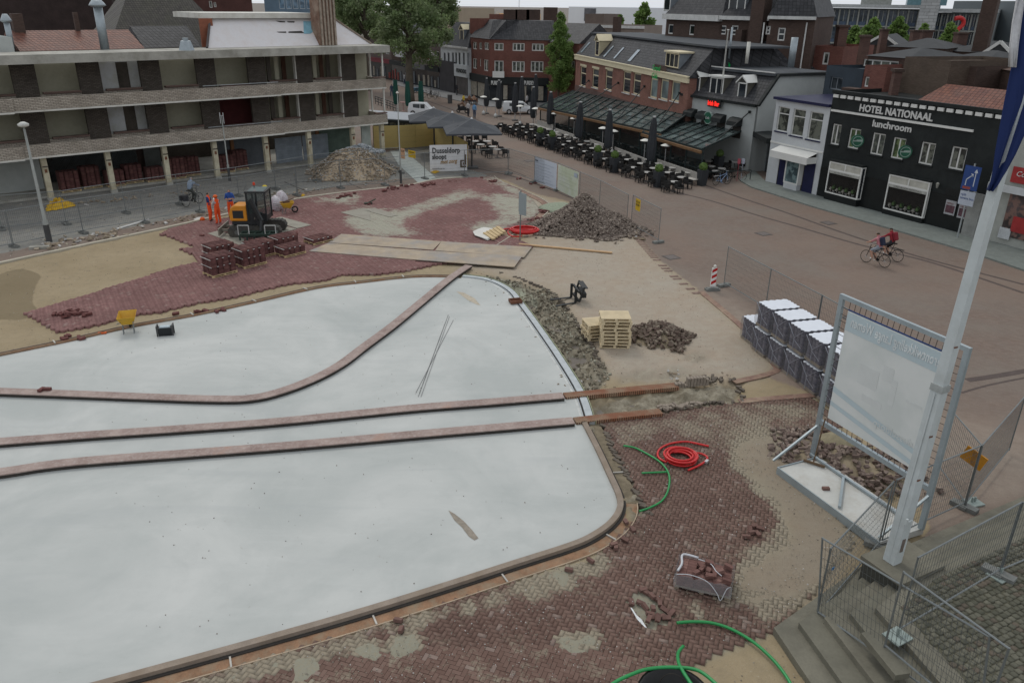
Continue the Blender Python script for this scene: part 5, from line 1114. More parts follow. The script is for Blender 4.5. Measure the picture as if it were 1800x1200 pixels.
MB().box(fr.L*.55,-.9,4.2,fr.L*.95,-.1,10).build('white_panel',mat('white_cladding',(.55,.56,.58),.5,.05,.3),e)
e,fr=simple('store_front','far end store with red front beyond the corner of the apartment block',650,690,134,141,64,mat('store_brown',(.14,.11,.10),.8,.2,.5),fas=mat('fascia_red',(.16,.02,.03),.6))
# far flats
house('yellow_flats','long ochre-yellow flat-roofed building beyond the rooftops','building',WA(808,60,230),WA(915,60,225),20,zat(850,25,228),mat('ochre_wall',(.60,.40,.22),.8,.08,.1))
house('plant_room_flats','small pale roof-top structure on the ochre building','building',WA(838,30,226),WA(868,30,225),6,zat(850,20,226),mat('pale_plant',(.4,.39,.36),.8))
wb=house('white_hall','big white windowless hall with curved front on the skyline','building',WA(998,60,262),WA(1125,60,240),30,zat(1050,13,250),mat('white_hall_wall',(.68,.70,.72),.6,.04,.05))[0]
MB().box(7,-.3,8,11.5,-.02,zat(1040,15,255)).build('glazed_strip',mat('strip_dark',(.10,.10,.11),.5,.4,.6),wb)
house('brown_block','low brown block standing in front of the white hall','building',WA(1027,60,180),WA(1060,60,178),10,zat(1040,25,179),mat('brown_clad',(.13,.10,.085),.8,.2,.2))
house('low_roofs','long low brown flat roof with white edge above the restaurant','building',WA(1000,80,140),WA(1130,80,135),12,zat(1050,45,138),mat('taupe_wall',(.20,.165,.14),.8,.15,.3),cornice=(GUT,.35,.2))
house('beige_flats','beige flats half hidden by the big tree at the top','building',WA(745,40,200),WA(812,60,195),15,zat(760,14,198),mat('beige_wall',(.33,.27,.2),.8,.1,.1),wins=[dict(px=(752,18,768,28),nx=3,gm=OGL,fm=OFR),dict(px=(776,18,800,28),nx=3,gm=OGL,fm=OFR)])
house('far_city_block','grey glazed block far off behind the trees at top','building',WA(660,60,220),WA(745,60,215),15,zat(700,40,218),mat('far_grey',(.2,.21,.22),.8,.1,.1))
# ================= TREES =================
def leafmat(name,c1,c2,c3):
    t=NT(name); tone=t.attr('tone').outputs['Fac']; c=t.mix(tone,c1,c2); c=t.mix(t.rng(t.noise(t.pos(),.8,3),.45,.65,0,.6),c,c3)
    t.set('Base Color',c); t.set('Roughness',.6); t.set('Specular IOR Level',.3)
    tr=t.new('ShaderNodeBsdfTranslucent'); t.l(c,tr.inputs[0]); ms=t.new('ShaderNodeMixShader'); ms.inputs[0].default_value=.4
    out=t.n['Material Output']; t.l(t.b.outputs[0],ms.inputs[1]); t.l(tr.outputs[0],ms.inputs[2]); t.l(ms.outputs[0],out.inputs[0]); return t.m
BARK=mat('bark',(.10,.085,.065),.9,.35,2,bump=.5,bs=8)
LF1=leafmat('leaf_dark',(.10,.155,.06),(.23,.30,.13),(.25,.28,.17)); LF2=leafmat('leaf_fresh',(.10,.175,.045),(.20,.30,.08),(.15,.23,.07)); LF3=leafmat('leaf_far',(.07,.11,.04),(.12,.17,.06),(.09,.14,.06))
def tree(name,base,h,cr,label,lm,n=9000,ls=.3,trunk_r=.35,cz=.6,cv=.42,clumps=60,conical=False,group=None,seed=0,bare=.28):
    r=random.Random(seed); rg=np.random.default_rng(seed)
    e=empty(name,tuple(base),0,label,'tree',group)
    s=MB(); tp=[(0,0,-.2),(r.uniform(-.1,.1),0,h*.3),(r.uniform(-.3,.3),r.uniform(-.2,.2),h*.6),(0,0,h*.9)]
    s.tube(catmull([Vector(q) for q in tp],4),trunk_r,8,rs=[trunk_r*(1-.8*i/12) for i in range(13)])
    cen=[]
    for i in range(clumps):
        if conical:
            t=(i+.5)/clumps; z=h*(bare+(1-bare)*t); R=cr*(math.sin(min(1,t*1.9+.25)*math.pi/2)*(1-t**2.2)+.06); a=r.uniform(0,6.28); q=R*math.sqrt(r.uniform(.1,.8)); cen.append((q*math.cos(a),q*math.sin(a),z,cr*.36*(1-t*.55)))
        else:
            a=r.uniform(0,6.28); el=math.asin(r.uniform(-.75,1)); q=r.uniform(.45,1)
            cen.append((cr*q*math.cos(a)*math.cos(el)*r.uniform(.8,1.05),cr*q*math.sin(a)*math.cos(el),h*cz+h*cv*q*math.sin(el),cr*r.uniform(.16,.30)))
    for i,c in enumerate(cen[::(3 if not conical else 5)]):
        z0=min(c[2]*.75,h*.7); z0=max(z0,h*bare*.8)
        s.tube(catmull([Vector((0,0,z0)),Vector((c[0]*.4,c[1]*.4,z0+(c[2]-z0)*.35)),Vector((c[0],c[1],c[2]))],3),.1,5,rs=[trunk_r*.35*(1-.85*k/6) for k in range(7)])
    s.build('trunk',BARK,e,True)
    C=np.array(cen); k=rg.integers(0,len(C),n); d=rg.normal(size=(n,3)); d/=np.linalg.norm(d,axis=1)[:,None]; rad=C[k,3]*(rg.random(n)**.45)*rg.uniform(.8,1.25,n)
    P=C[k,:3]+d*rad[:,None]*np.array([1,1,.8])
    a=rg.normal(size=(n,3)); a/=np.linalg.norm(a,axis=1)[:,None]; b=np.cross(a,rg.normal(size=(n,3))); b/=np.linalg.norm(b,axis=1)[:,None]
    sz=ls*rg.uniform(.6,1.3,n)[:,None]; V=np.stack([P-a*sz*.5,P+b*sz*.32,P+a*sz*.5,P-b*sz*.32],1).reshape(-1,3)
    F=np.arange(4*n).reshape(n,4); ct=rg.random(len(C)); tone=np.repeat(np.clip(ct[k]*.6+rg.random(n)*.5,0,1),4)
    link('crown',np_mesh('crown',V,F,tone),lm,e); return e
def treepx(px,pyb,pyt,Y=None,**k):
    b=G(px,pyb) if Y is None else Vector((W(px,pyb,Y).x,Y,0)); 
    t_=W(px,pyt,b.y); return b,t_.z
b,h=treepx(722,178,-60); tree('plane_tree',b,16.5,5.6,'biggest broad-leaved tree with the thick trunk in the middle of the shopping street',LF1,n=24000,ls=.36,trunk_r=.6,cz=.62,cv=.44,clumps=64,seed=1,bare=.2)
b=G(640,140); tree('plane_tree',(W(640,60,128).x,128,0),17,5.0,'broad-leaved tree at the left of the tree group, partly behind the apartment roof edge',LF1,n=16000,ls=.36,trunk_r=.5,cz=.68,cv=.33,clumps=55,seed=2)
tree('plane_tree',(W(770,60,140).x,140,0),17.5,4.2,'broad-leaved tree at the right of the tree group with ragged top against the sky',LF1,n=16000,ls=.36,trunk_r=.45,cz=.68,cv=.34,clumps=50,seed=3)
tree('plane_tree',(W(600,60,150).x,150,0),17,4.6,'broad-leaved tree seen just above the white plaster slope',LF1,n=12000,ls=.38,trunk_r=.45,cz=.66,cv=.34,clumps=45,seed=4)
g0=G(980,187); t_=W(985,24,g0.y); tree('hornbeam_tree',(W(981,180,g0.y).x,g0.y,0),t_.z,2.1,'slender fresh-green cone-shaped tree between corner store and restaurant',LF2,n=15000,ls=.24,trunk_r=.16,clumps=110,conical=True,seed=5,bare=.2)
for i,(x,yt,yb,Y,cr,lab) in enumerate(((1129,8,60,150,3.2,'light-green tree beside the white hall at the left of the brown mansard building'),(1088,29,60,160,2.,'small light-green tree top in front of the white hall'),(1531,36,70,150,3.6,'leftmost light-green tree in front of the grey office'),(1577,32,64,155,3.0,'second light-green tree in front of the grey office, left of the pale tower'),(1622,44,64,155,2.2,'small light-green tree just right of the pale tower'),(1665,43,75,150,2.8,'light-green tree right beside the red sign'),(1500,48,70,160,2.5,'faint light-green tree at the left end of the office'),(1432,38,55,170,3,'dull green tree between brown building and office'),(926,24,42,220,2.5,'far small tree above the corner store roof'),(1437,46,60,165,2.5,'dull dark green tree beside the downpipe of the brown building'))):
    p=W(x,yb,Y); t_=W(x,yt,Y); tree('street_tree',(p.x,Y,0),t_.z,cr,lab,LF2 if i not in (7,8,9) else LF3,n=6000,ls=.6,trunk_r=.2,clumps=60,conical=True,seed=20+i,bare=.25)
# ================= TERRACES =================
CNVS=mat('dark_canvas',(.035,.038,.042),.85,.2,3); CNV2=mat('grey_canvas',(.055,.060,.068),.8,.15,1.5); ALU=mat('aluminium',(.5,.5,.5),.4,.1,metal=.6); GRNC=mat('green_canvas',(.012,.06,.045),.85,.2,3)
def canopy(name,label,pc,zs,rows,cols_):
    """sloped glazed roof; pc = 4 ground-plan points: back-left, back-right, front-right, front-left"""
    bl,br,fr_,fl=[Vector((p[0],p[1])) for p in pc]; zb,zf=zs[:2]; e=empty(name,(bl.x,bl.y,0),0,label,'canopy'); o=Vector((bl.x,bl.y,0))
    def P(u,v,dz=0): 
        a=bl.lerp(br,u); b=fl.lerp(fr_,u); q=a.lerp(b,v); z4=zs if len(zs)==4 else (zb,zb,zf,zf); return Vector((q.x,q.y,(z4[0]*(1-u)+z4[1]*u)*(1-v)+(z4[3]*(1-u)+z4[2]*u)*v+dz))-o
    gl=NT(name+'_glass'); gl.set('Base Color',gl.mix(gl.rng(gl.noise(gl.pos(),.35,3),.4,.65),(.05,.07,.07),(.17,.22,.21))); gl.set('Roughness',.12); gl.set('Alpha',.82); gl.set('Specular IOR Level',.6); gm=gl.m
    for i in range(cols_):
        for j in range(rows):
            g_=.012
            q=[P((i+g_)/cols_,(j+g_)/rows),P((i+1-g_)/cols_,(j+g_)/rows),P((i+1-g_)/cols_,(j+1-g_)/rows),P((i+g_)/cols_,(j+1-g_)/rows)]
            q2=[p-Vector((0,0,.02)) for p in q]
            MB().add(q+q2,[(0,1,2,3),(7,6,5,4),(0,4,5,1),(1,5,6,2),(2,6,7,3),(3,7,4,0)]).build('glass_panel',gm,e)
    s=MB()
    for i in range(cols_+1): s.bar(P(i/cols_,0,.03),P(i/cols_,1,.03),.09,.12)
    for j in range(rows+1): s.bar(P(0,j/rows,.0),P(1,j/rows,.0),.07,.08)
    s.build('roof_frame',mat('frame_dark_green',(.02,.03,.03),.6),e)
    s=MB(); s.bar(P(0,1.0,-.12),P(1,1.0,-.12),.16,.3); s.build('front_gutter',mat('frame_dark_green',(0,0,0)),e)
    s=MB(); s.bar(P(0,1.03,-.2),P(1,1.03,-.2),.2,.2); s.build('rolled_awning',mat('brown_awning',(.17,.095,.045),.8),e)
    n=max(3,cols_//2)
    for i in range(n+1):
        p=P(i/n,.98); s=MB().bar((p.x,p.y,0),(p.x,p.y,p.z-.2),.12); s.build('post',mat('frame_dark_green',(0,0,0)),e)
        if i<n:
            p2=P((i+1)/n,.98); s=MB(); s.add([(p.x,p.y,.1),(p2.x,p2.y,.1),(p2.x,p2.y,p2.z-.3),(p.x,p.y,p.z-.3)],[(0,1,2,3)]); gg=NT(name+'_side'); gg.set('Base Color',(.03,.04,.04)); gg.set('Alpha',.35); gg.set('Roughness',.05); s.build('screen_pane',gg.m,e)
            s=MB().bar((p.x,p.y,1.0),(p2.x,p2.y,1.0),.06).bar((p.x,p.y,.1),(p2.x,p2.y,.1),.08); s.build('screen_rail',mat('frame_dark_green',(0,0,0)),e)
    return e,P
ca=(FW_.w(FW_.uz(993,163)[0]*0-.5,-.05),FW_.w(FW_.L+.1,-.05))
f_l=G(949,187,2.4); f_r=G(1163,232,2.9)
can1,P1=canopy('glass_canopy','long sloping glass roof in front of the red-brick restaurant',(ca[0],ca[1],f_r,f_l),(2.6,3.7,2.85,2.4),5,15)
cb_=(FC.w(-.3,-.05),FC.w(FC.L+.1,-.05)); f2l=G(1160,236,2.85); f2r=G(1228,263,2.75)
can2,P2=canopy('glass_canopy','shorter sloping glass roof in front of the white mansard cafe',(cb_[0],G(1312,233,2.9),G(1235,262,2.6),G(1130,232,2.6)),(3.2,2.6),4,8)
for i,(a,b) in enumerate((((985,186),(1036,142)),((1004,200),(1088,146)),((1085,210),(1134,152)),((1160,215),(1196,164)),((1260,247),(1319,197)))):
    p=G(*a,3.2) if i<4 else G(*a,3.0); q=(FW_.w(FW_.uz(*b)[0],-.1,FW_.uz(*b)[1]) if i<4 else FC.w(FC.uz(*b)[0],-.1,FC.uz(*b)[1])); tag(MB().bar(p,q,.07).lathe([(.12,0),(.12,.2)],8,(q.x,q.y,q.z-.1)).build('canopy_tie',BLK),'dark diagonal tie rod number '+['one','two','three','four','five'][i]+' from the left holding the glass canopies','tie rod') 
# entrance canopy between cafe and white shop
q=G(1322,300); A_=G(1318,300); B_=G(1345,318); fe=Frame(A_,B_); e=empty('passage_canopy',(A_.x,A_.y,0),fe.rz,'dark awning box over the glass passage between cafe and white shop','canopy'); 
MB().box(0,-.3,2.9,fe.L-.1,1.6,3.3).build('awning_box',BLK,e); MB().box(.1,1.2,0,fe.L-.1,1.25,2.9).build('glass_doors',glassmat('dark_glass'),e)
for k in range(4): MB().box(.1+k*(fe.L-.3)/3,1.1,0,.16+k*(fe.L-.3)/3,1.2,2.9).build('door_post',STEELM,e)
# closed parasols
def closed_parasol(h,cm):
    e=empty('closed_parasol',(0,0,0)); 
    pr=[(.20,.9),(.27,1.1),(.30,1.5),(.30,2.2),(.25,3.0),(.20,3.8),(.13,h-.15),(.10,h)]
    s=MB(); n=14; vs=[]
    for r_,z in pr:
        for k in range(n):
            a=2*math.pi*k/n; rr=r_*(1+(.18 if k%2 else -.12)); vs.append((rr*math.cos(a),rr*math.sin(a),z))
    s.add(vs,[(i*n+k,i*n+(k+1)%n,(i+1)*n+(k+1)%n,(i+1)*n+k) for i in range(len(pr)-1) for k in range(n)]+[list(range(n-1,-1,-1))]); s.build('folded_canvas',cm,e)
    MB().lathe([(.05,0),(.05,1.2)],8).build('pole',ALU,e); MB().lathe([(.13,h-.02),(.13,h+.07)],10).build('cap',ALU,e); MB().lathe([(.35,0),(.35,.1),(.08,.14)],12).build('base',mat('iron',(.06,.06,.06),.6),e)
    return e
PARA=[(855,200,'closed dark parasol, farthest left of the terrace row'),(877,205,'closed dark parasol, second from the left of the terrace row'),(905,212,'closed dark parasol, third from the left of the terrace row'),(917,196,'closed dark parasol standing behind the third, near the corner store'),(937,222,'closed dark parasol, fourth from the left of the terrace front row'),(941,190,'closed dark parasol in front of the corner store window'),(966,234,'closed dark parasol at the left end of the glass canopy'),(1016,259,'closed dark parasol, third from the right along the canopy'),(1068,278,'closed dark parasol, second from the right along the canopy'),(1141,303,'closed dark parasol, nearest and tallest on the terrace, at the joint of the two canopies')]
pp=closed_parasol(4.2,CNVS)
for i,(x,y,l) in enumerate(PARA):
    q=G(x,y); o=pp if i==0 else dup(pp,q); o.location=q; o['label']=l; o['category']='parasol'; o['group']='closed dark terrace parasols'; o.rotation_euler=(random.uniform(-.015,.015),random.uniform(-.015,.015),i)
    if i: o.scale=(1.1,1.1,1.0+(.06 if i==9 else 0))
pg=closed_parasol(3.6,GRNC)
for i,(x,y,l) in enumerate(((697,197,'closed dark parasol left of the two green ones behind the grey awning'),(718,200,'closed green parasol in front of the white van cab'),(741,199,'closed green parasol beside the windscreen of the white van'))):
    q=G(x,y); o=pg if i==0 else dup(pg,q); o.location=q; o['label']=l; o['category']='parasol'; o['group']='closed parasols by the white van'; 
# heaters
e=empty('patio_heater',(0,0,0)); MB().lathe([(.24,0),(.20,.35),(.06,.5),(.045,.52)],12).build('foot',mat('heater_steel',(.5,.5,.48),.4,.1,metal=.3),e,True); MB().lathe([(.035,.5),(.035,1.95)],8).build('pole',ALU,e); MB().lathe([(.10,1.85),(.12,2.08)],10).build('burner',mat('iron',(0,0,0)),e); MB().lathe([(.46,2.1),(.44,2.13),(.2,2.24),(.02,2.28)],18).build('reflector',mat('heater_hood',(.62,.61,.56),.5,.08),e,True)
HEAT=[(850,202),(871,207),(914,221),(941,226),(975,236),(1008,246),(1058,266),(1076,272),(1131,291),(1167,301)]
od=['first','second','third','fourth','fifth','sixth','seventh','eighth','ninth','tenth']
for i,(x,y) in enumerate(HEAT):
    q=G(x,y); o=e if i==0 else dup(e,q); o.location=q; tag(o,'white-hooded patio heater, '+od[i]+' from the left on the terrace','patio heater','patio heaters on the terrace')
# planters
def planter():
    e=empty('planter',(0,0,0)); s=MB(); s.add([(-.22,-.22,0),(.22,-.22,0),(.22,.22,0),(-.22,.22,0),(-.28,-.28,1.0),(.28,-.28,1.0),(.28,.28,1.0),(-.28,.28,1.0)],[(3,2,1,0),(4,5,6,7),(0,1,5,4),(1,2,6,5),(2,3,7,6),(3,0,4,7)]); s.build('pot',CNVS,e)
    rg=np.random.default_rng(3); n=700; d=rg.normal(size=(n,3)); d/=np.linalg.norm(d,axis=1)[:,None]; P=d*(.27*rg.uniform(.85,1.05,n))[:,None]+[0,0,1.2]; a=np.cross(d,rg.normal(size=(n,3))); a/=np.linalg.norm(a,axis=1)[:,None]; b=np.cross(d,a)+d*.4; V=np.stack([P-a*.04,P-b*.03,P+a*.04,P+b*.03],1).reshape(-1,3)
    link('ball_shrub',np_mesh('ball_shrub',V,np.arange(4*n).reshape(n,4),np.repeat(rg.random(n),4)),LF2,e); return e
pl=planter()
for i,(x,y,l) in enumerate(((949,256,'black planter with ball shrub, farthest along the terrace kerb'),(970,263,'black planter with ball shrub, second farthest along the terrace kerb'),(1050,292,'black planter with ball shrub, left of the middle pair'),(1079,303,'black planter with ball shrub, right of the middle pair'),(1156,329,'black planter with ball shrub, nearest on the terrace kerb'),(1233,326,'black planter with ball shrub at the end of the last long bench'),(1262,300,'black planter with ball shrub in front of the cafe screens'))):
    q=G(x,y); o=pl if i==0 else dup(pl,q); o.location=q; tag(o,l,'planter','ball shrub planters'); o.scale=(1.15,1.15,1.2); o.rotation_euler=(0,0,-1.1)
# benches
TD=(G(1156,327)-G(950,255)).normalized(); TA_=math.atan2(TD.y,TD.x)
BW_=mat('bench_grey_wood',(.42,.40,.365),.8,.15,4)
def bench(A,B,label):
    fr=Frame((A.x,A.y),(B.x,B.y)); e=empty('slatted_bench',(A.x,A.y,0),fr.rz,label,'bench','long slatted benches on the terrace'); L=fr.L
    MB().box(0,-.5,.42,L,-.02,.46).build('seat',BW_,e)
    s=MB(); n=int(L/.16); 
    s.box(0,0,.9,L,.04,.96); s.box(0,0,.46,L,.04,.5)
    for k in range(n): s.box(k*L/n+.02,0,.5,k*L/n+.12,.03,.9)
    s.build('backrest',BW_,e)
    for k in range(int(L/1.6)+1): MB().box(k*1.6+.02,-.45,0,k*1.6+.08,0,.42).build('leg',BW_,e)
bench(G(943,226),G(972,236),'long slatted bench farthest along the terrace, left of the canopy parasol')
bench(G(976,242),G(1008,254),'long slatted bench between canopy parasol and sixth heater')
bench(G(1036,262),G(1060,271),'short slatted bench between the two middle canopy parasols')
bench(G(1079,277),G(1131,298),'long slatted bench behind the middle planters')
bench(G(1154,300),G(1226,326),'long slatted bench nearest the street corner')
# tables and wicker chairs
WIC=mat('dark_wicker',(.022,.021,.02),.8,.3,8); TTOP=mat('table_top',(.36,.35,.33),.5,.1,2)
e=empty('cafe_table',(0,0,0)); MB().lathe([(.02,.71),(.38,.71),(.38,.745),(.02,.75)],14).build('table_top',TTOP,e); MB().lathe([(.22,0),(.2,.03),(.03,.06),(.03,.71)],8).build('pedestal',mat('iron',(0,0,0)),e); tab=e
s=MB(); s.box(-.26,-.26,.36,.26,.24,.44); s.box(-.26,.2,.44,.26,.26,.86); s.box(-.28,-.24,.44,-.23,.22,.66); s.box(.23,-.24,.44,.28,.22,.66)
for a,b in ((-.25,-.25),(.2,-.25),(-.25,.2),(.2,.2)): s.box(a,b,0,a+.05,b+.05,.36)
chm=s.mesh('wicker_chair'); chm.materials.append(WIC)
nT=0; nC=0; first=True
perp=Vector((-TD.y,TD.x,0)); 
O0=G(868,230); Lr=(G(1190,338)-O0).dot(TD)
rr=random.Random(4)
def tabset(p,ang,lab_row,chairs=((-.75,0),(.75,0))):
    global nT,first
    o=tab if first else dup(tab,p); first=False; o.location=p; o.rotation_euler=(0,0,ang); tag(o,'small pale-topped cafe table '+lab_row,'table','cafe tables '+lab_row); nT+=1
    for cx,cy in chairs:
        c=bpy.data.objects.new('wicker_chair',chm); COL.objects.link(c); v=Vector((cx,cy,0)); v.rotate(Matrix.Rotation(ang,3,'Z')); c.location=p+v; c.rotation_euler=(0,0,ang+math.atan2(cy,cx)+math.pi/2-math.pi+rr.uniform(-.2,.2)+math.pi); tag(c,'dark wicker armchair, '+lab_row,'chair','wicker chairs '+lab_row)
for row,(off,lab) in enumerate(((.75,'in the front row along the street kerb'),(2.3,'in the second row of the terrace'),(3.7,'along the long benches'),(6.3,'in the last row before the glass screens'))):
    d=0.8+row*.4
    while d<Lr-(.3 if row<2 else 1.5):
        p=O0+TD*d+perp*(off+rr.uniform(-.12,.12)); 
        px_,py_=proj(p.x,p.y,0)
        tabset(Vector((p.x,p.y,0)),TA_+rr.uniform(-.1,.1),lab,((-.72,0),(.72,0),(0,-.7)) if row<1 else ((-.72,0),(.72,0)) if row==1 else ((0,-.7),) if row==2 else ((-.7,0),(.7,0)))
        d+=1.95+rr.uniform(-.1,.2)
for (x,y) in ((1248,308),(1266,312),(1290,300),(1243,298)): tabset(G(x,y),.3,'behind the low rail in front of the cafe screens',((-.7,0),(.7,0)))
# low rail before bikes
a,b=G(1240,322),G(1318,318); s=MB().bar((a.x,a.y,.85),(b.x,b.y,.85),.05).bar((a.x,a.y,0),(a.x,a.y,.85),.05).bar((b.x,b.y,0),(b.x,b.y,.85),.05); m=a.lerp(b,.5); s.bar((m.x,m.y,0),(m.x,m.y,.85),.05); tag(s.build('low_rail',mat('frame_dark_green',(0,0,0))),'low dark rail behind the two parked bicycles at the cafe corner','rail')
for x,m_ in ((1295,mat('sign_pinkred',(.35,.08,.1),.6)),(1302,mat('sign_bluewhite',(.4,.43,.5),.6))):
    p=G(x,318); tag(MB().box(-.14,-.02,1.35,.14,.02,1.75).bar((0,0,0),(0,0,1.35),.03).build('menu_sign',m_,loc=p,rot=(0,0,TA_+.2)),('red' if x==1295 else 'blue-white')+' menu sign on the screen right of the parked bicycles','sign')
# ---- big open parasols ----
def big_parasol(c,hw,z0,z1,rz,label):
    e=empty('open_parasol',(c.x,c.y,0),rz,label,'parasol','big open dark parasols')
    s=MB(); n=8; ring=[]
    k=[(-1,-1),(0,-1),(1,-1),(1,0),(1,1),(0,1),(-1,1),(-1,0)]; v=[(0,0,z1)]+[(a*hw*.5,b*hw*.5,z0+(z1-z0)*.42+(-.05 if (a==0 or b==0) else .05)) for a,b in k]+[(a*hw,b*hw,z0+(0 if a*b else .05)) for a,b in k]+[(a*hw,b*hw,z0-.12) for a,b in k]
    f=[(0,1+i,1+(i+1)%8) for i in range(8)]+[(1+i,9+i,9+(i+1)%8,1+(i+1)%8) for i in range(8)]+[(9+i,17+i,17+(i+1)%8,9+(i+1)%8) for i in range(8)]
    s.add(v,f); s.build('canvas',CNV2,e); 
    for a,b in k: MB().bar((0,0,z1-.2),(a*hw,b*hw,z0-.03),.04).build('rib',mat('iron',(0,0,0)),e)
    MB().lathe([(.07,0),(.07,z1)],8).build('pole',mat('iron',(0,0,0)),e); MB().lathe([(.12,z1-.02),(.05,z1+.12)],8).build('cap',ALU,e); MB().box(-.5,-.5,0,.5,.5,.12).build('base',mat('iron',(0,0,0)),e)
for i,(x,y,hw,z,l) in enumerate(((829,209,2.25,4.0,'big open dark parasol nearest, beside the yellow boards'),(795,198,2.25,4.0,'big open dark parasol in the middle of the three'),(762,190,2.25,4.0,'big open dark parasol farthest left of the three, beside the white van'))):
    p=G(x,y,z); big_parasol(p,hw,3.1,z,.15,l)
# chairs and tables beneath
for (x,y) in ((845,268),(856,262),(866,272),(835,262),(874,277),(824,252),(838,250)): tabset(G(x,y),.3,'under the nearest open parasol',((-.8,0),(.8,0)))
# grey terrace awning block
FBd=Frame(G(658,263),G(762,257)); ub=FBd.uz(684,206,.6)[0]; uc=FBd.uz(762,214,.6)[0]; za=FBd.uz(684,206,.6)[1]; zc_=FBd.uz(762,214,.6)[1]
pts=[Vector((*FBd.w(ub-1.5,.6)[:2],za)),Vector((*FBd.w(uc,.6)[:2],zc_)),Vector((*FBd.w(uc-.5,4.5)[:2],zc_+.35)),Vector((*FBd.w(ub-1.5,4.5)[:2],za+.3))]
e=empty('terrace_awning',(0,0,0),0,'flat pale-grey awning over the dark terrace pavilion beside the apartment block corner','awning')
s=MB(); s.add([tuple(p) for p in pts]+[tuple(p-Vector((0,0,.1))) for p in pts],[(0,1,2,3),(7,6,5,4),(0,4,5,1),(1,5,6,2),(2,6,7,3),(3,7,4,0)]); s.build('awning_cloth',mat('awning_grey',(.30,.32,.34),.7,.06),e)
f0=pts[0];f1=pts[1]
s=MB()
for k in range(9):
    p=f0.lerp(f1,k/8); s.bar((p.x,p.y,0),(p.x,p.y,p.z-.08),.1)
for zz in (.1,1.): s.bar((f0.x,f0.y,zz),(f1.x,f1.y,zz),.12)
s.bar((f0.x,f0.y,f0.z-.2),(f1.x,f1.y,f1.z-.2),.1,.25)
s.build('pavilion_frame',BLK,e)
s=MB(); s.add([(f0.x,f0.y+.1,0),(f1.x,f1.y+.1,0),(f1.x,f1.y+.1,f1.z-.1),(f0.x,f0.y+.1,f0.z-.1)],[(0,1,2,3)]); s.build('glass_screen',glassmat('pavilion_glass',(.04,.045,.045),.1,(.18,.19,.18),.35),e)
# yellow board fence
YB=mat('yellow_board',(.56,.43,.17),.75,.12,1.2,dirt=(.44,.34,.14),damt=.5)
def boardfence(pl_,label,h=2.1):
    e=empty('board_fence',(0,0,0),0,label,'fence')
    for (a,b) in pl_:
        A_=G(*a);B_=G(*b); fr=Frame((A_.x,A_.y),(B_.x,B_.y)); T=Matrix.Translation((A_.x,A_.y,0))@Matrix.Rotation(fr.rz,4,'Z')
        for r_ in range(4):
            s=MB(T); s.box(.01,-.02,.05+r_*h/4,fr.L-.01,.02,.05+(r_+1)*h/4-.012); s.build('board',YB,e)
        s=MB(T); s.box(-.05,.025,0,.05,.09,h+.05); s.build('post',mat('board_post',(.2,.15,.07),.8),e)
boardfence([((658,263),(700,262)),((700,262),(731,260)),((731,260),(762,257))],'yellow boarding facing the square beside the corner of the apartment block')
boardfence([((762,257),(782,270)),((782,270),(800,281)),((800,281),(822,296))],'yellow boarding running towards the banner, seen obliquely')
# white van / cars
WP=mat('white_car_paint',(.62,.64,.65),.3,.03,spec=.5); CG=glassmat('car_glass',(.05,.06,.065),.05); TY=mat('tyre',(.02,.02,.02),.8)
def van(loc,rz,label,L=4.2,Wd=1.7,hh=1.75,m=WP):
    e=empty('parked_van',loc,rz,label,'van'); pr=[(-L/2,.35),(-L/2,hh*.55),(-L/2+.15,hh*.98),(-L/2+.4,hh),(L*.12,hh),(L*.3,hh*.62),(L*.46,hh*.5),(L/2,hh*.36),(L/2,.35)]
    n=len(pr); v=[]
    for k,sgn in enumerate((-1,1)): v+=[(x,sgn*Wd/2*(1 if z<hh*.6 else .9),z) for x,z in pr]
    s=MB(); s.add(v,[(i,(i+1)%n,n+(i+1)%n,n+i) for i in range(n)]+[list(range(n-1,-1,-1)),list(range(n,2*n))]); s.build('body',m,e)
    s=MB(); 
    s.add([(L*.13,-Wd*.42,hh*.97),(L*.13,Wd*.42,hh*.97),(L*.29,Wd*.45,hh*.64),(L*.29,-Wd*.45,hh*.64)],[(0,1,2,3)]); 
    s.T=Matrix.Translation((.02,0,.02)); s.build('windscreen',mat('windscreen',(.35,.42,.42),.1,.2,3),e)
    for sg in (-1,1):
        y=sg*(Wd*.455+.015); s=MB(); s.box(-L*.02,y-.03,hh*.6,L*.14,y+.03,hh*.92); s.build('side_window',CG,e); s=MB(); s.box(-L*.3,y-.03,hh*.6,-L*.05,y+.03,hh*.92); s.build('side_window',CG,e)
        for x in (-L*.31,L*.31):
            w=MB(Matrix.Translation((x,sg*Wd*.46,.32))@Matrix.Rotation(math.pi/2,4,'X')).lathe([(.32,-.1),(.32,.1)],14).build('wheel',TY,e); MB(Matrix.Translation((x,sg*(Wd*.46+.02),.32))@Matrix.Rotation(math.pi/2,4,'X')).lathe([(.19,-.1),(.19,.1)],10).build('rim',ALU,w)
    for sg in (-.7,.7): MB().box(L/2-.08,sg*Wd/2-.15,hh*.36,L/2+.01,sg*Wd/2+.15,hh*.46).build('headlight',mat('headlight',(.6,.62,.62),.2),e)
    return e
van(G(743,203),-.15,'white van with open-looking square side window between the green closed parasols',3.3,1.5,1.5)
van(G(912,200),.05,'white car partly hidden behind the dark parasols by the corner store',4.1,1.7,1.45)
q=G(736,151); c_=van(G(731,149),.3,'small blue car parked by the foot of the big tree',2.8,1.4,1.2,mat('blue_paint',(.03,.10,.15),.4)); c_.name='parked_car'; c_['category']='car'; c_.scale=(.6,.6,.6); c_.location=G(735,163)
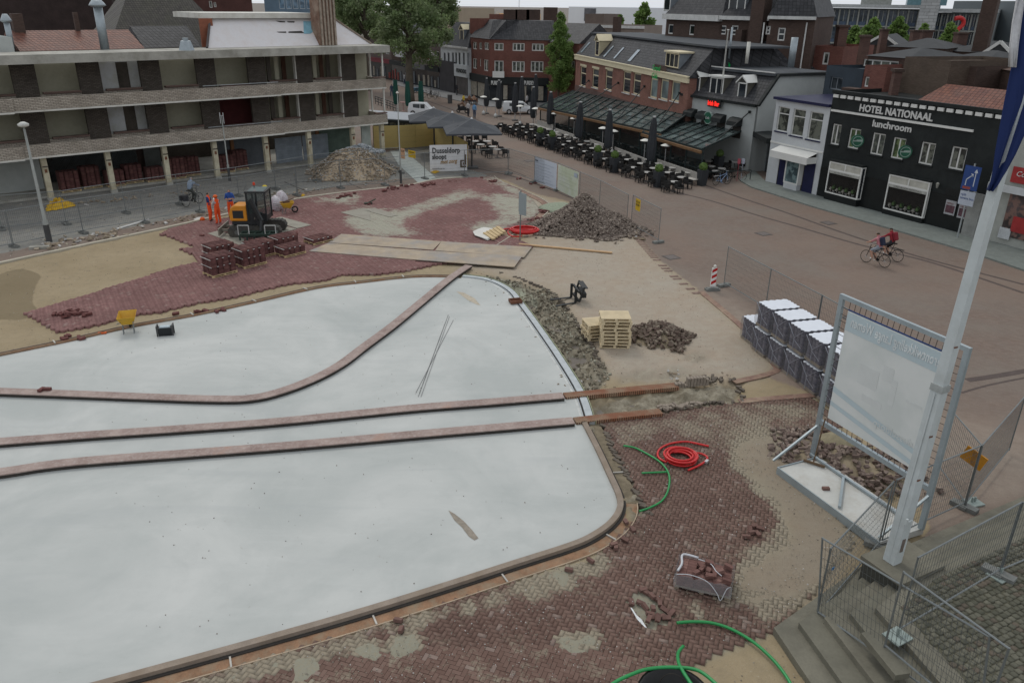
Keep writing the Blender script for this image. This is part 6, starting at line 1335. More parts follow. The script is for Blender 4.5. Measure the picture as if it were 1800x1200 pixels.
# bin, benches far
tag(MB().lathe([(.3,0),(.33,1.1),(.28,1.15)],10).build('litter_bin',mat('iron',(0,0,0)),loc=G(791,182)),'dark litter bin on the street before the white store','bin')
bpl=mat('railing_dark',(.04,.045,.045),.7)
s=MB()
for k in range(8):
    p=G(660+k*5.2,183+k*1.9); s.bar((p.x,p.y,0),(p.x,p.y,1.0),.07)
a,b=G(660,183),G(698,197)
for zz in (.4,.7,1.0): s.bar((a.x,a.y,zz),(b.x,b.y,zz),.08)
tag(s.build('dark_railing',bpl),'dark slatted railing behind the corner of the apartment block','railing')
tag(MB().lathe([(.25,0),(.04,.1),(.04,1.0),(.45,1.02),(.45,1.08)],10).build('standing_table',mat('table_red',(.38,.22,.2),.6),loc=G(709,195)),'tall round standing table with pinkish top between the closed parasols','table')
# lamp posts
def lamppost(b,h,r,label,head='cap',rz=0):
    e=empty('street_lamp',b,rz,label,'lamp post'); PM=mat('post_grey',(.27,.28,.26),.6,.15,3)
    MB().lathe([(r*1.6,0),(r*1.6,1.2),(r,1.25),(r*.6,h)],10).build('pole',PM,e,True)
    MB().lathe([(r*1.75,0),(r*1.75,1.0)],10).build('base_sleeve',mat('iron',(0,0,0)),e)
    if head=='cap': MB().lathe([(.1,h-.05),(.26,h),(.28,h+.12),(.1,h+.22)],12).build('lamp_head',mat('lamp_cap',(.5,.5,.47),.6),e,True)
    return e
b=G(87,425); hh=W(42,222,b.y).z; lamppost(b,hh,.09,'old street lamp standing in rubble at the left edge of the sand bed')
b=G(404,318); hh=W(391,203,b.y).z; e=lamppost(b,hh,.055,'thin pole with a forked top behind the excavator',None); MB().bar((-.15,0,hh-.02),(.15,0,hh-.02),.04).bar((-.12,0,hh-.6),(-.12,0,hh+.2),.05).bar((.12,0,hh-.6),(.12,0,hh+.2),.05).build('fork',ALU,e)
b=G(705,322); hh=W(702,166,b.y).z; e=lamppost(b,hh,.05,'tall thin grey pole with ball top beside the rubble heap',None); MB().lathe([(.02,hh),(.12,hh+.1),(.02,hh+.22)],8).build('ball_top',OFFW,e)
b=G(764,290); tag(MB().lathe([(.03,0),(.03,3.0),(.12,3.05),(.15,3.2),(.05,3.35)],8).build('small_lamp',ALU,loc=G(764,262)),'small lamp on a thin post at the corner of the yellow boards','lamp')
# far cables skipped; antennas on skyline
for x,y0,y1,Y in ((912,38,-10,124),(894,40,14,124)):
    p=W(x,y0,Y);t_=W(x,y1,Y); tag(MB().bar((0,0,0),(0,0,t_.z-p.z),.08).build('antenna_mast',ALU,loc=p),('tall' if y1<0 else 'short')+' thin antenna mast above the corner store roof','antenna')
# ================= SITE =================
GALV=mat('galvanised',(.19,.205,.205),.45,.2,6,metal=.5); FOOT=mat('foot_block',(.17,.175,.165),.85,.2,5)
# --- mesh fence panels ---
_pan={}
def fence_meshes(L,h=2.0):
    k=round(L,1)
    if k in _pan: return _pan[k]
    s=MB(); r=.021
    s.tube([(0,0,.12),(0,0,h)],r,6); s.tube([(L,0,.12),(L,0,h)],r,6); s.tube([(0,0,h-.02),(L,0,h-.02)],r,6); s.tube([(0,0,.2),(L,0,.2)],r,6)
    fm=s.mesh('frame'); fm.materials.append(GALV)
    s=MB(); w=.0065
    def wire(a,b,up):
        s.bar(a,b,w*1.0,w*1.0)
    n=int(L/.1)
    for i in range(1,n): s.add([(i*L/n-w/2,0,.2),(i*L/n+w/2,0,.2),(i*L/n+w/2,0,h-.02),(i*L/n-w/2,0,h-.02),(i*L/n,w,.2),(i*L/n,w,h-.02)],[(0,1,2,3),(1,4,5,2),(4,0,3,5)])
    for j in range(1,8): z=.2+j*(h-.22)/8; s.add([(0,0,z-w/2),(L,0,z-w/2),(L,0,z+w/2),(0,0,z+w/2),(0,w,z),(L,w,z)],[(0,1,2,3),(0,4,5,1),(3,2,5,4)])
    wm=s.mesh('wire_mesh'); wm.materials.append(mat('fence_wire',(.11,.12,.12),.5,.1,3,metal=.4)); _pan[k]=(fm,wm); return fm,wm
FB=MB().box(-.35,-.12,0,.35,.12,.13).box(-.1,-.16,.02,.1,.16,.11).mesh('foot_block'); FB.materials.append(FOOT)
def fence(A,B,label,group,h=2.05,feet=(True,True),name='mesh_fence',zb=0,tilt=0,fblk=True):
    fr=Frame((A.x,A.y),(B.x,B.y)); e=empty(name,(A.x,A.y,zb),fr.rz,label,'fence panel',group); e.rotation_euler=(tilt,0,fr.rz)
    fm,wm=fence_meshes(fr.L,h); link('frame',fm,None,e); w=link('wire_mesh',wm,None,e); w['kind']='stuff'
    for k,x in enumerate((0,fr.L)):
        if feet[k]: link('foot_block',FB,None,e,(x,0,0),(0,0,math.pi/2+.15))
    return e
row=[(-38,402),(117,394),(222,375),(316,360)]
BACK=[(25,434),(147,410),(255,392),(352,373)]
nmz=['first','second','third','fourth','fifth','sixth','seventh','eighth','ninth']
b0=[(-60,412),(4,404),(117,394),(222,375),(316,360),(420,345),(485,333),(557,319),(631,310),(706,304)]
for i,(a,b) in enumerate(zip(b0,b0[1:])):
    fence(G(*a),G(*b),nmz[i]+' fence panel from the left in the row nearer the apartment block','mesh fence row by the apartment block')
f0=[(-110,458),(25,434),(147,410),(255,392),(352,373),(436,362),(522,344),(599,331),(677,326),(747,315),(817,309),(894,306),(939,321)]
nm2=['cut-off leftmost','second','third','fourth','fifth','sixth','seventh','eighth','ninth','tenth','eleventh','twelfth']
for i,(a,b) in enumerate(zip(f0,f0[1:])):
    fence(G(*a),G(*b),nm2[i]+' mesh fence panel from the left in the long row along the road kerb','mesh fence row along the kerb')
f1=[(939,321),(980,335),(1018,353),(1053,370),(1101,399)]
for i,(a,b) in enumerate(zip(f1,f1[1:])):
    fence(G(*a),G(*b),['mesh fence panel carrying the white printed banner beside the street','mesh fence panel carrying the greenish printed banner','bare mesh fence panel just behind the big brick heap','mesh fence panel right of the brick heap, next to the yellow sign'][i],'mesh fence row along the street')
fence(G(1109,399),G(1157,427),'mesh fence panel with a small yellow sign, last by the street','mesh fence row along the street')
f2=[(1272,503),(1345,547),(1432,600),(1535,665)]
for i,(a,b) in enumerate(zip(f2,f2[1:])):
    fence(G(*a),G(*b),['mesh fence panel right of the red and white marker post','mesh fence panel behind the wrapped pallets','mesh fence panel between wrapped pallets and the back of the big board'][i],'mesh fence row behind the wrapped pallets')
# banners
def banner(A,B,z0,z1,m,label,name='banner',off=-.05):
    fr=Frame((A.x,A.y),(B.x,B.y)); e=empty(name,(A.x,A.y,0),fr.rz,label,'banner'); L=fr.L
    s=MB(); n=14
    v=[(L*i/n,off-.02-.015*math.sin(i*1.9)*(1 if 0<j<4 else .2),z0+(z1-z0)*j/4) for j in range(5) for i in range(n+1)]
    s.add(v,[(j*(n+1)+i,j*(n+1)+i+1,(j+1)*(n+1)+i+1,(j+1)*(n+1)+i) for j in range(4) for i in range(n)]); o=s.build('cloth',m,e,True); return e,L
BW=mat('banner_white',(.66,.66,.66),.6,.05); 
A_,B_=G(756,302),G(821,300); e,L=banner(A_,B_,.02,2.15,BW,'white demolition-company banner with black and ochre lettering on the mesh fence')
BT=mat('banner_text',(.03,.03,.03),.7); OCH=mat('banner_ochre',(.36,.22,.08),.7)
def fit(o,w):
    xs=[v.co.x for v in o.data.vertices]; s_=w/(max(xs)-min(xs)); o.data.transform(Matrix.Diagonal((s_,1,1,1))@Matrix.Translation((-min(xs),0,0))); return o
fit(txt('Dusseldorp',.62,BT,e,(L*.07,-.11,1.50),(math.pi/2,0,0),bold=.012,ext=.004),L*.74); fit(txt('sloopt',.58,BT,e,(L*.06,-.11,1.02),(math.pi/2,0,0),bold=.012,ext=.004),L*.38)
fit(txt('met zorg',.46,OCH,e,(L*.28,-.11,.62),(math.pi/2,-.06,0),bold=.008,ext=.004,shear=.3),L*.46); fit(txt('dusseldorp.nu',.18,BT,e,(L*.06,-.11,.2),(math.pi/2,0,0),ext=.004),L*.33)
s=MB(); s.box(L*.93,-.12,.5,L*.97,-.10,1.35); s.box(L*.81,-.12,.3,L*.97,-.10,.42); s.box(L*.81,-.12,.42,L*.85,-.10,.9); s.box(L*.85,-.12,.8,L*.93,-.10,.9); s.box(L*.88,-.12,.5,L*.91,-.10,.7); s.build('logo_mark',mat('logo_brown',(.10,.07,.04),.7),e)
e,L=banner(G(940,320),G(979,335),.08,1.98,mat('banner_bluewhite',(.52,.57,.64),.6,.04),'white-blue printed banner on the mesh fence, left of the greenish one')
LK=mat('faint_print',(.36,.41,.48),.7)
for j in range(7): 
    z=.3+j*.22; MB().box(.3,-.115,z,L-.4-(j%3)*.3,-.105,z+.03).build('print_line',LK,e)
MB().box(.2,-.115,1.7,.6,-.105,1.78).build('print_line',mat('ink',(.06,.07,.1),.7),e)
e,L=banner(G(981,335.5),G(1017,352.5),.08,1.98,mat('banner_green',(.50,.55,.42),.6,.10,1.2,dirt=(.60,.62,.62),damt=.7),'greenish-white printed banner on the mesh fence, right of the blue-white one')
for j in range(5): 
    z=.6+j*.25; MB().box(.25,-.115,z,L-.3-(j%2)*.5,-.105,z+.02).build('print_line',mat('faint_green',(.38,.43,.33),.7),e)
MB().box(L-.65,-.115,1.55,L-.15,-.105,1.85).build('print_patch',LK,e)
def smallsign(A,B,u,z0,z1,w,m,label,text=None):
    fr=Frame((A.x,A.y),(B.x,B.y)); p=fr.w(u,-.06); o=MB().box(-w/2,-.01,z0,w/2,.01,z1).build('warning_sign',m,loc=(p.x,p.y,0),rot=(0,0,fr.rz)); tag(o,label,'sign')
    if text: fit(txt(text,(z1-z0)*.26,BT,o,(-w*.4,-.018,z1-(z1-z0)*.34),(math.pi/2,0,0),ext=.002),w*.8)
YS=mat('sign_yellow',(.55,.36,.02),.5)
smallsign(G(1109,399),G(1157,427),.85,1.25,1.95,.6,YS,'yellow warning sign hung on the end fence panel by the street','LET OP\nBOUW')
smallsign(G(706,304),G(747,315),1.6,1.45,2.0,.95,YS,'yellow sign hung on the fence right of the tall thin pole','HEKWERK'); smallsign(G(706,304),G(747,315),.35,1.2,2.0,.55,mat('sign_orangewhite',(.55,.33,.20),.6,.4,6),'white and orange sign hung on the fence beside the tall thin pole','LET OP')
# --- heaps ---
def heap(name,label,c,rx,ry,h,n,size,m,seed=0,core=None,ang=0,cat='heap',piece='brick',flat=.6,ex=1.3,mats=None,spread=1.12):
    r=np.random.default_rng(seed); e=empty(name,(c.x,c.y,0),ang,label,cat)
    a=r.random(n)*6.283; q=np.sqrt(r.random(n))*spread; q0=q; q=q*(1+.13*np.sin(2*a+seed)+.09*np.sin(5*a+1.3)+.06*np.sin(9*a)); out_=r.random(n)<.03; q=np.where(out_,q*1.25,q); x=np.cos(a)*q*rx; y=np.sin(a)*q*ry
    prof=np.clip(1-np.minimum(np.where(out_,1,q0),1)**ex,0,1); z=h*prof*(1+.12*np.sin(x*2.1+seed)*np.cos(y*1.7))+r.random(n)*.05+.03
    Rm=rotrand(n,flat); H=np.tile(np.array(size)/2,(n,1))*r.uniform(.75,1.1,(n,1))
    C=np.c_[x,y,z]; 
    # nearest 300 as single parts
    loc=Matrix.Rotation(-ang,3,'Z')@(Vector((0,0,CH))-Vector((c.x,c.y,0))); d=np.linalg.norm(C-np.array(loc),axis=1); order=np.argsort(d)[:300]
    ind=np.zeros(n,bool); ind[order]=True
    bmesh_=MB().box(-size[0]/2,-size[1]/2,-size[2]/2,size[0]/2,size[1]/2,size[2]/2).mesh(piece)
    mi=mats or m
    for i in order[:300]:
        o=link(piece,bmesh_,mi,e,C[i],Matrix(Rm[i]).to_euler())
    if (~ind).sum(): o=cuboids(piece,C[~ind],H[~ind],Rm[~ind],m,e,bottom=True); o['kind']='stuff'
    # core mound
    s=MB(); nr=14; na=28; v=[];f=[]
    for i in range(nr+1):
        for j in range(na):
            t=i/nr; aa=6.283*j/na; t2=t*(1+.13*math.sin(2*aa+seed)+.09*math.sin(5*aa+1.3)); X=math.cos(aa)*t2*rx; Y=math.sin(aa)*t2*ry; v.append((X,Y,max(-.02,h*(1-t**ex)*(1+.12*math.sin(X*2.1+seed)*math.cos(Y*1.7))-(.0 if piece=='rubble_piece' else .06)+random.uniform(-.02,.02))))
    for i in range(nr):
        for j in range(na): f.append((i*na+j,(i+1)*na+j,(i+1)*na+(j+1)%na,i*na+(j+1)%na))
    s.add(v,f); s.build('core',core or m,e,True); return e
def tonemat(name,a,b,c_,obj=False):
    t=NT(name); tone=t.new('ShaderNodeObjectInfo').outputs['Random'] if obj else t.attr('tone').outputs['Fac']
    c=t.mix(tone,a,b); c=t.mix(t.math('GREATER_THAN',t.math('FRACT',t.math('MULTIPLY',tone,17.3)),.82),c,c_); c=t.mix(t.rng(t.noise(t.pos(),7,4),.4,.7,0,.5),c,tuple(q*.6 for q in a)); t.set('Base Color',c); t.set('Roughness',.9); return t.m
HB1=tonemat('heap_brick',(.14,.11,.092),(.25,.205,.17),(.33,.28,.235)); HB1o=tonemat('heap_brick_single',(.14,.11,.092),(.25,.205,.17),(.33,.28,.235),True)
c=(G(935,415)+G(1112,400))*.5; rx=(G(1108,402)-G(935,412)).length/2*.88
hh=W(1022,352,c.y+.3).z
heap('brick_heap','big grey-brown heap of tumbled old paving bricks by the street fence',c+Vector((.1,.5,0)),rx,rx*.78,min(hh,2.6)+.1,4600,(.22,.105,.085),HB1,2,flat=1.4,mats=HB1o,ex=1.15)
c=G(1158,592); heap('brick_heap','small heap of dark bricks beside the tall pallet stack',c,1.35,1.15,.55,420,(.2,.1,.085),tonemat('small_heap',(.11,.075,.06),(.2,.16,.125),(.26,.22,.17)),5,mats=tonemat('small_heap_o',(.11,.075,.06),(.2,.16,.125),(.26,.22,.17),True),flat=1.2,core=mat('heap_sand',(.27,.22,.15),.9))
c=G(1482,812); heap('brick_heap','scattered reddish-grey bricks round a sand mound under the big board',c,1.75,1.35,.32,430,(.19,.095,.08),tonemat('board_heap',(.13,.09,.075),(.23,.18,.15),(.28,.22,.18)),8,mats=tonemat('board_heap_o',(.13,.09,.075),(.23,.18,.15),(.28,.22,.18),True),flat=.9,core=mat('heap_sand',(0,0,0)),ang=-.7,spread=1.25)
s=MB(); s.lathe([(.75,-.05),(.6,.22),(.3,.45),(.05,.52)],16); tag(s.build('sand_mound',mat('mound_sand',(.23,.20,.13),.95,.25,6,bump=.6,bs=14),loc=G(1468,788),smooth=True),'small sand mound among the bricks under the big board','sand heap')
# demolition rubble
c=(G(520,316)+G(704,304))*.5; rx=(G(704,304)-G(518,316)).length/2*.93; hh=W(628,262,c.y+1).z
RB=tonemat('rubble_piece',(.26,.205,.145),(.34,.29,.225),(.46,.45,.43)); RBo=tonemat('rubble_piece_o',(.26,.205,.145),(.34,.29,.225),(.46,.45,.43),True)
fr=Frame((G(520,316).x,G(520,316).y),(G(704,304).x,G(704,304).y))
heap('rubble_heap','big sandy heap of demolition rubble in front of the apartment block',c+Vector((0,1.3,0)),rx,2.9,hh*1.12,2300,(.13,.10,.05),RB,11,flat=1.2,ang=fr.rz,core=mat('rubble_sand',(.36,.28,.19),.95,.25,1.6,dirt=(.42,.36,.28),bump=.6,bs=6),mats=RBo,piece='rubble_piece',ex=1.1,spread=1.06)
e=heap('rubble_heap','crest of grey concrete lumps and bent metal on top of the sandy rubble heap',fr.w((G(628,300)-G(520,316)).length,2.2),1.5,.9,.5,260,(.26,.18,.10),tonemat('grey_lump',(.25,.27,.28),(.40,.42,.43),(.60,.60,.60)),13,mats=tonemat('grey_lump_o',(.25,.27,.28),(.40,.42,.43),(.60,.60,.60),True),piece='rubble_piece',flat=1.5); e.location.z=hh*.74
r=random.Random(77)
RBl=MB().box(-.11,-.08,-.05,.11,.08,.05).mesh('rubble_lump'); RBl.materials.append(RBo)
def lumps(line,n,sp,label,grp,z=.03,sc=(.6,1.6)):
    pa=gpath(line,6)
    for i in range(n):
        p=pa[r.randrange(len(pa))]; o=bpy.data.objects.new('rubble_lump',RBl); COL.objects.link(o); o.location=(p.x+r.gauss(0,sp),p.y+r.gauss(0,sp),z+r.uniform(0,.04)); o.rotation_euler=(r.uniform(-.6,.6),r.uniform(-.6,.6),r.uniform(0,6)); k=r.uniform(*sc); o.scale=(k,k*r.uniform(.6,1),k*.8); tag(o,label,'rubble',grp)
lumps([(75,433),(110,428),(150,420),(190,415)],70,.45,'rubble lump in the broken strip at the foot of the old lamp post','rubble by the old lamp post')
lumps([(190,415),(260,398),(340,382),(400,370)],60,.3,'small rubble lump on the verge between kerb and the left fence row','rubble on the left verge',sc=(.3,1.1))
lumps([(470,345),(520,338),(600,328),(690,320)],50,.35,'small rubble lump in front of the sandy rubble heap','rubble before the sandy heap',sc=(.3,1.1))
lumps([(120,360),(220,350),(330,338)],40,.4,'small rubble lump along the ground-floor columns of the apartment block','rubble by the columns',sc=(.3,1.2))
lumps([(1085,395),(1105,405),(1118,415)],40,.35,'grey lump at the right foot of the big brick heap','lumps right of the brick heap',sc=(.5,1.4))
lumps([(1175,660),(1230,668),(1280,662)],22,.3,'small grey lump near the end of the upper trench line','lumps near the trench end',sc=(.3,.8))
lumps([(880,520),(960,580),(1010,650),(1050,690)],40,.7,'small clod on the churned soil beside the drain channel','clods on the churned soil',z=0,sc=(.2,.6))
# gravel patch low mound
s=MB(); s.lathe([(1.6,-.04),(1.2,.12),(.6,.25),(.1,.3)],18); tag(s.build('gravel_mound',mat('green_gravel',(.24,.27,.20),.95,.3,9,bump=.6,bs=20),loc=G(985,366),smooth=True),'low greenish gravel mound left of the big brick heap','gravel heap')
# --- pallets ---
WOOD=mat('pallet_wood',(.50,.38,.21),.8,.15,5); WOODL=mat('pallet_top',(.60,.50,.33),.8,.12,5)
def pallet_mesh(l=1.2,w=.9):
    s=MB()
    for k in range(7): y=-w/2+k*(w-.1)/6; s.box(-l/2,y,.118,l/2,y+.1,.14)
    for x in (-l/2,-.05,l/2-.1):
        s.box(x,-w/2,.096,x+.1,w/2,.118)
        for y in (-w/2,-.05,w/2-.1): s.box(x,y,.022,x+.1,y+.1,.096)
    for y in (-w/2,-.05,w/2-.1): s.box(-l/2,y,0,l/2,y+.1,.022)
    m=s.mesh('pallet'); m.materials.append(WOODL); return m
PM_=pallet_mesh()
def pallets(base,n,ang,label,grp,z=0):
    r=random.Random(n)
    for k in range(n):
        o=bpy.data.objects.new('wooden_pallet',PM_); COL.objects.link(o); o.location=(base.x+r.uniform(-.04,.04),base.y+r.uniform(-.04,.04),z+k*.144); o.rotation_euler=(0,0,ang+r.uniform(-.04,.04)); tag(o,(['lowest','second','third','fourth','fifth','sixth','seventh','eighth'][k]+' pallet up in' if k<n-1 else 'topmost pallet of')+label,'pallet',grp)
pallets(G(1081,612)+Vector((0,.45,0)),9,.0,' the tall pale wooden stack beside the small brick heap','pallets in the tall stack')
pallets(G(1054,604)+Vector((-.0,.75,0)),5,.25,' the lower pale wooden stack behind the tall one','pallets in the lower stack')
# --- bundles of red pavers on pallets ---
PV=tonemat('paver_bundle',(.085,.035,.032),(.13,.055,.05),(.15,.07,.06)); PVo=tonemat('paver_bundle_o',(.085,.035,.032),(.13,.055,.05),(.15,.07,.06),True)
def paverbundle(label,loc,ang,layers,l=1.35,w=1.0,grp='strapped paver pallets',dark=None,strap=True,name='paver_pallet',pv=None,cover=None,wrap=False):
    e=empty(name,loc,ang,label,'pallet',grp); pv=pv or PV
    s=MB(); 
    for y in (-w/2,-.05,w/2-.1): s.box(-l/2,y,0,l/2,y+.1,.03)
    for x in (-l/2,-.05,l/2-.1):
        for y in (-w/2,-.05,w/2-.1): s.box(x,y,.03,x+.1,y+.1,.09)
    s.box(-l/2,-w/2,.09,l/2,w/2,.12); s.build('pallet',WOOD,e)
    nb=4; bw=(l-.06)/nb; h=layers*.1
    for b in range(nb):
        s=MB(); x0=-l/2+.03+b*bw; C=[];H=[]
        for z in range(layers):
            for j in range(5):
                off=.018 if (b+j)%2 else -.018
                y=-w/2+.03+(j+.5)*(w-.06)/5; C.append((x0+bw/2+random.uniform(-.004,.004)+off*(1 if j in (0,4) else .5),y+off*.6,.12+z*.1+.05)); H.append((bw/2-.012,(w-.06)/10-.006,.046))
        o=cuboids('paver_bundle',np.array(C),np.array(H),np.tile(np.eye(3),(len(C),1,1)),pv,e)
    if strap:
        s=MB(); SW=mat('strap_white',(.5,.5,.48),.5)
        for zz in ((.12+h*.85,) if h<.6 else (.12+h*.88,.12+h*.45)):
            s.box(-l/2-.02,-w/2+.0,zz,-l/2+.0,w/2,zz+.03); 
            for b in range(1,nb): x=-l/2+.03+b*bw; s.box(x-.05,-w/2-.0,zz,x+.05,-w/2+.02,zz+.03); 
        s.build('strap',SW,e)
    return e
aa=math.atan2((G(408,480)-G(372,489)).y,(G(408,480)-G(372,489)).x)
BL=[(382,487,9,'paver pallet stacked high, front left of the group by the excavator'),(436,471,9,'paver pallet stacked high, just behind and right of the front left one'),(382,462,8,'paver pallet half hidden behind the front left one'),(507,452,4,'low paver pallet with light wooden base, right of the high ones'),(496,437,5,'paver pallet standing behind the low right one'),(557,430,2,'nearly empty paver pallet nearest the steel plates'),(452,455,7,'paver pallet hidden behind the excavator attachment')]
for x,y,n,l in BL: 
    q=G(x,y)+Vector((0,.45,0)); q.z=.05; paverbundle(l,q,aa,n)
# pallets stored under the block
for i in range(9):
    u=[1.6,3.1,4.6,6.0,9.0,10.3,12.9,14.2,7.4][i]; hh_=[13,14,10,12,14,13,12,14,9][i]
    q=fA.w(u,1.6+(i%2)*.4); q.z=.15
    paverbundle('stack of red pavers stored under the block, '+nm2[i+1 if i<8 else 9]+' from the left between the columns' if i<8 else 'lower stack of red pavers stored behind the second column',q,fA.rz,hh_,1.25,1.0,'paver stacks under the apartment block',strap=False)
# small open pallet of bricks near steps
q=G(1238,1037); a=math.atan2((G(1287,1034)-G(1190,1012)).y,(G(1287,1034)-G(1190,1012)).x)
l1=(G(1287,1034,.5)-G(1190,1012,.5)).length; cc=(G(1190,1010,.42)+G(1287,1032,.42)+G(1287,992,.42)+G(1194,976,.42))/4
e=empty('brick_pallet',(cc.x,cc.y,0),a,'half-used pallet of red-brown bricks in torn plastic wrap on the near paving','pallet')
w1=(G(1194,976,.42)-G(1190,1010,.42)).length
l1=min(l1,1.35); w1=min(w1,1.0)
s=MB(); s.box(-l1/2,-w1/2,.07,l1/2,w1/2,.11)
for x in (-l1/2,-.05,l1/2-.1): s.box(x,-w1/2,0,x+.1,w1/2,.07)
s.build('pallet',mat('old_wood',(.25,.21,.16),.85),e)
BRK=tonemat('pallet_brick',(.13,.065,.055),(.19,.10,.085),(.23,.13,.11),True); bmh=MB().box(-.1,-.048,-.045,.1,.048,.045).mesh('brick'); bmh.materials.append(BRK)
r=random.Random(8)
nx_=int(l1/.205); ny_=int(w1/.1)
for z in range(3):
    for i in range(nx_):
        for j in range(ny_):
            if z<2 and not(i in(0,nx_-1) or j in (0,ny_-1)): continue
            if z==2 and (i,j) in ((2,3),(3,3),(2,4),(3,2)): continue
            link('brick',bmh,None,e,(-l1/2+.12+i*(l1-.03)/nx_,-w1/2+.06+j*(w1-.02)/ny_,.16+z*.095),(0,0,r.uniform(-.03,.03)))
MB().box(-l1/2+.2,-w1/2+.1,.12,l1/2-.2,w1/2-.1,.3).build('brick_core',mat('loose_brick',(0,0,0)),e)
for k in range(11): link('brick',bmh,None,e,(r.uniform(-.2,.55),r.uniform(-.3,.4),.43+r.uniform(0,.07)),(r.uniform(-.3,.3),r.uniform(-.3,.3),r.uniform(0,3)))
t=NT('plastic_film'); t.set('Base Color',(.45,.46,.48)); t.set('Alpha',.3); t.set('Roughness',.3); t.bump(t.noise(t.pos(),5,2,.5,1.),.4,.03); FILM=t.m
s=MB(); hf=.44
def wavy(p0,p1,z0,z1,n=14,amp=.03,seed=0):
    rr=random.Random(seed); v=[];f=[]
    for i in range(n+1):
        a=Vector(p0).lerp(Vector(p1),i/n); 
        for z in (z0,(z0+z1)/2,z1+rr.uniform(-.05,.05)): v.append((a.x+rr.uniform(-amp,amp),a.y+rr.uniform(-amp,amp),z))
    for i in range(n):
        for k in range(2): f.append((i*3+k,i*3+3+k,i*3+4+k,i*3+1+k))
    s.add(v,f)
for i,(a,b) in enumerate((((-l1/2-.03,-w1/2-.03),(l1/2+.03,-w1/2-.03)),((l1/2+.03,-w1/2-.03),(l1/2+.03,w1/2+.03)),((l1/2+.03,w1/2+.03),(-l1/2-.03,w1/2+.03)),((-l1/2-.03,w1/2+.03),(-l1/2-.03,-w1/2-.03)))): wavy(a,b,.08,hf,seed=i,amp=.02)
s.build('plastic_wrap',FILM,e,True)
s=MB(); s.tube(catmull([Vector(p) for p in ((-l1/2,-w1/2,.42),(-.3,-w1/2+.05,.45),(.1,-w1/2-.02,.42),(.35,-w1/2-.08,.2),(.45,-w1/2-.12,.05),(.55,-w1/2-.05,.35),(l1/2,-w1/2,.4))],5),.011,6); s.tube(catmull([Vector(p) for p in ((-.2,w1/2-.05,.46),(.1,w1/2-.15,.48),(.25,w1/2-.4,.5),(.4,w1/2-.5,.47))],5),.012,6); s.tube(catmull([Vector(p) for p in ((-l1/2+.02,-w1/2+.1,.45),(-l1/2+.08,0,.47),(-l1/2+.06,w1/2,.46),(-.2,w1/2,.46))],5),.03,6); s.build('bunched_film',mat('film_white',(.50,.51,.53),.4,.1,5),e,True)
# --- wrapped grey block pallets, two high ---
GB=tonemat('grey_block',(.085,.08,.10),(.13,.12,.14),(.15,.14,.16))
t=NT('dark_film'); t.set('Base Color',(.20,.205,.23)); t.set('Alpha',.22); t.set('Roughness',.15); t.set('Specular IOR Level',.7); t.bump(t.noise(t.pos(),6,4,.7,1.5),.7,.04); DF=t.m
TOPW=mat('white_top_sheet',(.62,.65,.70),.5,.05,3); FOLD=mat('film_fold',(.27,.28,.32),.4,.15,5)
dv=(G(1430,695)-G(1342,628)).normalized(); wa=math.atan2(dv.y,dv.x)
def wrapped(loc,label):
    e=empty('wrapped_pallet',loc,wa+math.pi/2,label,'pallet','wrapped block pallets')   # local x = away to the right, y = along
    l,w=1.25,.92; h=.95
    s=MB(); s.box(-l/2,-w/2,0,l/2,w/2,.1); s.build('pallet',mat('old_wood',(0,0,0)),e)
    C=[];H=[]
    for z in range(6):
        for i in range(5):
            for j in range(4):
                if 0<i<4 and 0<j<3 and z<5: continue
                o=.02*((i+j)%2); C.append((-l/2+.13+i*(l-.05)/5,-w/2+.13+j*(w-.06)/4+(o-.01),.1+z*.14+.07)); H.append((l/10-.015,w/8-.014-o*.3,.066))
    o=cuboids('concrete_block',np.array(C),np.array(H),np.tile(np.eye(3),(len(C),1,1)),GB,e)
    rr=random.Random(hash(label)%1000); pts=[]
    per=[(-l/2,-w/2),(l/2,-w/2),(l/2,w/2),(-l/2,w/2)]
    for k in range(4):
        a=Vector(per[k]);b=Vector(per[(k+1)%4]); n=9
        for i in range(n): 
            q=a.lerp(b,i/n); nn=Vector(((b-a).y,-(b-a).x)).normalized(); q=q+nn*(.045 if (i%2) else -.02); pts.append((q.x,q.y))
    MB().prism(pts,.955,.975).build('top_sheet',TOPW,e)
    s=MB(); hz_=.92; v=[];f=[]; n=0
    per2=[(-l/2-.05,-w/2-.05),(l/2+.05,-w/2-.05),(l/2+.05,w/2+.05),(-l/2-.05,w/2+.05)]
    for k in range(4):
        a=Vector(per2[k]);b=Vector(per2[(k+1)%4])
        for i in range(6):
            q=a.lerp(b,i/6)
            for z in (.06,.3,.55,.75,.96): v.append((q.x+rr.uniform(-.02,.02),q.y+rr.uniform(-.02,.02),z)); n+=1
    N_=24
    for i in range(N_):
        for k in range(4): f.append((i*5+k,((i+1)%N_)*5+k,((i+1)%N_)*5+k+1,i*5+k+1))
    s.add(v,f); s.build('shrink_film',DF,e,True)
    s=MB()
    for sg in (-1,):
        x=-l/2-.075
        s.bar((x,-w/2,.95),(x,0,.55),.022,.012); s.bar((x,w/2,.95),(x,0,.55),.022,.012); s.bar((x,0,.55),(x,.02,.05),.022,.012); s.bar((x,-w/2,.3),(x,.05,.5),.015,.01)
        y=-w/2-.075; 
        for zz in (.78,.45): s.bar((-l/2+.3,y,zz),(l/2-.05,y,zz+.05),.05,.03)
        s.add([(.1,y-.02,.85),(.35,y-.02,.8),(.2,y-.04,.7)],[(0,1,2)]); s.add([(.15,y-.02,.42),(.4,y-.02,.4),(.25,y-.04,.28)],[(0,1,2)])
    s.build('film_folds',FOLD,e); return e
base=G(1342,628)
xax=Vector((math.cos(wa+math.pi/2),math.sin(wa+math.pi/2),0)); 
if xax.x<0: xax=-xax
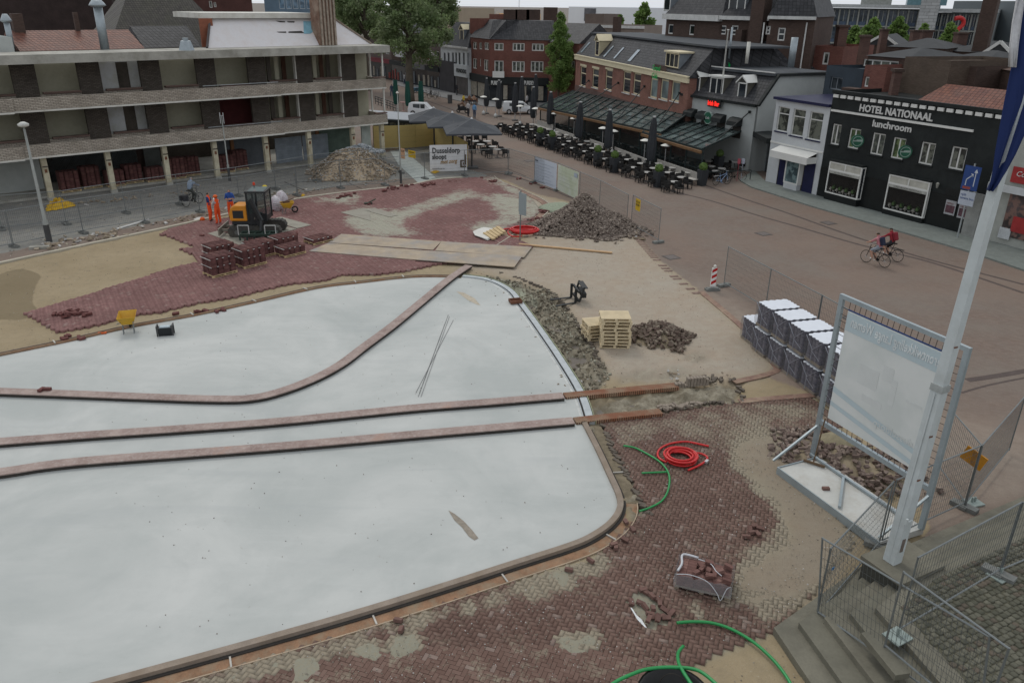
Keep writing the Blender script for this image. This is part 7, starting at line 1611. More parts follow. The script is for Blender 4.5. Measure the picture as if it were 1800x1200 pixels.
stepd=(G(1430,695)-G(1342,628)).length/3
wn_=['first','second','third','fourth','fifth']
loff=xax*.62 - dv*.46
o=base+loff-dv*(stepd*1.02); wrapped((o.x,o.y,0),'single wrapped block pallet on the ground at the far left end of the wrapped row').scale=(.75,1,1)
for k in range(5):
    o=base+loff+dv*stepd*k
    wrapped((o.x,o.y,0),'lower wrapped block pallet of the '+wn_[k]+' two-high stack from the far end of the row')
    wrapped((o.x+.03,o.y,1.06),'upper wrapped block pallet of the '+wn_[k]+' two-high stack from the far end of the row')
# --- billboard ---
z_s=.22; c0=G(1368,822,z_s); c1=G(1433,797,z_s); c2=G(1545,952,z_s)
ddx=(c2-c0); Lb=ddx.length; fb=Frame((c0.x,c0.y),(c2.x,c2.y)); wb_=(c1-c0).dot(Vector((fb.n.x,fb.n.y,0)))
e=empty('site_board',(c0.x,c0.y,0),fb.rz,'large site board on a galvanised frame standing on a pale concrete base, seen from behind','board')
BASEM=mat('base_concrete',(.50,.50,.47),.8,.1,1.5,dirt=(.36,.32,.26),damt=.6); FRAMEM=mat('zinc_frame',(.33,.38,.40),.45,.12,2,metal=.45)
sg=1 if wb_>0 else -1; wb_=abs(wb_)
MB().box(0,0,.0,Lb,sg*wb_,.2).build('concrete_base',BASEM,e); s=MB()
s.box(-.03,-.02,-.01,Lb+.03,.012,.24); s.box(-.03,.012,-.01,-.003,sg*wb_,.24); s.build('base_frame',FRAMEM,e)
u0,zt=fb.uz(1485,522,sg*wb_*.93); u0b,zb=fb.uz(1437,735,sg*wb_*.93); 
yb=sg*wb_*.93; u1,zt1=fb.uz(1704,606,yb)
print('board',Lb,wb_,u0,u0b,zt,zb,u1,zt1)
uL_=(u0+u0b)/2; uR_=u1; zt=(zt+zt1)/2
s=MB()
for u in (uL_,uR_): s.box(u-.07,yb-.05,.2,u+.07,yb+.05,zt)
s.box(uL_+.07,yb-.05,zt-.12,uR_-.07,yb+.05,zt); s.box(uL_+.07,yb-.05,zb-.1,uR_-.07,yb+.05,zb+.04)
s.build('frame',FRAMEM,e)
s=MB(); s.bar((uL_,yb-.02,zb-.2),(uL_-.15,.1,.25),.06); s.bar((uR_,yb-.02,zb-.2),(uR_-.1,.1,.25),.06); s.bar((uL_,yb-.1,.26),(uR_-.6,yb-.1,.26),.07); s.bar((uL_+(uR_-uL_)*.35,yb-.15,.26),(uL_+(uR_-uL_)*.62,.15,.26),.07); s.build('brace',FRAMEM,e)
t=NT('board_cloth'); t.set('Base Color',t.mix(t.rng(t.noise(t.pos(),.9,4),.4,.65),(.57,.60,.58),(.65,.67,.65))); t.set('Roughness',.6); t.set('Specular IOR Level',.2)
SX0=uL_+.3; SX1=uR_-.28; SZ0=zb+.22; SZ1=zt-.38
cl=MB().box(SX0,yb-.015,SZ0,SX1,yb+.015,SZ1).build('cloth',t.m,e)
hgt_=SZ1-SZ0; wdt=SX1-SX0
PB=mat('pale_blue_print',(.45,.535,.56),.7,.04); PB2=mat('faint_text',(.62,.66,.66),.7); GH=mat('ghost_print',(.585,.608,.592),.7,.05,3)
q=MB().box(SX0,yb-.022,SZ1-hgt_*.17,SX1,yb-.016,SZ1-.04).build('header_band',PB,cl)
q1=MB().add([(SX0,yb-.022,SZ0+hgt_*.26),(SX1,yb-.022,SZ0+hgt_*.10),(SX1,yb-.022,SZ0+hgt_*.145),(SX0,yb-.022,SZ0+hgt_*.31)],[(0,1,2,3)]).build('print_band',PB,cl)
MB().add([(SX0,yb-.022,SZ0+hgt_*.13),(SX1,yb-.022,SZ0+hgt_*.0+.02),(SX1,yb-.022,SZ0+hgt_*.05),(SX0,yb-.022,SZ0+hgt_*.17)],[(0,1,2,3)]).build('print_band',PB,cl)
MB().box(SX0,yb-.02,SZ1,SX1,yb+.01,SZ1+.035).build('blue_hem',mat('blue_hem',(.02,.05,.16),.6),cl)
o=txt('Herontwikkeling Lange Wemen',.42,PB2,cl,(SX1-.1,yb-.03,SZ1-hgt_*.12),(math.pi/2,0,0),ext=.003,mir=True,bold=.006); xs=[v.co.x for v in o.data.vertices]; o.data.transform(Matrix.Diagonal(((wdt-.3)/(max(xs)-min(xs)),1,1,1)))
o=txt('dusseldorp',.30,PB2 if 0 else GH,cl,(SX1-.5,yb-.028,SZ0+hgt_*.17),(math.pi/2,0,0),ext=.002,mir=True)
for (a,b,c_,d) in ((.22,.45,.42,.62),(.45,.58,.55,.7),(.55,.40,.6,.62),(.30,.32,.5,.38),(.7,.5,.85,.52)):
    MB().box(SX0+wdt*a,yb-.02,SZ0+hgt_*b,SX0+wdt*c_,yb-.017,SZ0+hgt_*d).build('ghost_print',GH,cl)
s=MB(); 
n=18
for i in range(n+1):
    u=SX0+wdt*i/n; s.bar((u,yb,SZ1+.02),(u+.02,yb,zt-.1),.012); s.bar((u,yb,SZ0),(u+.02,yb,zb+.03),.012)
for i in range(18):
    z=SZ0+hgt_*i/17; s.bar((SX0,yb,z),(uL_+.06,yb,z+.02),.012); s.bar((SX1,yb,z),(uR_-.06,yb,z+.02),.012)
s.build('tie_cords',mat('cord',(.06,.05,.045),.8),e)
# broom leaning
p0=G(1436,822,.3); p0=fb.w(uL_+.4,yb-.35); s=MB(); s.bar((p0.x,p0.y,.24),(p0.x+.1,p0.y+.45*0,1.75),.03); s.bar((p0.x-.25,p0.y+.12,.26),(p0.x+.25,p0.y-.25,.26),.05,.07); tag(s.build('broom',mat('broom_wood',(.13,.085,.05),.8)),'rusty-handled broom leaning by the left leg of the site board','broom')
q=fb.w(1.4,sg*.5); o=bpy.data.objects.new('paving_brick',BLM); COL.objects.link(o); o.location=(q.x,q.y,.24); tag(o,'single brick lying on the concrete base of the site board','brick')
# --- steps and raised terrace ---
STM=mat('step_stone',(.165,.155,.12),.85,.2,2,dirt=(.10,.095,.075),damt=.5,bump=.3); STD=mat('step_stone_b',(.145,.138,.107),.85,.2,2)
e=empty('stone_steps',(0,0,0),0,'wide grey stone steps rising to the cobbled terrace at the lower right','steps')
L0_=G(1360,1103,.14); corner=G(1528,985,.14); far=G(1810,868,.14); near=G(1440,1222,.14)
def off_line(a,b,d):
    n=Vector((-(b-a).y,(b-a).x,0)).normalized(); return a+n*d,b+n*d
d1=(near-L0_).normalized(); d2=(corner-L0_).normalized(); 
d3=(far-corner).normalized(); d3=Vector((d3.x,d3.y,0)).normalized(); d2=Vector((d2.x,d2.y,0)).normalized(); d1=Vector((d1.x,d1.y,0)).normalized()
n3=Vector((d3.y,-d3.x,0)); n2=Vector((d2.y,-d2.x,0)); rise=.15; tread=[0,1,2,3,4]; sx_=Vector((.535,0,0))
def stepcorners(k):
    Ck=L0_+sx_*k; w_=n2.dot(sx_)*k; Q=corner+n3*w_
    den=d2.x*d3.y-d2.y*d3.x; t_=((Q.x-Ck.x)*d3.y-(Q.y-Ck.y)*d3.x)/den
    return Ck,Ck+d2*t_
for k in tread:
    a,d=stepcorners(k); b=a+d1*9; c=d+d3*22; z=rise*(k+1)
    MB().prism([(a.x,a.y),(b.x,b.y),(b.x+20,b.y-2),(c.x,c.y-10),(c.x,c.y),(d.x,d.y)],z-rise-(.05 if k==0 else -.001),z).build('step',STM if k%2==0 else STD,e)
ZT=rise*len(tread)
print('terrace',ZT,'L0',L0_[:],corner[:])
# cobbles on terrace
Pa,Fc=stepcorners(5.0)
tp=[(Pa.x,Pa.y),((Pa+d1*8).x,(Pa+d1*8).y),(24,6),((Fc+d3*18).x,(Fc+d3*18).y),(Fc.x,Fc.y)]
n=0; cob=[]; 
xs=np.arange(5,24,.155); ys_=np.arange(6,30,.14)
X,Y=np.meshgrid(xs,ys_); X=X+(np.arange(len(ys_))%2)[:,None]*.07; X=X+RNG.normal(0,.012,X.shape); Y=Y+RNG.normal(0,.012,Y.shape)
a_=math.atan2(d3.y,d3.x); Xr=8+(X-12)*math.cos(a_)-(Y-14)*math.sin(a_)+2; Yr=14+(X-12)*math.sin(a_)+(Y-14)*math.cos(a_)
X2=Xr.ravel();Y2=Yr.ravel()
px_,py_=proj(X2,Y2,ZT); k=inpoly(X2,Y2,tp)&(px_>1300)&(px_<1840)&(py_<1240)&(py_>500)
X2=X2[k];Y2=Y2[k]; N=len(X2); px_=px_[k];py_=py_[k]
tc=empty('cobbled_terrace',(0,0,0),0); tc['kind']='structure'
COB=tonemat('cobble',(.085,.085,.062),(.155,.148,.112),(.12,.098,.075)); COBo=tonemat('cobble_o',(.085,.085,.062),(.155,.148,.112),(.12,.098,.075),True)
C=np.c_[X2,Y2,ZT+.0+RNG.random(N)*.015]; sz=np.c_[np.full(N,.068),np.full(N,.062),np.full(N,.03)]*RNG.uniform(.85,1.05,(N,3)); R=rotz(a_+RNG.normal(0,.12,N)); R[:,2,0]=RNG.normal(0,.06,N)
inf=(px_<1798)&(py_<1198); order=np.argsort(np.where(inf,np.hypot(X2,Y2),1e9))[:300]; ind=np.zeros(N,bool); ind[order]=True
o=cuboids('cobble',C[~ind],sz[~ind],R[~ind],COB,tc); o['kind']='stuff'
s=MB(); w_=.068; 
s.add([(-w_,-.062,-.03),(w_,-.062,-.03),(w_,.062,-.03),(-w_,.062,-.03),(-w_*.95,-.06,.018),(w_*.95,-.06,.018),(w_*.95,.06,.018),(-w_*.95,.06,.018),(-w_*.6,-.035,.03),(w_*.6,-.035,.03),(w_*.6,.035,.03),(-w_*.6,.035,.03)],[(0,1,5,4),(1,2,6,5),(2,3,7,6),(3,0,4,7),(4,5,9,8),(5,6,10,9),(6,7,11,10),(7,4,8,11),(8,9,10,11)])
cm_=s.mesh('cobble',True); cm_.materials.append(COBo)
for i in order: link('cobble',cm_,None,tc,C[i],(0,0,a_+random.gauss(0,.12)))
MB().prism(tp,ZT-.06,ZT+.004).build('cobble_bed',mat('cobble_joint',(.10,.095,.066),.95,.2,5),tc)
# --- plinth and flagpole ---
pz=ZT+.12
q0=G(1568,985,pz); e=empty('stone_plinth',(q0.x,q0.y,0),a_,'low stone plinth at the corner of the steps carrying the big white flagpole','plinth')
MB().box(-.45,-.62,.1,.95,.42,pz-.1).build('plinth_body',mat('plinth_dark',(.06,.06,.05),.9,.3,2),e); MB().box(-.5,-.67,pz-.1,1.0,.47,pz).build('cap_stone',STM,e)
fpz=e
e=empty('flagpole',(q0.x,q0.y,pz),.5,'big white square-tapered flagpole with hatch, standing on the stone plinth','flagpole'); e.rotation_euler=(0,.036,.5)
def taper(mb,w0,w1,z0,z1,dx=0): return mb.add([(-w0,-w0,z0),(w0,-w0,z0),(w0,w0,z0),(-w0,w0,z0),(-w1,-w1,z1),(w1,-w1,z1),(w1,w1,z1),(-w1,w1,z1)],[(3,2,1,0),(4,5,6,7),(0,1,5,4),(1,2,6,5),(2,3,7,6),(3,0,4,7)])
PW=mat('pole_white',(.50,.54,.54),.5,.08,1,dirt=(.36,.38,.36),damt=.5)
taper(MB(),.145,.122,0,4.5).build('lower_shaft',PW,e); taper(MB(),.112,.078,4.52,12.5).build('upper_shaft',PW,e); s=MB(); taper(s,.14,.14,4.44,4.6); s.build('collar',mat('collar_grey',(.35,.37,.36),.5),e)
for x in (-.152,.138): 
    s=MB(); s.box(x,-.02,.05,x+.012,.02,4.4); s.build('corner_fin',PW,e)
MB().box(-.05,-.155,.35,.05,-.140,.7).build('hatch',mat('hatch_rust',(.16,.13,.11),.8,.4,8),e); s=MB(); 
for z in (2.3,3.4,5.5): s.box(-.16,-.165,z,-.05,-.15,z+.03)
s.build('rust_mark',mat('rust_dark',(0,0,0)),e)
MB().bar((-.2,-.2,1.2),(-.2,-.2,1.35),.05).bar((-.2,-.2,1.25),(0,-.2,1.25),.04).build('cleat',PW,e)
# flag: hanging cloth from high on the pole
t=NT('flag_blue'); t.set('Base Color',(.008,.022,.10)); t.set('Roughness',.7); FBm=t.m
fl=empty('flag',(0,0,0),0,'blue cloth with a white upper band hanging down beside the big flagpole','flag')
def flagpart(name,cols,m):
    # cols: list of pixel rows -> left,right edges at distance just in front of the pole
    yy=q0.y+.05; v=[];n=13
    for (py,xl,xr) in cols:
        for i in range(n):
            t_=i/(n-1); p=W(xl+(xr-xl)*t_,py,yy); v.append((p.x,p.y+.07*math.sin(t_*9+py*.012)+.03*math.sin(t_*23),p.z))
    f=[(j*n+i,j*n+i+1,(j+1)*n+i+1,(j+1)*n+i) for j in range(len(cols)-1) for i in range(n-1)]
    o=MB().add(v,f).build(name,m,fl,True); md=o.modifiers.new('s','SOLIDIFY'); md.thickness=.012; return o
flagpart('blue_stripe',[(-150,1812,1850),(0,1800,1840),(60,1790,1838),(120,1781,1835),(180,1768,1822),(230,1757,1800),(270,1748,1783),(300,1743,1768),(320,1738,1756),(335,1735,1742)],FBm)
flagpart('white_stripe',[(-150,1795,1813),(0,1789,1802),(40,1783,1794),(80,1779,1787),(118,1776,1782)],mat('flag_white',(.55,.56,.58),.7))
# --- fences lower right ---
def tline(ax,ay,bx,by,z): return G(ax,ay,z),G(bx,by,z)
GRP='mesh fence panels round the steps'
fence(G(1433,1092,.0),G(1544,962,0),'short mesh fence panel leaning from the steps towards the concrete base, left of the flagpole',GRP,feet=(False,True))
fence(G(1548,960),G(1694,893),'mesh fence panel passing behind the flagpole to the post with the orange plate',GRP,feet=(True,True))
fence(G(1650,832),G(1694,893),'mesh fence panel behind the site board with an orange plate on its end',GRP,feet=(False,False)); fence(G(1696,892),G(1771,798),'mesh fence panel running off to the right from the post with the orange plate',GRP,feet=(False,False))
A_=G(1433,1092,.15); fr=None
def fence2(a,za,b,zb,label,feet=(False,True)):
    A_=G(*a,za);B_=G(*b,zb); e=fence(A_,B_,label,GRP,feet=feet,zb=za); L=(Vector((A_.x,A_.y))-Vector((B_.x,B_.y))).length; e.rotation_euler=(0,-math.atan2(zb-za,L),e.rotation_euler[2]); return e
fence2((1437,1088),.15,(1722,1292),ZT,'mesh fence panel crossing the stone steps in the foreground')
fence2((1552,1146),ZT,(1722,1290),ZT,'mesh fence panel standing on a loose stone block at the terrace edge')
fence2((1577,1118),ZT,(1754,1012),ZT,'mesh fence panel on the cobbled terrace with square steel foot plates'); fence2((1757,1012),ZT,(1880,960),ZT,'mesh fence panel on the cobbled terrace, cut off by the right edge')
for (x,y,l) in ((1577,1120,'square steel foot plate by the loose stone block'),(1757,1013,'square steel foot plate on the cobbles near the right edge')):
    p=G(x,y,ZT); tag(MB().box(-.24,-.2,.02,.24,.2,.05).bar((0,0,.05),(0,0,.25),.05).build('foot_plate',mat('plate_green',(.26,.31,.29),.6,.15,4),loc=p,rot=(0,0,.5)),l,'foot plate')
p=G(1710,884); tag(MB().box(-.23,-.2,.01,.23,.2,.05).bar((-.05,0,.05),(-.05,0,.2),.04).bar((.05,0,.05),(.05,0,.2),.04).build('foot_plate',mat('plate_green',(0,0,0)),loc=p,rot=(0,0,.3)),'square steel foot plate behind the site board','foot plate')
p=G(1549,1150,ZT-.0); tag(MB().box(-.16,-.65,.0,.16,.5,.14).build('stone_block',STD,loc=(p.x,p.y,ZT),rot=(0,0,math.atan2(d1.y,d1.x)+math.pi/2)),'loose long stone block lying at the top of the steps','stone block')
p=G(1703,795,1.4); p=W(1712,805,G(1694,893).y+.3); tag(MB().box(-.3,-.02,-.22,.3,.02,.22).build('orange_plate',mat('orange_sign',(.50,.22,.02),.6),loc=(p.x,p.y,p.z),rot=(0,.3,-.9)),'orange plate hung on the fence behind the site board','sign')
for x,y,zz,l in ((1463,996,1.5,'small blue label on the fence panel left of the flagpole'),):
    p=W(x,y,G(1450,1070).y); tag(MB().box(-.1,-.01,-.03,.1,.01,.03).build('blue_label',mat('label_blue',(.05,.14,.28),.5),loc=(p.x,p.y-.05,p.z),rot=(0,.4,.9)),l,'label')
# --- hoses ---
REDH=mat('hose_red',(.52,.012,.012),.4,.1,3,spec=.5); GRH=mat('hose_green',(.012,.24,.06),.4,.1,3,spec=.5)
def hosepx(l,z,r): return catmull([G(x,y,z) for x,y in l],6)
s=MB(); c=G(1196,808); 
pts=[]
for k in range(150):
    t_=k/149; a=t_*math.pi*2*7; R=.52-.20*abs(math.sin(t_*3.1*1.3))*((k%50)/50*.5+.5); z=.04+.17*t_; pts.append(Vector((c.x+math.cos(a)*R+.03*math.sin(a*.37),c.y+math.sin(a)*R*.95,z)))
s.tube(pts,.034,7); s.tube(hosepx([(1172,812),(1160,806),(1156,797),(1162,787),(1180,779),(1205,776),(1228,780),(1246,784)],.05,.03),.034,7); s.tube(hosepx([(1210,826),(1228,818),(1240,810),(1243,803),(1232,797),(1215,795)],.06,.03),.034,7)
tag(s.build('red_hose_coil',REDH,smooth=True),'coil of glossy red pipe lying on the near herringbone paving','hose')
tag(MB().bar(G(1240,813,.06),G(1244,809,.06),.08).build('hose_end_cap',ALU),'grey end cap of the red pipe coil on the near paving','cap')
s=MB(); c=G(922,410); pts=[]
for k in range(120):
    t_=k/119; a=t_*math.pi*2*6; R=.75-.12*math.sin(t_*7); pts.append(Vector((c.x+math.cos(a)*R,c.y+math.sin(a)*R*.8,.06+.26*t_)))
s.tube(pts,.045,6); s.tube(hosepx([(918,403),(905,402),(893,406),(896,413),(905,416),(917,415)],.08,.04),.04,6); s.tube(hosepx([(880,407),(886,403),(897,402),(910,405)],.08,.04),.04,6)
tag(s.build('red_hose_coil',REDH,smooth=True),'coil of red pipe beside the information post and the big brick heap','hose')
def hose(l,label,z=.05,r=.034,m=GRH,name='green_hose'): return tag(MB().tube(catmull([G(x,y,(zz if zz else z)) for x,y,zz in [(q+(None,))[:3] for q in l]],6),r,8).build(name,m,smooth=True),label,'hose')
hose([(1096,783),(1117,787),(1144,801),(1164,815),(1176,834),(1175,859),(1164,879),(1144,891),(1124,898)],'long curved green pipe beside the red coil on the near paving',.05,.03)
hose([(1128,831),(1150,830),(1172,829)],'short straight green pipe piece touching the long curved one',.05,.03)
hose([(1190,1094,.1),(1217,1092),(1250,1094),(1283,1104),(1319,1124),(1347,1147),(1372,1174),(1392,1206),(1400,1240)],'long curved green pipe sweeping towards the stone steps',.06,.036)
hose([(1060,1215,.9),(1080,1199,.85),(1106,1186,.85),(1139,1175,.8),(1186,1172,.8),(1228,1178,.85),(1262,1204,.9)],'green pipe arching over the black tub at the bottom edge',.8,.036)
hose([(1201,1135,.5),(1192,1147,.6),(1193,1164,.75),(1201,1180,.85),(1214,1200,.9),(1225,1215,.9)],'green pipe sticking up out of the black tub at the bottom edge',.8,.036)
p=G(1178,1272,.0); e=empty('black_tub',(p.x,p.y,0),0,'big black round tub with looped wires at the bottom edge of the near paving','tub')
MB().lathe([(.55,0),(.62,.5),(.66,.75),(.70,.78),(.62,.78),(.58,.3),(.0,.28)],28).build('tub_wall',mat('tub_black',(.012,.012,.012),.35),e,True); 
MB().tube(catmull([Vector(q) for q in ((-.25,.2,.3),(-.24,.2,.9),(-.05,.15,1.15),(.2,.1,1.0),(.24,.1,.5))],5),.008,5).tube(catmull([Vector(q) for q in ((-.35,-.1,.4),(-.2,-.15,.95),(.0,-.1,.9),(.05,0,.4))],5),.015,5).build('wire_loop',mat('wire_black',(.03,.025,.02),.5),e)
# --- fork attachment ---
ST=mat('black_steel',(.025,.027,.027),.55,.3,4)
a,b=G(960,527,.04),G(1004,522,.04); a2,b2=G(972,540,.04),G(1013,533,.04)
e=empty('pallet_fork',(b.x,b.y,0),0,'black pallet-fork attachment lying on the open dusty ground','fork attachment'); e.scale=(.85,.85,.72)
def loc_(v): return Vector(v)-Vector((b.x,b.y,0))
MB().bar(loc_(a),loc_(b),.14,.05).bar(loc_(b),loc_(b)+Vector((0,0,.95)),.14,.07).build('fork_tine',ST,e); MB().bar(loc_(a2),loc_(b2),.14,.05).bar(loc_(b2),loc_(b2)+Vector((0,0,.95)),.14,.07).build('fork_tine',ST,e)
s=MB(); v1=loc_(b)+Vector((.12,.05,0)); v2=loc_(b2)+Vector((.15,-.1,0)); 
for z in (.2,.8): s.bar(v1+Vector((0,.1,z)),v2+Vector((0,-.1,z)),.1,.14)
s.bar(v1+Vector((.05,0,.1)),v1+Vector((.3,0,1.15)),.12,.1); s.bar(v2+Vector((.05,0,.1)),v2+Vector((.3,0,1.1)),.12,.1); s.bar(v1+Vector((.35,0,1.1)),v2+Vector((.35,0,1.0)),.3,.05); s.bar(v1+Vector((.35,0,.6)),v2+Vector((.3,0,.5)),.25,.3); s.build('carriage',ST,e)
# --- plank, sheets ---
tag(MB().bar(G(912,429,.06),G(1076,444,.06),.16,.07).build('timber_plank',mat('timber',(.48,.32,.18),.8,.15,4)),'long timber plank on the ground in front of the big brick heap','plank')
e=empty('plank_bundle',tuple(G(866,412)),0,'short pale timber slats lying on crumpled white sheets near the red pipe coil','timber'); 
q0_=G(866,412)
for k in range(5):
    a=G(852+k*5.6,409-k*2.6,.22)-q0_; b=G(868+k*4.6,420-k*3.0,.18)-q0_; MB().bar(a,b,.22,.08).build('slat',WOOD,e)
s=MB(); rr=random.Random(5)
for k in range(4):
    v=[G(x+rr.uniform(-3,3),y+rr.uniform(-1,1),.04+k*.045)-q0_ for x,y in ((833,406),(850,399),(872,402),(880,408),(858,421),(836,413))]; s.add([tuple(q) for q in v],[(0,1,2,3,4,5)])
    s.add([tuple(q) for q in v]+[tuple(q-Vector((0,0,.03))) for q in v],[(i,(i+1)%6,6+(i+1)%6,6+i) for i in range(6)])
s.build('white_sheet',mat('sheet_white',(.58,.57,.53),.8,.08,3),e)
# --- info sign post ---
b=G(914,424); h=W(918,334,b.y).z; e=empty('information_post',b,.0,'grey square information sign on a thin pole near the red pipe coil','sign')
MB().lathe([(.035,0),(.035,h)],8).build('pole',GALV,e); z0=W(918,377,b.y).z; z1=W(918,339,b.y).z
MB().box(-.05,-.06,z0,.45,-.03,z1).build('sign_plate',mat('sign_back_grey',(.26,.30,.31),.5,.05),e,rot=(0,0,-.7)); MB().box(-.3,.03,z0+.1,.05,.06,z1).build('sign_plate',mat('sign_back_grey',(0,0,0)),e,rot=(0,0,-1.1))
# --- red white marker post ---
b=G(1252,510); e=empty('marker_post',b,.2,'red and white striped marker post on a grey foot at the edge of the street','marker post')
s=MB(); s.box(-.35,-.16,0,.35,.16,.1); s.box(-.28,-.12,.1,.28,.12,.14); s.build('foot',FOOT,e)
MB().box(-.13,-.03,.2,.13,.03,1.15).build('board',mat('marker_white',(.66,.66,.64),.5),e); MB().bar((0,0,.1),(0,0,1.25),.05).build('core',ALU,e)
s=MB()
for k in range(3):
    z=.3+k*.3; s.add([(-.128,-.034,z),(.128,-.034,z+.12),(.128,-.034,z+.27),(-.128,-.034,z+.15)],[(0,1,2,3)])
s.build('red_stripe',mat('marker_red',(.42,.015,.015),.5),e); MB().lathe([(.06,1.15),(.08,1.25),(.03,1.3)],10).build('lamp',mat('lamp_grey',(.5,.5,.46),.4),e)
# --- thin steel rods on slab ---
for (a,b),l in ((((788,553),(737,692)),'leftmost of the thin steel rods lying on the white slab'),(((790,556),(740,697)),'middle one of the thin steel rods lying on the white slab'),(((797,562),(731,690)),'rightmost of the thin steel rods lying on the white slab'),(((783,566),(735,697)),'shortest of the thin steel rods lying on the white slab')):
    tag(MB().bar(G(*a,.035),G(*b,.035),.012,.012).build('steel_rod',mat('rod_grey',(.17,.17,.17),.6)),l,'rod')
s=MB(); rr=random.Random(3)
v=[G(x,y,.028) for x,y in ((788,896),(800,903),(815,915),(829,930),(841,945),(834,949),(824,942),(812,926),(799,914))]; s.add([tuple(q) for q in v],[tuple(range(9))]); tag(s.build('soil_smear',mat('smear',(.25,.22,.18),.9,.3,8)),'brown smear of mud on the lower part of the white slab','mud')
s=MB(); v=[G(x,y,.026) for x,y in ((802,512),(815,514),(834,524),(845,537),(838,535),(822,527))]; s.add([tuple(q) for q in v],[tuple(range(6))]); tag(s.build('soil_smear',mat('smear2',(.42,.37,.29),.9,.3,8)),'pale brown smear of mud near the upper corner of the white slab','mud')
# --- radio, barrows, bags, tarps ---
b=G(292,588,.02); e=empty('site_radio',b,.25,'black rugged site radio with roll-cage handle on the white slab','radio'); s=MB(); s.box(-.26,-.15,0,.26,.15,.34); s.build('case',mat('radio_black',(.015,.018,.02),.5),e); 
for sx_ in (-1,1): MB().bar((sx_*.3,-.15,0),(sx_*.3,-.15,.42),.05).bar((sx_*.3,.15,0),(sx_*.3,.15,.42),.05).bar((sx_*.3,-.15,.42),(sx_*.3,.15,.42),.05).build('roll_bar',mat('iron',(0,0,0)),e)
MB().box(-.2,-.1,.34,.2,.12,.38).build('top_panel',mat('radio_grey',(.35,.42,.45),.4),e)
YEL=mat('barrow_yellow',(.56,.33,.03),.5,.12,3,dirt=(.35,.22,.06),damt=.5)
def barrow(loc,rz,label,tipped=0):
    e=empty('wheelbarrow',loc,rz,label,'wheelbarrow'); s=MB()
    top=[(-.38,-.34,.68),(.45,-.34,.72),(.45,.34,.72),(-.38,.34,.68)]; bt=[(-.2,-.2,.36),(.2,-.2,.34),(.2,.2,.34),(-.2,.2,.36)]
    s.add(top+bt,[(4,5,6,7),(0,1,5,4),(1,2,6,5),(2,3,7,6),(3,0,4,7)]); o=s.build('tray',YEL,e); md=o.modifiers.new('s','SOLIDIFY'); md.thickness=.02
    MB().torus(.17,.05,18,8,(.5,0,.2),'Y').build('wheel',TY,e); MB().bar((.5,-.1,.2),(.5,.1,.2),.05).build('axle',GALV,e)
    s=MB(); 
    for y in (-.2,.2): s.tube([(.5,y*.5,.2),(.1,y,.33),(-.4,y*1.3,.5),(-.85,y*1.5,.62)],.018,6); s.tube([(-.2,y,.38),(-.32,y,.0),(-.12,y,.0),(-.05,y,.34)],.016,6)
    s.build('tube_frame',GALV,e)
    if tipped: e.rotation_euler=(0,tipped,rz)
    return e
barrow(G(228,582,.02),1.9,'yellow wheelbarrow standing upright between the sand strip and the white slab',0)
bpy.data.objects['wheelbarrow'].scale=(1.0,1.0,1.08)
e=barrow(G(505,374,.06),.35,'yellow wheelbarrow loaded with tools beside the white rubble bags'); s=MB(); s.bar((-.4,0,.66),(.5,.1,.9),.05).bar((-.2,.1,.68),(.2,-.1,.74),.12); s.build('tools',mat('tool_dark',(.10,.06,.04),.8),e)
t=NT('bag_plastic'); t.set('Base Color',t.mix(t.rng(t.noise(t.pos(),5,5,.7,1.),.4,.6),(.62,.60,.62),(.40,.33,.36))); t.set('Roughness',.35); t.bump(t.noise(t.pos(),8,4,.7,1.),1,.06); BAGM=t.m
for (x,y,h_,r_,l) in ((486,369,.95,.38,'upright full white plastic rubble bag, front one of the pair'),(496,361,1.0,.4,'full white plastic rubble bag behind the yellow wheelbarrow')):
    s=MB(); n=14; pr=[(r_*.9,0),(r_*1.05,.2),(r_,.5),(r_*.85,h_*.75),(r_*.5,h_*.92),(r_*.15,h_)]; v=[]
    rr=random.Random(x)
    for q_,z in pr:
        for k in range(n): a=6.283*k/n; q2=q_*rr.uniform(.85,1.12); v.append((q2*math.cos(a),q2*math.sin(a),z+rr.uniform(-.03,.03)))
    s.add(v,[(i*n+k,i*n+(k+1)%n,(i+1)*n+(k+1)%n,(i+1)*n+k) for i in range(len(pr)-1) for k in range(n)]+[[(len(pr)-1)*n+k for k in range(n)]]); tag(s.build('rubble_bag',BAGM,loc=G(x,y,.05),smooth=True),l,'bag')
def crumple(name,px_,label,m,h=.3,seed=0,cat='tarpaulin',n=14):
    P=[G(x,y) for x,y in px_]; cx=sum((p for p in P),Vector())/len(P); rr=random.Random(seed); v=[(0,0,h)]; 
    rings=4; N_=len(P)*3; out=[]
    for i in range(N_):
        a=P[(i//3)%len(P)]; b=P[(i//3+1)%len(P)]; out.append(a.lerp(b,(i%3)/3)-cx)
    for k in range(1,rings+1):
        for q in out: t_=k/rings; v.append((q.x*t_*rr.uniform(.85,1.1),q.y*t_*rr.uniform(.85,1.1),max(.01,h*(1-t_**1.5)*rr.uniform(.4,1.5)+.02)))
    f=[(0,1+i,1+(i+1)%N_) for i in range(N_)]+[(1+k*N_+i,1+(k+1)*N_+i,1+(k+1)*N_+(i+1)%N_,1+k*N_+(i+1)%N_) for k in range(rings-1) for i in range(N_)]
    return tag(MB().add(v,f).build(name,m,loc=(cx.x,cx.y,0)),label,cat)
crumple('yellow_tarpaulin',[(78,367),(85,360),(100,355),(120,357),(134,358),(130,363),(112,367),(95,371),(82,371)],'crumpled orange-yellow tarpaulin by the columns behind the old lamp post',mat('tarp_yellow',(.50,.30,.015),.6,.15,4),.45,3)
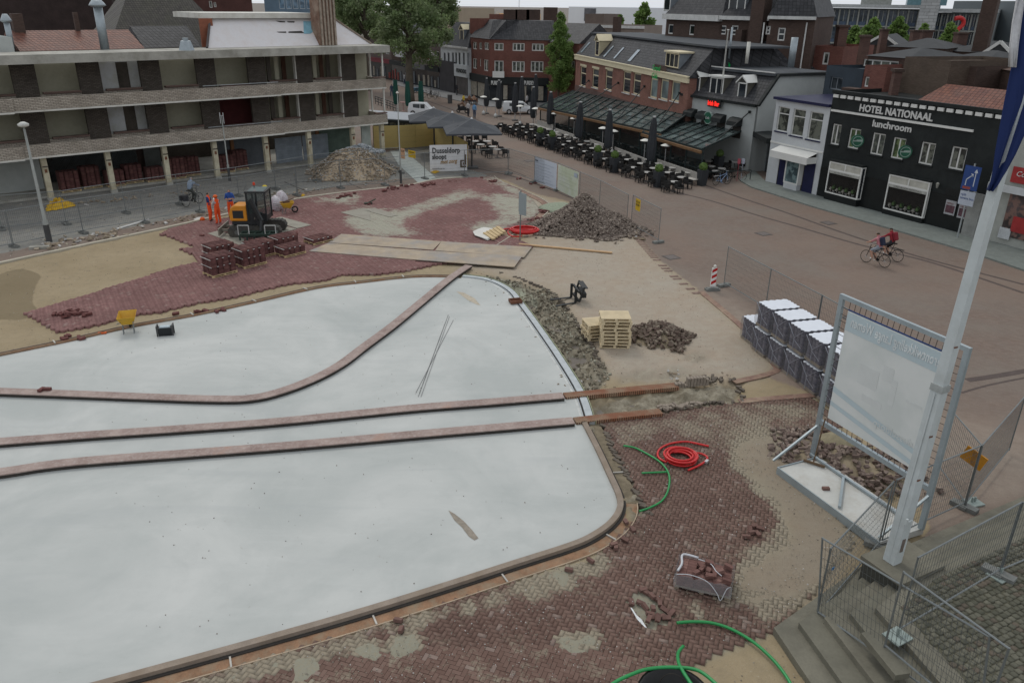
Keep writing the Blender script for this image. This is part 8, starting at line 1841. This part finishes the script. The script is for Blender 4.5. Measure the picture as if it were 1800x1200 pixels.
crumple('yellow_cloth',[(758,303),(766,298),(774,297),(772,303),(764,306)],'small crumpled yellow cloth on the ground under the demolition banner',mat('tarp_yellow',(0,0,0)),.12,5)
crumple('yellow_cloth',[(525,344),(533,342),(537,343),(532,346)],'tiny yellow rag by the fence foot above the wheelbarrow',mat('tarp_yellow',(0,0,0)),.08,6)
crumple('white_rag',[(340,386),(350,382),(362,384),(358,388),(345,389)],'crumpled white plastic on the kerb left of the workers',mat('sheet_white',(0,0,0)),.1,7)
MB_=MB().lathe([(.16,0),(.15,.1),(.08,.18),(.01,.2)],14); tag(MB_.build('hard_hat',mat('hat_orange',(.62,.10,.01),.4),loc=G(356,387,.05),smooth=True),'orange hard hat lying on the paving left of the workers','helmet')
tag(MB().box(-.16,-.05,0,.16,.05,.06).build('orange_brick_tool',mat('hat_orange',(0,0,0)),loc=G(180,586,.04),rot=(0,0,.3)),'small bright orange tool on the kerb left of the standing wheelbarrow','tool')
tag(MB().bar(G(206,402,.05),G(262,385,.12),.08,.06).build('white_beam',mat('white_paint',(0,0,0))),'white beam lying slanted by the left fence row','beam')
for (x,y,l) in ((530,402,'small wood offcut'),): pass
b=G(648,358,.08); tag(MB().box(-.3,-.12,0,.25,.12,.08).bar((0,0,.08),(.5,.05,.3),.1,.06).build('hand_tool',mat('tool_olive',(.05,.06,.045),.7),loc=b,rot=(0,0,.2)),'dark green hand tool lying on the dusty far paving','tool')
for x,y,l in ((538,295,''),): pass
s=MB().box(-.5,-.15,0,.5,.15,.14); tag(s.build('concrete_block',CONC,loc=G(70,437),rot=(0,0,.3)),'pale concrete block on the verge by the old lamp post','block')

# fine debris, nobody could count it
def debris(name,poly,n,s0,s1,m,label,zoff=0,cat='gravel',zf=True):
    P=np.array([(p[0],p[1]) for p in poly]); lo=P.min(0); hi=P.max(0); XY=RNG.uniform(lo,hi,(n*4,2)); XY=XY[inpoly(XY[:,0],XY[:,1],poly)][:n]
    w=vnoise(XY[:,0],XY[:,1],.8,33); XY=XY[w+RNG.random(len(XY))*.35>.55]; N=len(XY)
    z=sample(Z,XY[:,0],XY[:,1]) if zf else np.zeros(N)
    sz=RNG.uniform(s0,s1,(N,1))*RNG.uniform(.5,1,(N,3)); o=cuboids(name,np.c_[XY,z+zoff+sz[:,2]*.3],sz,rotrand(N,1.5),m)
    tag(o,label,cat,kind='stuff')
GV=tonemat('gravel_tone',(.12,.10,.08),(.30,.27,.22),(.5,.48,.43))
debris('gravel',P_site,16000,.007,.017,GV,'fine gravel and crumbs scattered over the sandy site')
debris('soil_clods',P_soil,2600,.015,.06,tonemat('clod_tone',(.13,.11,.08),(.27,.24,.18),(.34,.33,.26)),'clods and stones on the churned soil strip beside the channel')
debris('paving_grit',P_near,5000,.006,.014,tonemat('grit_tone',(.2,.17,.13),(.34,.31,.26),(.55,.53,.5)),'grit and sand crumbs on the near herringbone paving',.04,zf=False)
debris('road_grit',P_asph,3000,.012,.035,GV,'grit on the grey road in front of the apartment block')
debris('slab_crumbs',gp(SL_TOP[2:]+SL_BOT[:-2]),420,.005,.014,tonemat('crumb_tone',(.14,.12,.10),(.2,.17,.13),(.25,.2,.16)),'crumbs of dirt scattered over the white slab',.025,zf=False)

MH=mat('manhole_iron',(.07,.06,.055),.7,.3,8)
for i,(x,y) in enumerate(((1342,411),(1456,392),(1180,452),(1500,560),(930,283))):
    p=G(x,y); e=MB().box(-.4,-.4,-.03,.4,.4,.006).build('manhole_cover',MH,loc=(p.x,p.y,0),rot=(0,0,.45)); MB().box(-.3,-.3,.006,.3,.3,.012).build('cover_plate',mat('manhole_plate',(.13,.11,.10),.7,.3,9),e)
    tag(e,['square manhole cover in the street between cafe corner and hotel','square manhole cover in the street before the hotel bay window','square manhole cover in the street above the marker post','square manhole cover in the street behind the wrapped pallets','square manhole cover in the street behind the long kerb fence'][i],'manhole cover')
# ================= EXCAVATOR =================
TRK=mat('track_rubber',(.055,.055,.05),.85,.4,6,dirt=(.14,.12,.09),damt=.4); ORG_=mat('machine_orange',(.60,.235,.02),.45,.12,2,dirt=(.3,.15,.05),damt=.3); MBK=mat('machine_black',(.025,.027,.028),.45,.25,4); MGY=mat('machine_grey',(.11,.115,.11),.6,.3,4,dirt=(.2,.17,.13))
p=G(437,420); p=Vector((p.x,p.y+1.0,ZF)); EX=empty('excavator',p,.05,'small orange and black tracked excavator with cab and dozer blade on the red paving','excavator')
def track(y):
    s=MB(); n=30; v=[];L=3.0;r=.34;w=.22
    prof=[]
    for k in range(n):
        a=2*math.pi*k/n; cx=.3+(L/2-r)*(1 if math.cos(a)>0 else -1); prof.append((cx+r*math.cos(a),.34+r*math.sin(a)))
    for sg in (-1,1):
        for q in prof: v.append((q[0],y+sg*w,q[1]))
    s.add(v,[(k,(k+1)%n,n+(k+1)%n,n+k) for k in range(n)]+[list(range(n)),list(range(2*n-1,n-1,-1))]); o=s.build('track',TRK,EX)
    s=MB()
    for k in range(34):
        t=k/34; per=2*(L-2*r)+2*math.pi*r; d=t*per
        if d<L-2*r: x=-L/2+r+d; z=.34+r; a=0
        elif d<L-2*r+math.pi*r: a=(d-(L-2*r))/r; x=L/2-r+r*math.sin(a); z=.34+r*math.cos(a)
        elif d<2*(L-2*r)+math.pi*r: x=L/2-r-(d-(L-2*r)-math.pi*r); z=.34-r; a=0
        else: a=(d-2*(L-2*r)-math.pi*r)/r; x=-L/2+r-r*math.sin(a); z=.34-r*math.cos(a)
        s.cbox((x+.3,y,z),(.05,.46,.05))
    s.build('track_lugs',TRK,o)
    for x in (-.7,-.1,.6,1.2):
        MB(Matrix.Translation((x,y-.21,.3))@Matrix.Rotation(math.pi/2,4,'X')).lathe([(.13,-.02),(.13,.02)],12).build('roller',MGY,o)
track(-.72); track(.72)
MB().box(-.6,-.5,.3,.6,.5,.6).build('undercarriage',MGY,EX); MB().lathe([(.5,.6),(.5,.72)],18).build('slew_ring',MBK,EX)
s=MB(); s.box(-1.75,-1.0,.12,-1.68,1.0,.52); s.bar((-1.7,.45,.3),(-.7,.45,.35),.1,.14); s.bar((-1.7,-.45,.3),(-.7,-.45,.35),.1,.14); s.build('dozer_blade',mat('blade_grey',(.22,.20,.165),.7,.3,3),EX)
s=MB(); s.box(-.95,-.75,.72,.85,.75,.92); s.build('deck',MBK,EX)
s=MB(); n=8; v=[]
prof=[(-1.05,.92),(-1.08,1.35),(-.95,1.72),(-.7,1.85),(-.05,1.85),(-.05,.92)]
for y in (-.78,.2): v+=[(x,y,z) for x,z in prof]
m_=len(prof); s.add(v,[(i,(i+1)%m_,m_+(i+1)%m_,m_+i) for i in range(m_)]+[list(range(m_-1,-1,-1)),list(range(m_,2*m_))]); o=s.build('engine_cover',ORG_,EX); md=o.modifiers.new('b','BEVEL'); md.width=.07; md.segments=3
MB().box(-.85,-.79,1.1,-.25,-.775,1.55).build('grille',MBK,o); MB().box(-1.0,.22,.92,-.1,.78,1.8).build('side_cover',MBK,EX)
# cab
s=MB(); x0,x1,y0,y1,z0,z1=-.0,1.05,-.72,.55,.92,2.55
for x,y in ((x0,y0),(x1,y0),(x0,y1),(x1,y1),(.55,y0)): s.box(x-.04,y-.04,z0,x+.04,y+.04,z1)
s.box(x0-.06,y0-.06,z1,x1+.08,y1+.06,z1+.1); s.box(x0,y0,z0,x1,y0+.03,z0+.45); s.box(x1-.03,y0,z0,x1,y1,z0+.3); s.box(x0,y0,z0,x0+.03,y1,z1-.5); s.build('cab_frame',MBK,EX)
gl=NT('cab_glass'); gl.set('Base Color',(.05,.07,.07)); gl.set('Alpha',.5); gl.set('Roughness',.04); 
MB().box(x0+.04,y0-.01,z0+.45,.51,y0+.01,z1-.02).build('side_window',gl.m,EX); MB().box(.59,y0-.01,z0+.45,x1-.04,y0+.01,z1-.02).build('side_window',gl.m,EX); MB().box(x1-.01,y0+.04,z0+.3,x1+.01,y1-.04,z1-.02).build('windscreen',gl.m,EX); MB().box(x0+.1,y0+.05,z1+.10,x1-.05,y1-.05,z1+.115).build('roof_window',mat('roof_glass',(.16,.20,.20),.2),EX)
s=MB(); s.box(.2,-.3,1.15,.6,.15,1.25); s.box(.15,-.3,1.25,.25,.15,1.8); s.build('seat',mat('seat_black',(.02,.02,.02),.8),EX); MB().lathe([(.02,z1+.1),(.02,z1+.25)],6,(.25,.3,0)).build('beacon_stem',MBK,EX); MB().lathe([(.07,z1+.25),(.07,z1+.38),(.03,z1+.42)],10,(.25,.3,0)).build('beacon',mat('beacon_red',(.55,.05,.02),.3),EX)
# boom folded in front, towards the camera side
s=MB(); by=-.95
s.bar((.6,by,.75),(.75,by,1.0),.25,.25); s.bar((.6,by,.9),(.35,by-.1,2.3),.16,.22); s.build('boom',MBK,EX); s=MB(); s.bar((.35,by-.14,2.3),(.9,by-.35,1.1),.14,.18); s.bar((.5,by+.1,1.0),(.42,by+.05,1.9),.07); s.bar((.9,by-.35,1.1),(.85,by-.5,.55),.12,.16); s.build('dipper_arm',MBK,EX); MB().tube([(.45,by-.02,1.1),(.42,by-.0,1.9)],.03,8).build('ram',mat('chrome',(.5,.5,.5),.2,.05,metal=.8),EX)
# paving clamp attachment
s=MB(); c=(.75,-1.35,.45)
s.bar((c[0]-1.0,c[1],c[2]),(c[0]+1.0,c[1],c[2]),.14,.14); s.bar((c[0]-1.0,c[1]-.6,c[2]),(c[0]+1.0,c[1]-.6,c[2]),.1,.12)
for k in range(6): x=c[0]-1.0+k*.4; s.bar((x,c[1],c[2]),(x,c[1]-.6,c[2]),.08); s.bar((x,c[1]-.6,c[2]),(x,c[1]-.6,.12),.08); s.bar((x,c[1],c[2]),(x,c[1],.12),.08)
s.build('paving_clamp',mat('clamp_green',(.025,.045,.035),.6,.3,5),EX)
s=MB()
for x in (c[0]-.75,c[0]+.75):
    for a,b in (((-.3,.45),(.3,.45)),((-.3,1.0),(.3,1.0)),((-.3,.45),(-.3,1.0)),((.3,.45),(.3,1.0))): s.bar((x+a[0],c[1]-.62,a[1]),(x+b[0],c[1]-.62,b[1]),.04)
s.build('guard_frame',mat('guard_white',(.45,.46,.44),.5),EX)
# ================= PEOPLE AND BICYCLES =================
SKIN=mat('skin',(.42,.24,.17),.6,.06)
def cloth(n,c): return mat('cloth_'+n,c,.85,.15,8)
def person(loc,rz,label,J,shirt,legs,shoes,hair,group=None,sc=1.0,hat=None,zone=None,extras=None,vest=None,barelegs=False,bareLegSkin=False):
    """J: joints dict name->(x,y,z), x forward, y left"""
    e=empty('person',loc,rz,label,'person',group); e.scale=(sc,)*3
    order=['pelvis','belly','chest','neck','head','headtop','ls','le','lw','lh','rs','re','rw','rh','lhip','lk','la','lt','rhip','rk','ra','rt','nose']
    rad={'pelvis':(.165,.14),'belly':(.145,.115),'chest':(.19,.14),'neck':(.06,.06),'head':(.095,.10),'headtop':(.08,.085),'ls':(.075,.075),'rs':(.075,.075),'le':(.058,.058),'re':(.058,.058),'lw':(.035,.035),'rw':(.035,.035),'lh':(.045,.03),'rh':(.045,.03),'lhip':(.105,.105),'rhip':(.105,.105),'lk':(.085,.085),'rk':(.085,.085),'la':(.062,.062),'ra':(.062,.062),'lt':(.045,.035),'rt':(.045,.035)}
    P=dict(J)
    ed=[('pelvis','belly'),('belly','chest'),('chest','neck'),('neck','head'),('head','headtop'),('chest','ls'),('ls','le'),('le','lw'),('lw','lh'),('chest','rs'),('rs','re'),('re','rw'),('rw','rh'),('pelvis','lhip'),('lhip','lk'),('lk','la'),('la','lt'),('pelvis','rhip'),('rhip','rk'),('rk','ra'),('ra','rt')]
    names=[n for n in order if n in P]; me=bpy.data.meshes.new('b'); me.from_pydata([P[n] for n in names],[(names.index(a),names.index(b)) for a,b in ed],[])
    o=bpy.data.objects.new('b',me); COL.objects.link(o); o.modifiers.new('s','SKIN'); sub=o.modifiers.new('u','SUBSURF'); sub.levels=1; sub.render_levels=1
    for i,n in enumerate(names):
        sv=me.skin_vertices[0].data[i]; sv.radius=rad[n]; sv.use_root=(n=='pelvis')
    dg=bpy.context.evaluated_depsgraph_get(); dg.update(); m2=bpy.data.meshes.new_from_object(o.evaluated_get(dg)); bpy.data.objects.remove(o)
    m2.materials.clear(); mats=[SKIN,shirt,legs,shoes,hair,vest or shirt]
    for q in mats: m2.materials.append(q)
    seg={}
    for a,b in ed: seg[(a,b)]=1
    Z={('pelvis','belly'):1,('belly','chest'):5,('chest','neck'):5,('neck','head'):0,('head','headtop'):4,('chest','ls'):1,('chest','rs'):1,('ls','le'):1,('rs','re'):1,('le','lw'):(1 if zone=='long' else 0),('re','rw'):(1 if zone=='long' else 0),('lw','lh'):0,('rw','rh'):0,('pelvis','lhip'):2,('pelvis','rhip'):2,('lhip','lk'):2,('rhip','rk'):2,('lk','la'):(0 if bareLegSkin else 2),('rk','ra'):(0 if bareLegSkin else 2),('la','lt'):3,('ra','rt'):3}
    segs=[(Vector(P[a]),Vector(P[b]),Z[(a,b)]) for a,b in ed]
    for f in m2.polygons:
        c=f.center; best=1e9; zi=0
        for a,b,z in segs:
            d=b-a; t=max(0,min(1,(c-a).dot(d)/d.length_squared)); q=(a+d*t-c).length
            if z in (5,): q-=.03
            if q<best: best=q; zi=z
        if zi==4:
            # hair on the back and top, face in front
            h=Vector(P['head']); fw=Vector((1,0,0)); 
            if (c-h).dot(fw)>.03 and c.z<P['headtop'][2]-.0: zi=0
        f.material_index=zi; f.use_smooth=True
    link('body',m2,None,e)
    h=Vector(P['head']); 
    MB().lathe([(.018,-.03),(.012,.02)],6,(h.x+.105,h.y,h.z-.01)).build('nose',SKIN,e)
    if hat: MB().lathe([(.135,.03),(.13,.09),(.10,.15),(.03,.18)],14,(h.x,h.y,h.z)).lathe([(.15,.025),(.15,.035)],14,(h.x+.02,h.y,h.z)).build('helmet',hat,e,True)
    return e
def stand(arms='down',lean=0,step=.0,la=None,ra=None):
    J={'pelvis':(0,0,.95),'belly':(.01,0,1.1),'chest':(.01+lean,0,1.32),'neck':(.0+lean,0,1.5),'head':(.02+lean,0,1.61),'headtop':(.01+lean,0,1.70),
     'ls':(0+lean,.18,1.42),'le':(.0,.24,1.14),'lw':(.05,.25,.9),'lh':(.08,.25,.82),'rs':(0+lean,-.18,1.42),'re':(.0,-.24,1.14),'rw':(.05,-.25,.9),'rh':(.08,-.25,.82),
     'lhip':(0,.1,.88),'lk':(.03+step,.12,.5),'la':(-.02+step*1.5,.13,.09),'lt':(.13+step*1.5,.14,.05),'rhip':(0,-.1,.88),'rk':(.03-step*.4,-.12,.5),'ra':(-.02-step*1.3,-.13,.09),'rt':(.13-step*1.3,-.14,.05)}
    if arms=='cross': J.update(le=(.06,.26,1.14),lw=(.2,.02,1.18),lh=(.18,-.07,1.2),re=(.06,-.26,1.14),rw=(.22,-.02,1.13),rh=(.2,.08,1.14))
    if arms=='hold': J.update(le=(.1,.24,1.16),lw=(.3,.12,1.25),lh=(.37,.08,1.28),re=(.1,-.24,1.16),rw=(.3,-.12,1.25),rh=(.37,-.08,1.28))
    return J
def ride(h=0):  # seated on bicycle, saddle at z~.98
    return {'pelvis':(-.15,0,1.05),'belly':(-.10,0,1.2),'chest':(.02,0,1.42),'neck':(.07,0,1.57),'head':(.11,0,1.68),'headtop':(.10,0,1.77),'ls':(.05,.18,1.48),'le':(.24,.26,1.3),'lw':(.47,.26,1.2),'lh':(.54,.25,1.18),'rs':(.05,-.18,1.48),'re':(.24,-.26,1.3),'rw':(.47,-.26,1.2),'rh':(.54,-.25,1.18),
     'lhip':(-.12,.1,.98),'lk':(.26,.13,.80),'la':(.12,.12,.38),'lt':(.25,.12,.34),'rhip':(-.12,-.1,.98),'rk':(.2,-.13,.66),'ra':(.02,-.12,.25),'rt':(.15,-.12,.21)}
def bicycle(loc,rz,label,col=None,group=None,rack=False):
    e=empty('bicycle',loc,rz,label,'bicycle',group); fm=col or mat('bike_black',(.015,.015,.015),.4)
    for x in (-.55,.55):
        w=MB().torus(.33,.018,30,6,(x,0,.35),'Y').build('wheel',TY,e,True); s=MB()
        for k in range(14): a=6.283*k/14; s.bar((x,0,.35),(x+.32*math.cos(a),0,.35+.32*math.sin(a)),.004)
        s.lathe([(.03,-.03),(.03,.03)],6,(x,0,.35)); s.build('spokes',ALU,w)
    s=MB(); s.tube([(-.55,0,.35),(-.1,0,.33),(-.24,0,.85)],.017,6); s.tube([(-.55,0,.35),(-.22,0,.75)],.012,6); s.tube([(-.1,0,.33),(.42,0,.82)],.02,6); s.tube([(-.22,0,.7),(.40,0,.88)],.018,6); s.tube([(.38,0,1.05),(.42,0,.82),(.55,0,.35)],.017,6); s.tube([(-.24,0,.85),(-.26,0,.95)],.014,6); s.build('frame',fm,e)
    s=MB(); s.tube([(.3,-.28,1.1),(.42,-.2,1.08),(.4,0,1.06),(.42,.2,1.08),(.3,.28,1.1)],.013,6); s.build('handlebar',ALU,e); MB().box(-.38,-.07,.95,-.12,.07,1.0).build('saddle',mat('saddle',(.03,.025,.02),.6),e)
    s=MB(); s.bar((-.85,0,.72),(-.3,0,.74),.12,.02); s.bar((-.8,0,.72),(-.56,0,.36),.015); s.build('rack',ALU if rack else fm,e); s=MB(); s.lathe([(.09,-.01),(.09,.01)],10,(0,0,0)); s.T=None; s.build('chain_ring',fm,e,loc=(-.1,-.04,.33),rot=(math.pi/2,0,0))
    s=MB(); s.bar((-.1,-.1,.2),(-.02,-.18,.2),.05,.02); s.bar((-.1,.1,.46),(-.02,.18,.46),.05,.02); s.build('pedal',fm,e)
    return e
HV=cloth('orange',(.75,.09,.02)); NAVYC=cloth('navy',(.02,.04,.14)); ROYAL=cloth('royal',(.025,.07,.26)); BOOT=mat('boot',(.05,.035,.025),.8); HAIRB=mat('hair_brown',(.04,.025,.015),.8); DKC=cloth('dark',(.03,.03,.035)); JEAN=cloth('jeans',(.05,.07,.11)); GREYC=cloth('grey',(.2,.25,.32))
ORB=mat('boot_orange',(.7,.05,.02),.7)
person(G(371,389,0),.1,'bare-headed site worker in orange vest over navy shirt, holding a white helmet',stand('hold'),NAVYC,HV,BOOT,HAIRB,vest=HV,sc=1.06)
person(G(385,393,ZF),2.6,'site worker with orange helmet and orange trousers, back towards the camera, beside the excavator',stand('hold'),cloth('palegrey',(.4,.38,.38)),HV,ORB,HAIRB,vest=HV,sc=1.0,hat=mat('hat_orange',(0,0,0)))
person(G(408,382,ZF),-1.3,'site worker in a blue polo shirt with folded arms behind the excavator',stand('cross'),ROYAL,HV,BOOT,HAIRB,sc=1.04)
o=G(393,351,1.6); MB().lathe([(.13,0),(.12,.07),(.03,.14)],12); tag(MB().lathe([(.14,0),(.12,.08),(.03,.15)],12).build('hard_hat',mat('hat_white',(.7,.7,.68),.4),loc=G(371,389)+Vector((.4,.04,1.35)),smooth=True),'white hard hat held by the bare-headed worker','helmet')
MB().lathe([(.2,-.08),(.2,.08)],14)
e=tag(MB(Matrix.Rotation(math.pi/2,4,'X')).lathe([(.17,-.1),(.19,-.02),(.17,.06),(.05,.12)],14).build('yellow_lamp_head',mat('lamp_yellow',(.6,.45,.03),.5),loc=(G(464,365)+Vector((0,.6,1.2))),smooth=True),'round yellow and black machine lamp at the right side of the excavator cab','lamp')
# left cyclist
a,b=G(327,364),G(353,357); mid=(a+b)/2; rz=math.atan2(b.y-a.y,b.x-a.x); bi=bicycle(mid,rz,'black city bicycle with black panniers ridden past the columns of the block'); bi.scale=(1.05,)*3
s=MB(); s.box(-.85,-.22,.42,-.5,-.08,.74); s.box(-.85,.08,.42,-.5,.22,.74); s.build('pannier',DKC,bi)
person(mid,rz,'cyclist in grey-blue jacket riding past the columns of the apartment block',ride(),GREYC,cloth('olive',(.06,.065,.06)),BOOT,mat('hair_grey',(.25,.22,.2),.8),zone='long',sc=1.05)
# pair of cyclists right
def biker(a,b,lab,labb,shirt,legs,seedc,pack,sc=1.0,zone=None,bare=True):
    a=G(*a);b=G(*b); mid=(a+b)/2; rz=math.atan2(b.y-a.y,b.x-a.x); bicycle(mid,rz,labb); person(mid,rz,lab,ride(),shirt,legs,mat('shoe_white',(.6,.6,.58),.6),HAIRB,zone=zone,sc=sc,bareLegSkin=bare)
    f=Vector((math.cos(rz),math.sin(rz),0)); q=mid-f*.2; s=MB(Matrix.Translation((q.x,q.y,1.35))@Matrix.Rotation(rz,4,'Z')@Matrix.Rotation(.35,4,'Y')); s.box(-.12,-.15,-.22,.06,.15,.24); o=s.build('backpack',pack); md=o.modifiers.new('b','BEVEL'); md.width=.06; md.segments=3; tag(o,('navy backpack of the nearer cyclist on the street' if 'pink' in lab else 'red backpack of the farther cyclist on the street'),'backpack')
biker((1552,470),(1521,461),'cyclist in pink shirt and light shorts, nearer of the two riding on the street','black bicycle of the nearer rider in the pink shirt',cloth('pink',(.42,.17,.19)),cloth('shorts',(.25,.28,.32)),1,cloth('packnavy',(.02,.025,.05)))
biker((1574,460),(1544,452),'cyclist in dark red hooded top, farther of the two riding on the street','black bicycle of the farther rider in the red top',cloth('red',(.24,.02,.03)),cloth('dark',(0,0,0)),2,cloth('packred',(.2,.02,.03)),zone='long')
# parked bikes at the corner
a,b=G(1258,326),G(1278,324); bi=bicycle((a+b)/2,math.atan2(b.y-a.y,b.x-a.x),'pale blue bicycle parked at the cafe corner, in front of the low rail',mat('bike_blue',(.25,.36,.55),.35),rack=True)
a,b=G(1283,318),G(1301,318); bicycle((a+b)/2,math.atan2(b.y-a.y,b.x-a.x),'black bicycle parked behind the pale blue one at the cafe corner')
for k,(x,y) in enumerate(((752,171),(760,173),(768,174),(757,168))):
    a=G(x-4,y);b=G(x+5,y+1); bicycle((a+b)/2,.3+k*.4,['leftmost','second','rightmost','rearmost'][k]+' dark bicycle parked in the street between tree and litter bin')
# pedestrians far
PED=[(694,168,.6,'pedestrian in red top with white cap near the closed parasols',cloth('red',(0,0,0)),DKC),(689,170,2.,'pedestrian in blue behind the closed parasols at left',JEAN,JEAN),(823,205,1.,'pedestrian in light grey top and dark trousers beside the scooter',cloth('palegrey',(0,0,0)),DKC),(834,208,1.2,'pedestrian in light blue jacket by the terrace',cloth('lightblue',(.12,.25,.42)),JEAN),(803,168,.5,'pedestrian in black in front of the white store',DKC,DKC),(711,149,.2,'small white-clad pedestrian far along the shop fronts',cloth('white',(.5,.5,.5)),JEAN),(895,176,.3,'pedestrian standing near the corner store door',DKC,JEAN),(926,190,2.6,'white-shirted person by the terrace parasols',cloth('white',(0,0,0)),DKC),(720,143,.2,'far pedestrian in dark clothes by the shop fronts',DKC,JEAN)]
for x,y,rz,l,c1,c2 in PED: person(G(x,y),rz,l,stand(step=.08),c1,c2,BOOT,HAIRB,zone='long')
SIT=dict(stand()); SIT.update(pelvis=(-.05,0,.5),belly=(-.04,0,.66),chest=(0,0,.88),neck=(.02,0,1.06),head=(.05,0,1.17),headtop=(.04,0,1.26),ls=(0,.18,.98),le=(.12,.22,.75),lw=(.3,.15,.66),lh=(.36,.13,.64),rs=(0,-.18,.98),re=(.12,-.22,.75),rw=(.3,-.15,.66),rh=(.36,-.13,.64),lhip=(0,.1,.46),lk=(.42,.12,.5),la=(.45,.12,.09),lt=(.6,.12,.05),rhip=(0,-.1,.46),rk=(.42,-.12,.5),ra=(.45,-.12,.09),rt=(.6,-.12,.05))
def bench2(p,l): return tag(MB().box(-.9,-.25,.38,.9,.25,.44).box(-.8,-.2,0,-.7,.2,.38).box(.7,-.2,0,.8,.2,.38).box(-.9,.22,.44,.9,.27,.8).build('street_bench',mat('bench_brown',(.13,.07,.045),.8),loc=p,rot=(0,0,.2)),l,'bench')
bench2(G(829,184),'brown street bench with people near the corner store')
for x,l,c1 in ((825,'seated person in brown on the street bench, left one','a'),(833,'seated person in tan jacket on the street bench, right one','b')): person(G(x,184),-1.2,l,SIT,cloth('brown' if c1=='a' else 'tan',(.16,.09,.06) if c1=='a' else (.35,.22,.15)),DKC,BOOT,HAIRB,zone='long')
# scooter with rider
p=G(813,199); e=empty('motor_scooter',p,2.7,'dark motor scooter ridden past the open parasols','scooter')
for x in (-.55,.6): MB().torus(.2,.06,18,8,(x,0,.26),'Y').build('wheel',TY,e)
s=MB(); s.box(-.75,-.18,.35,.1,.18,.75); s.box(.1,-.15,.3,.45,.15,.4); s.bar((.45,0,.35),(.55,0,1.05),.3,.08,(0,1,0)); s.bar((.6,0,.26),(.5,0,1.1),.07); s.bar((.5,-.3,1.08),(.5,.3,1.08),.05); s.build('body',mat('scooter_dark',(.02,.022,.025),.3),e)
R_=ride(); R_={k:(v[0]-.1,v[1],v[2]-.2) for k,v in R_.items()}; R_.update(la=(.15,.14,.42),lt=(.3,.14,.38),ra=(.15,-.14,.42),rt=(.3,-.14,.38),lk=(.22,.16,.75),rk=(.22,-.16,.75))
person(p,2.7,'scooter rider in dark clothes with a helmet by the open parasols',R_,cloth('brown',(0,0,0)),DKC,BOOT,HAIRB,zone='long',hat=mat('hat_dark',(.02,.02,.02),.3))
q=G(815,190); person(q,2.7,'person in a yellow vest behind the scooter rider',stand(),cloth('yellow',(.55,.40,.04)),DKC,BOOT,HAIRB,zone='long')
# hanging wire lines over the far street skipped
for o in list(COL.objects):
    if o.type=='EMPTY' and o.parent is None and 'label' not in o and 'kind' not in o: o['label']=o.name.replace('_',' ')+' in the scene';
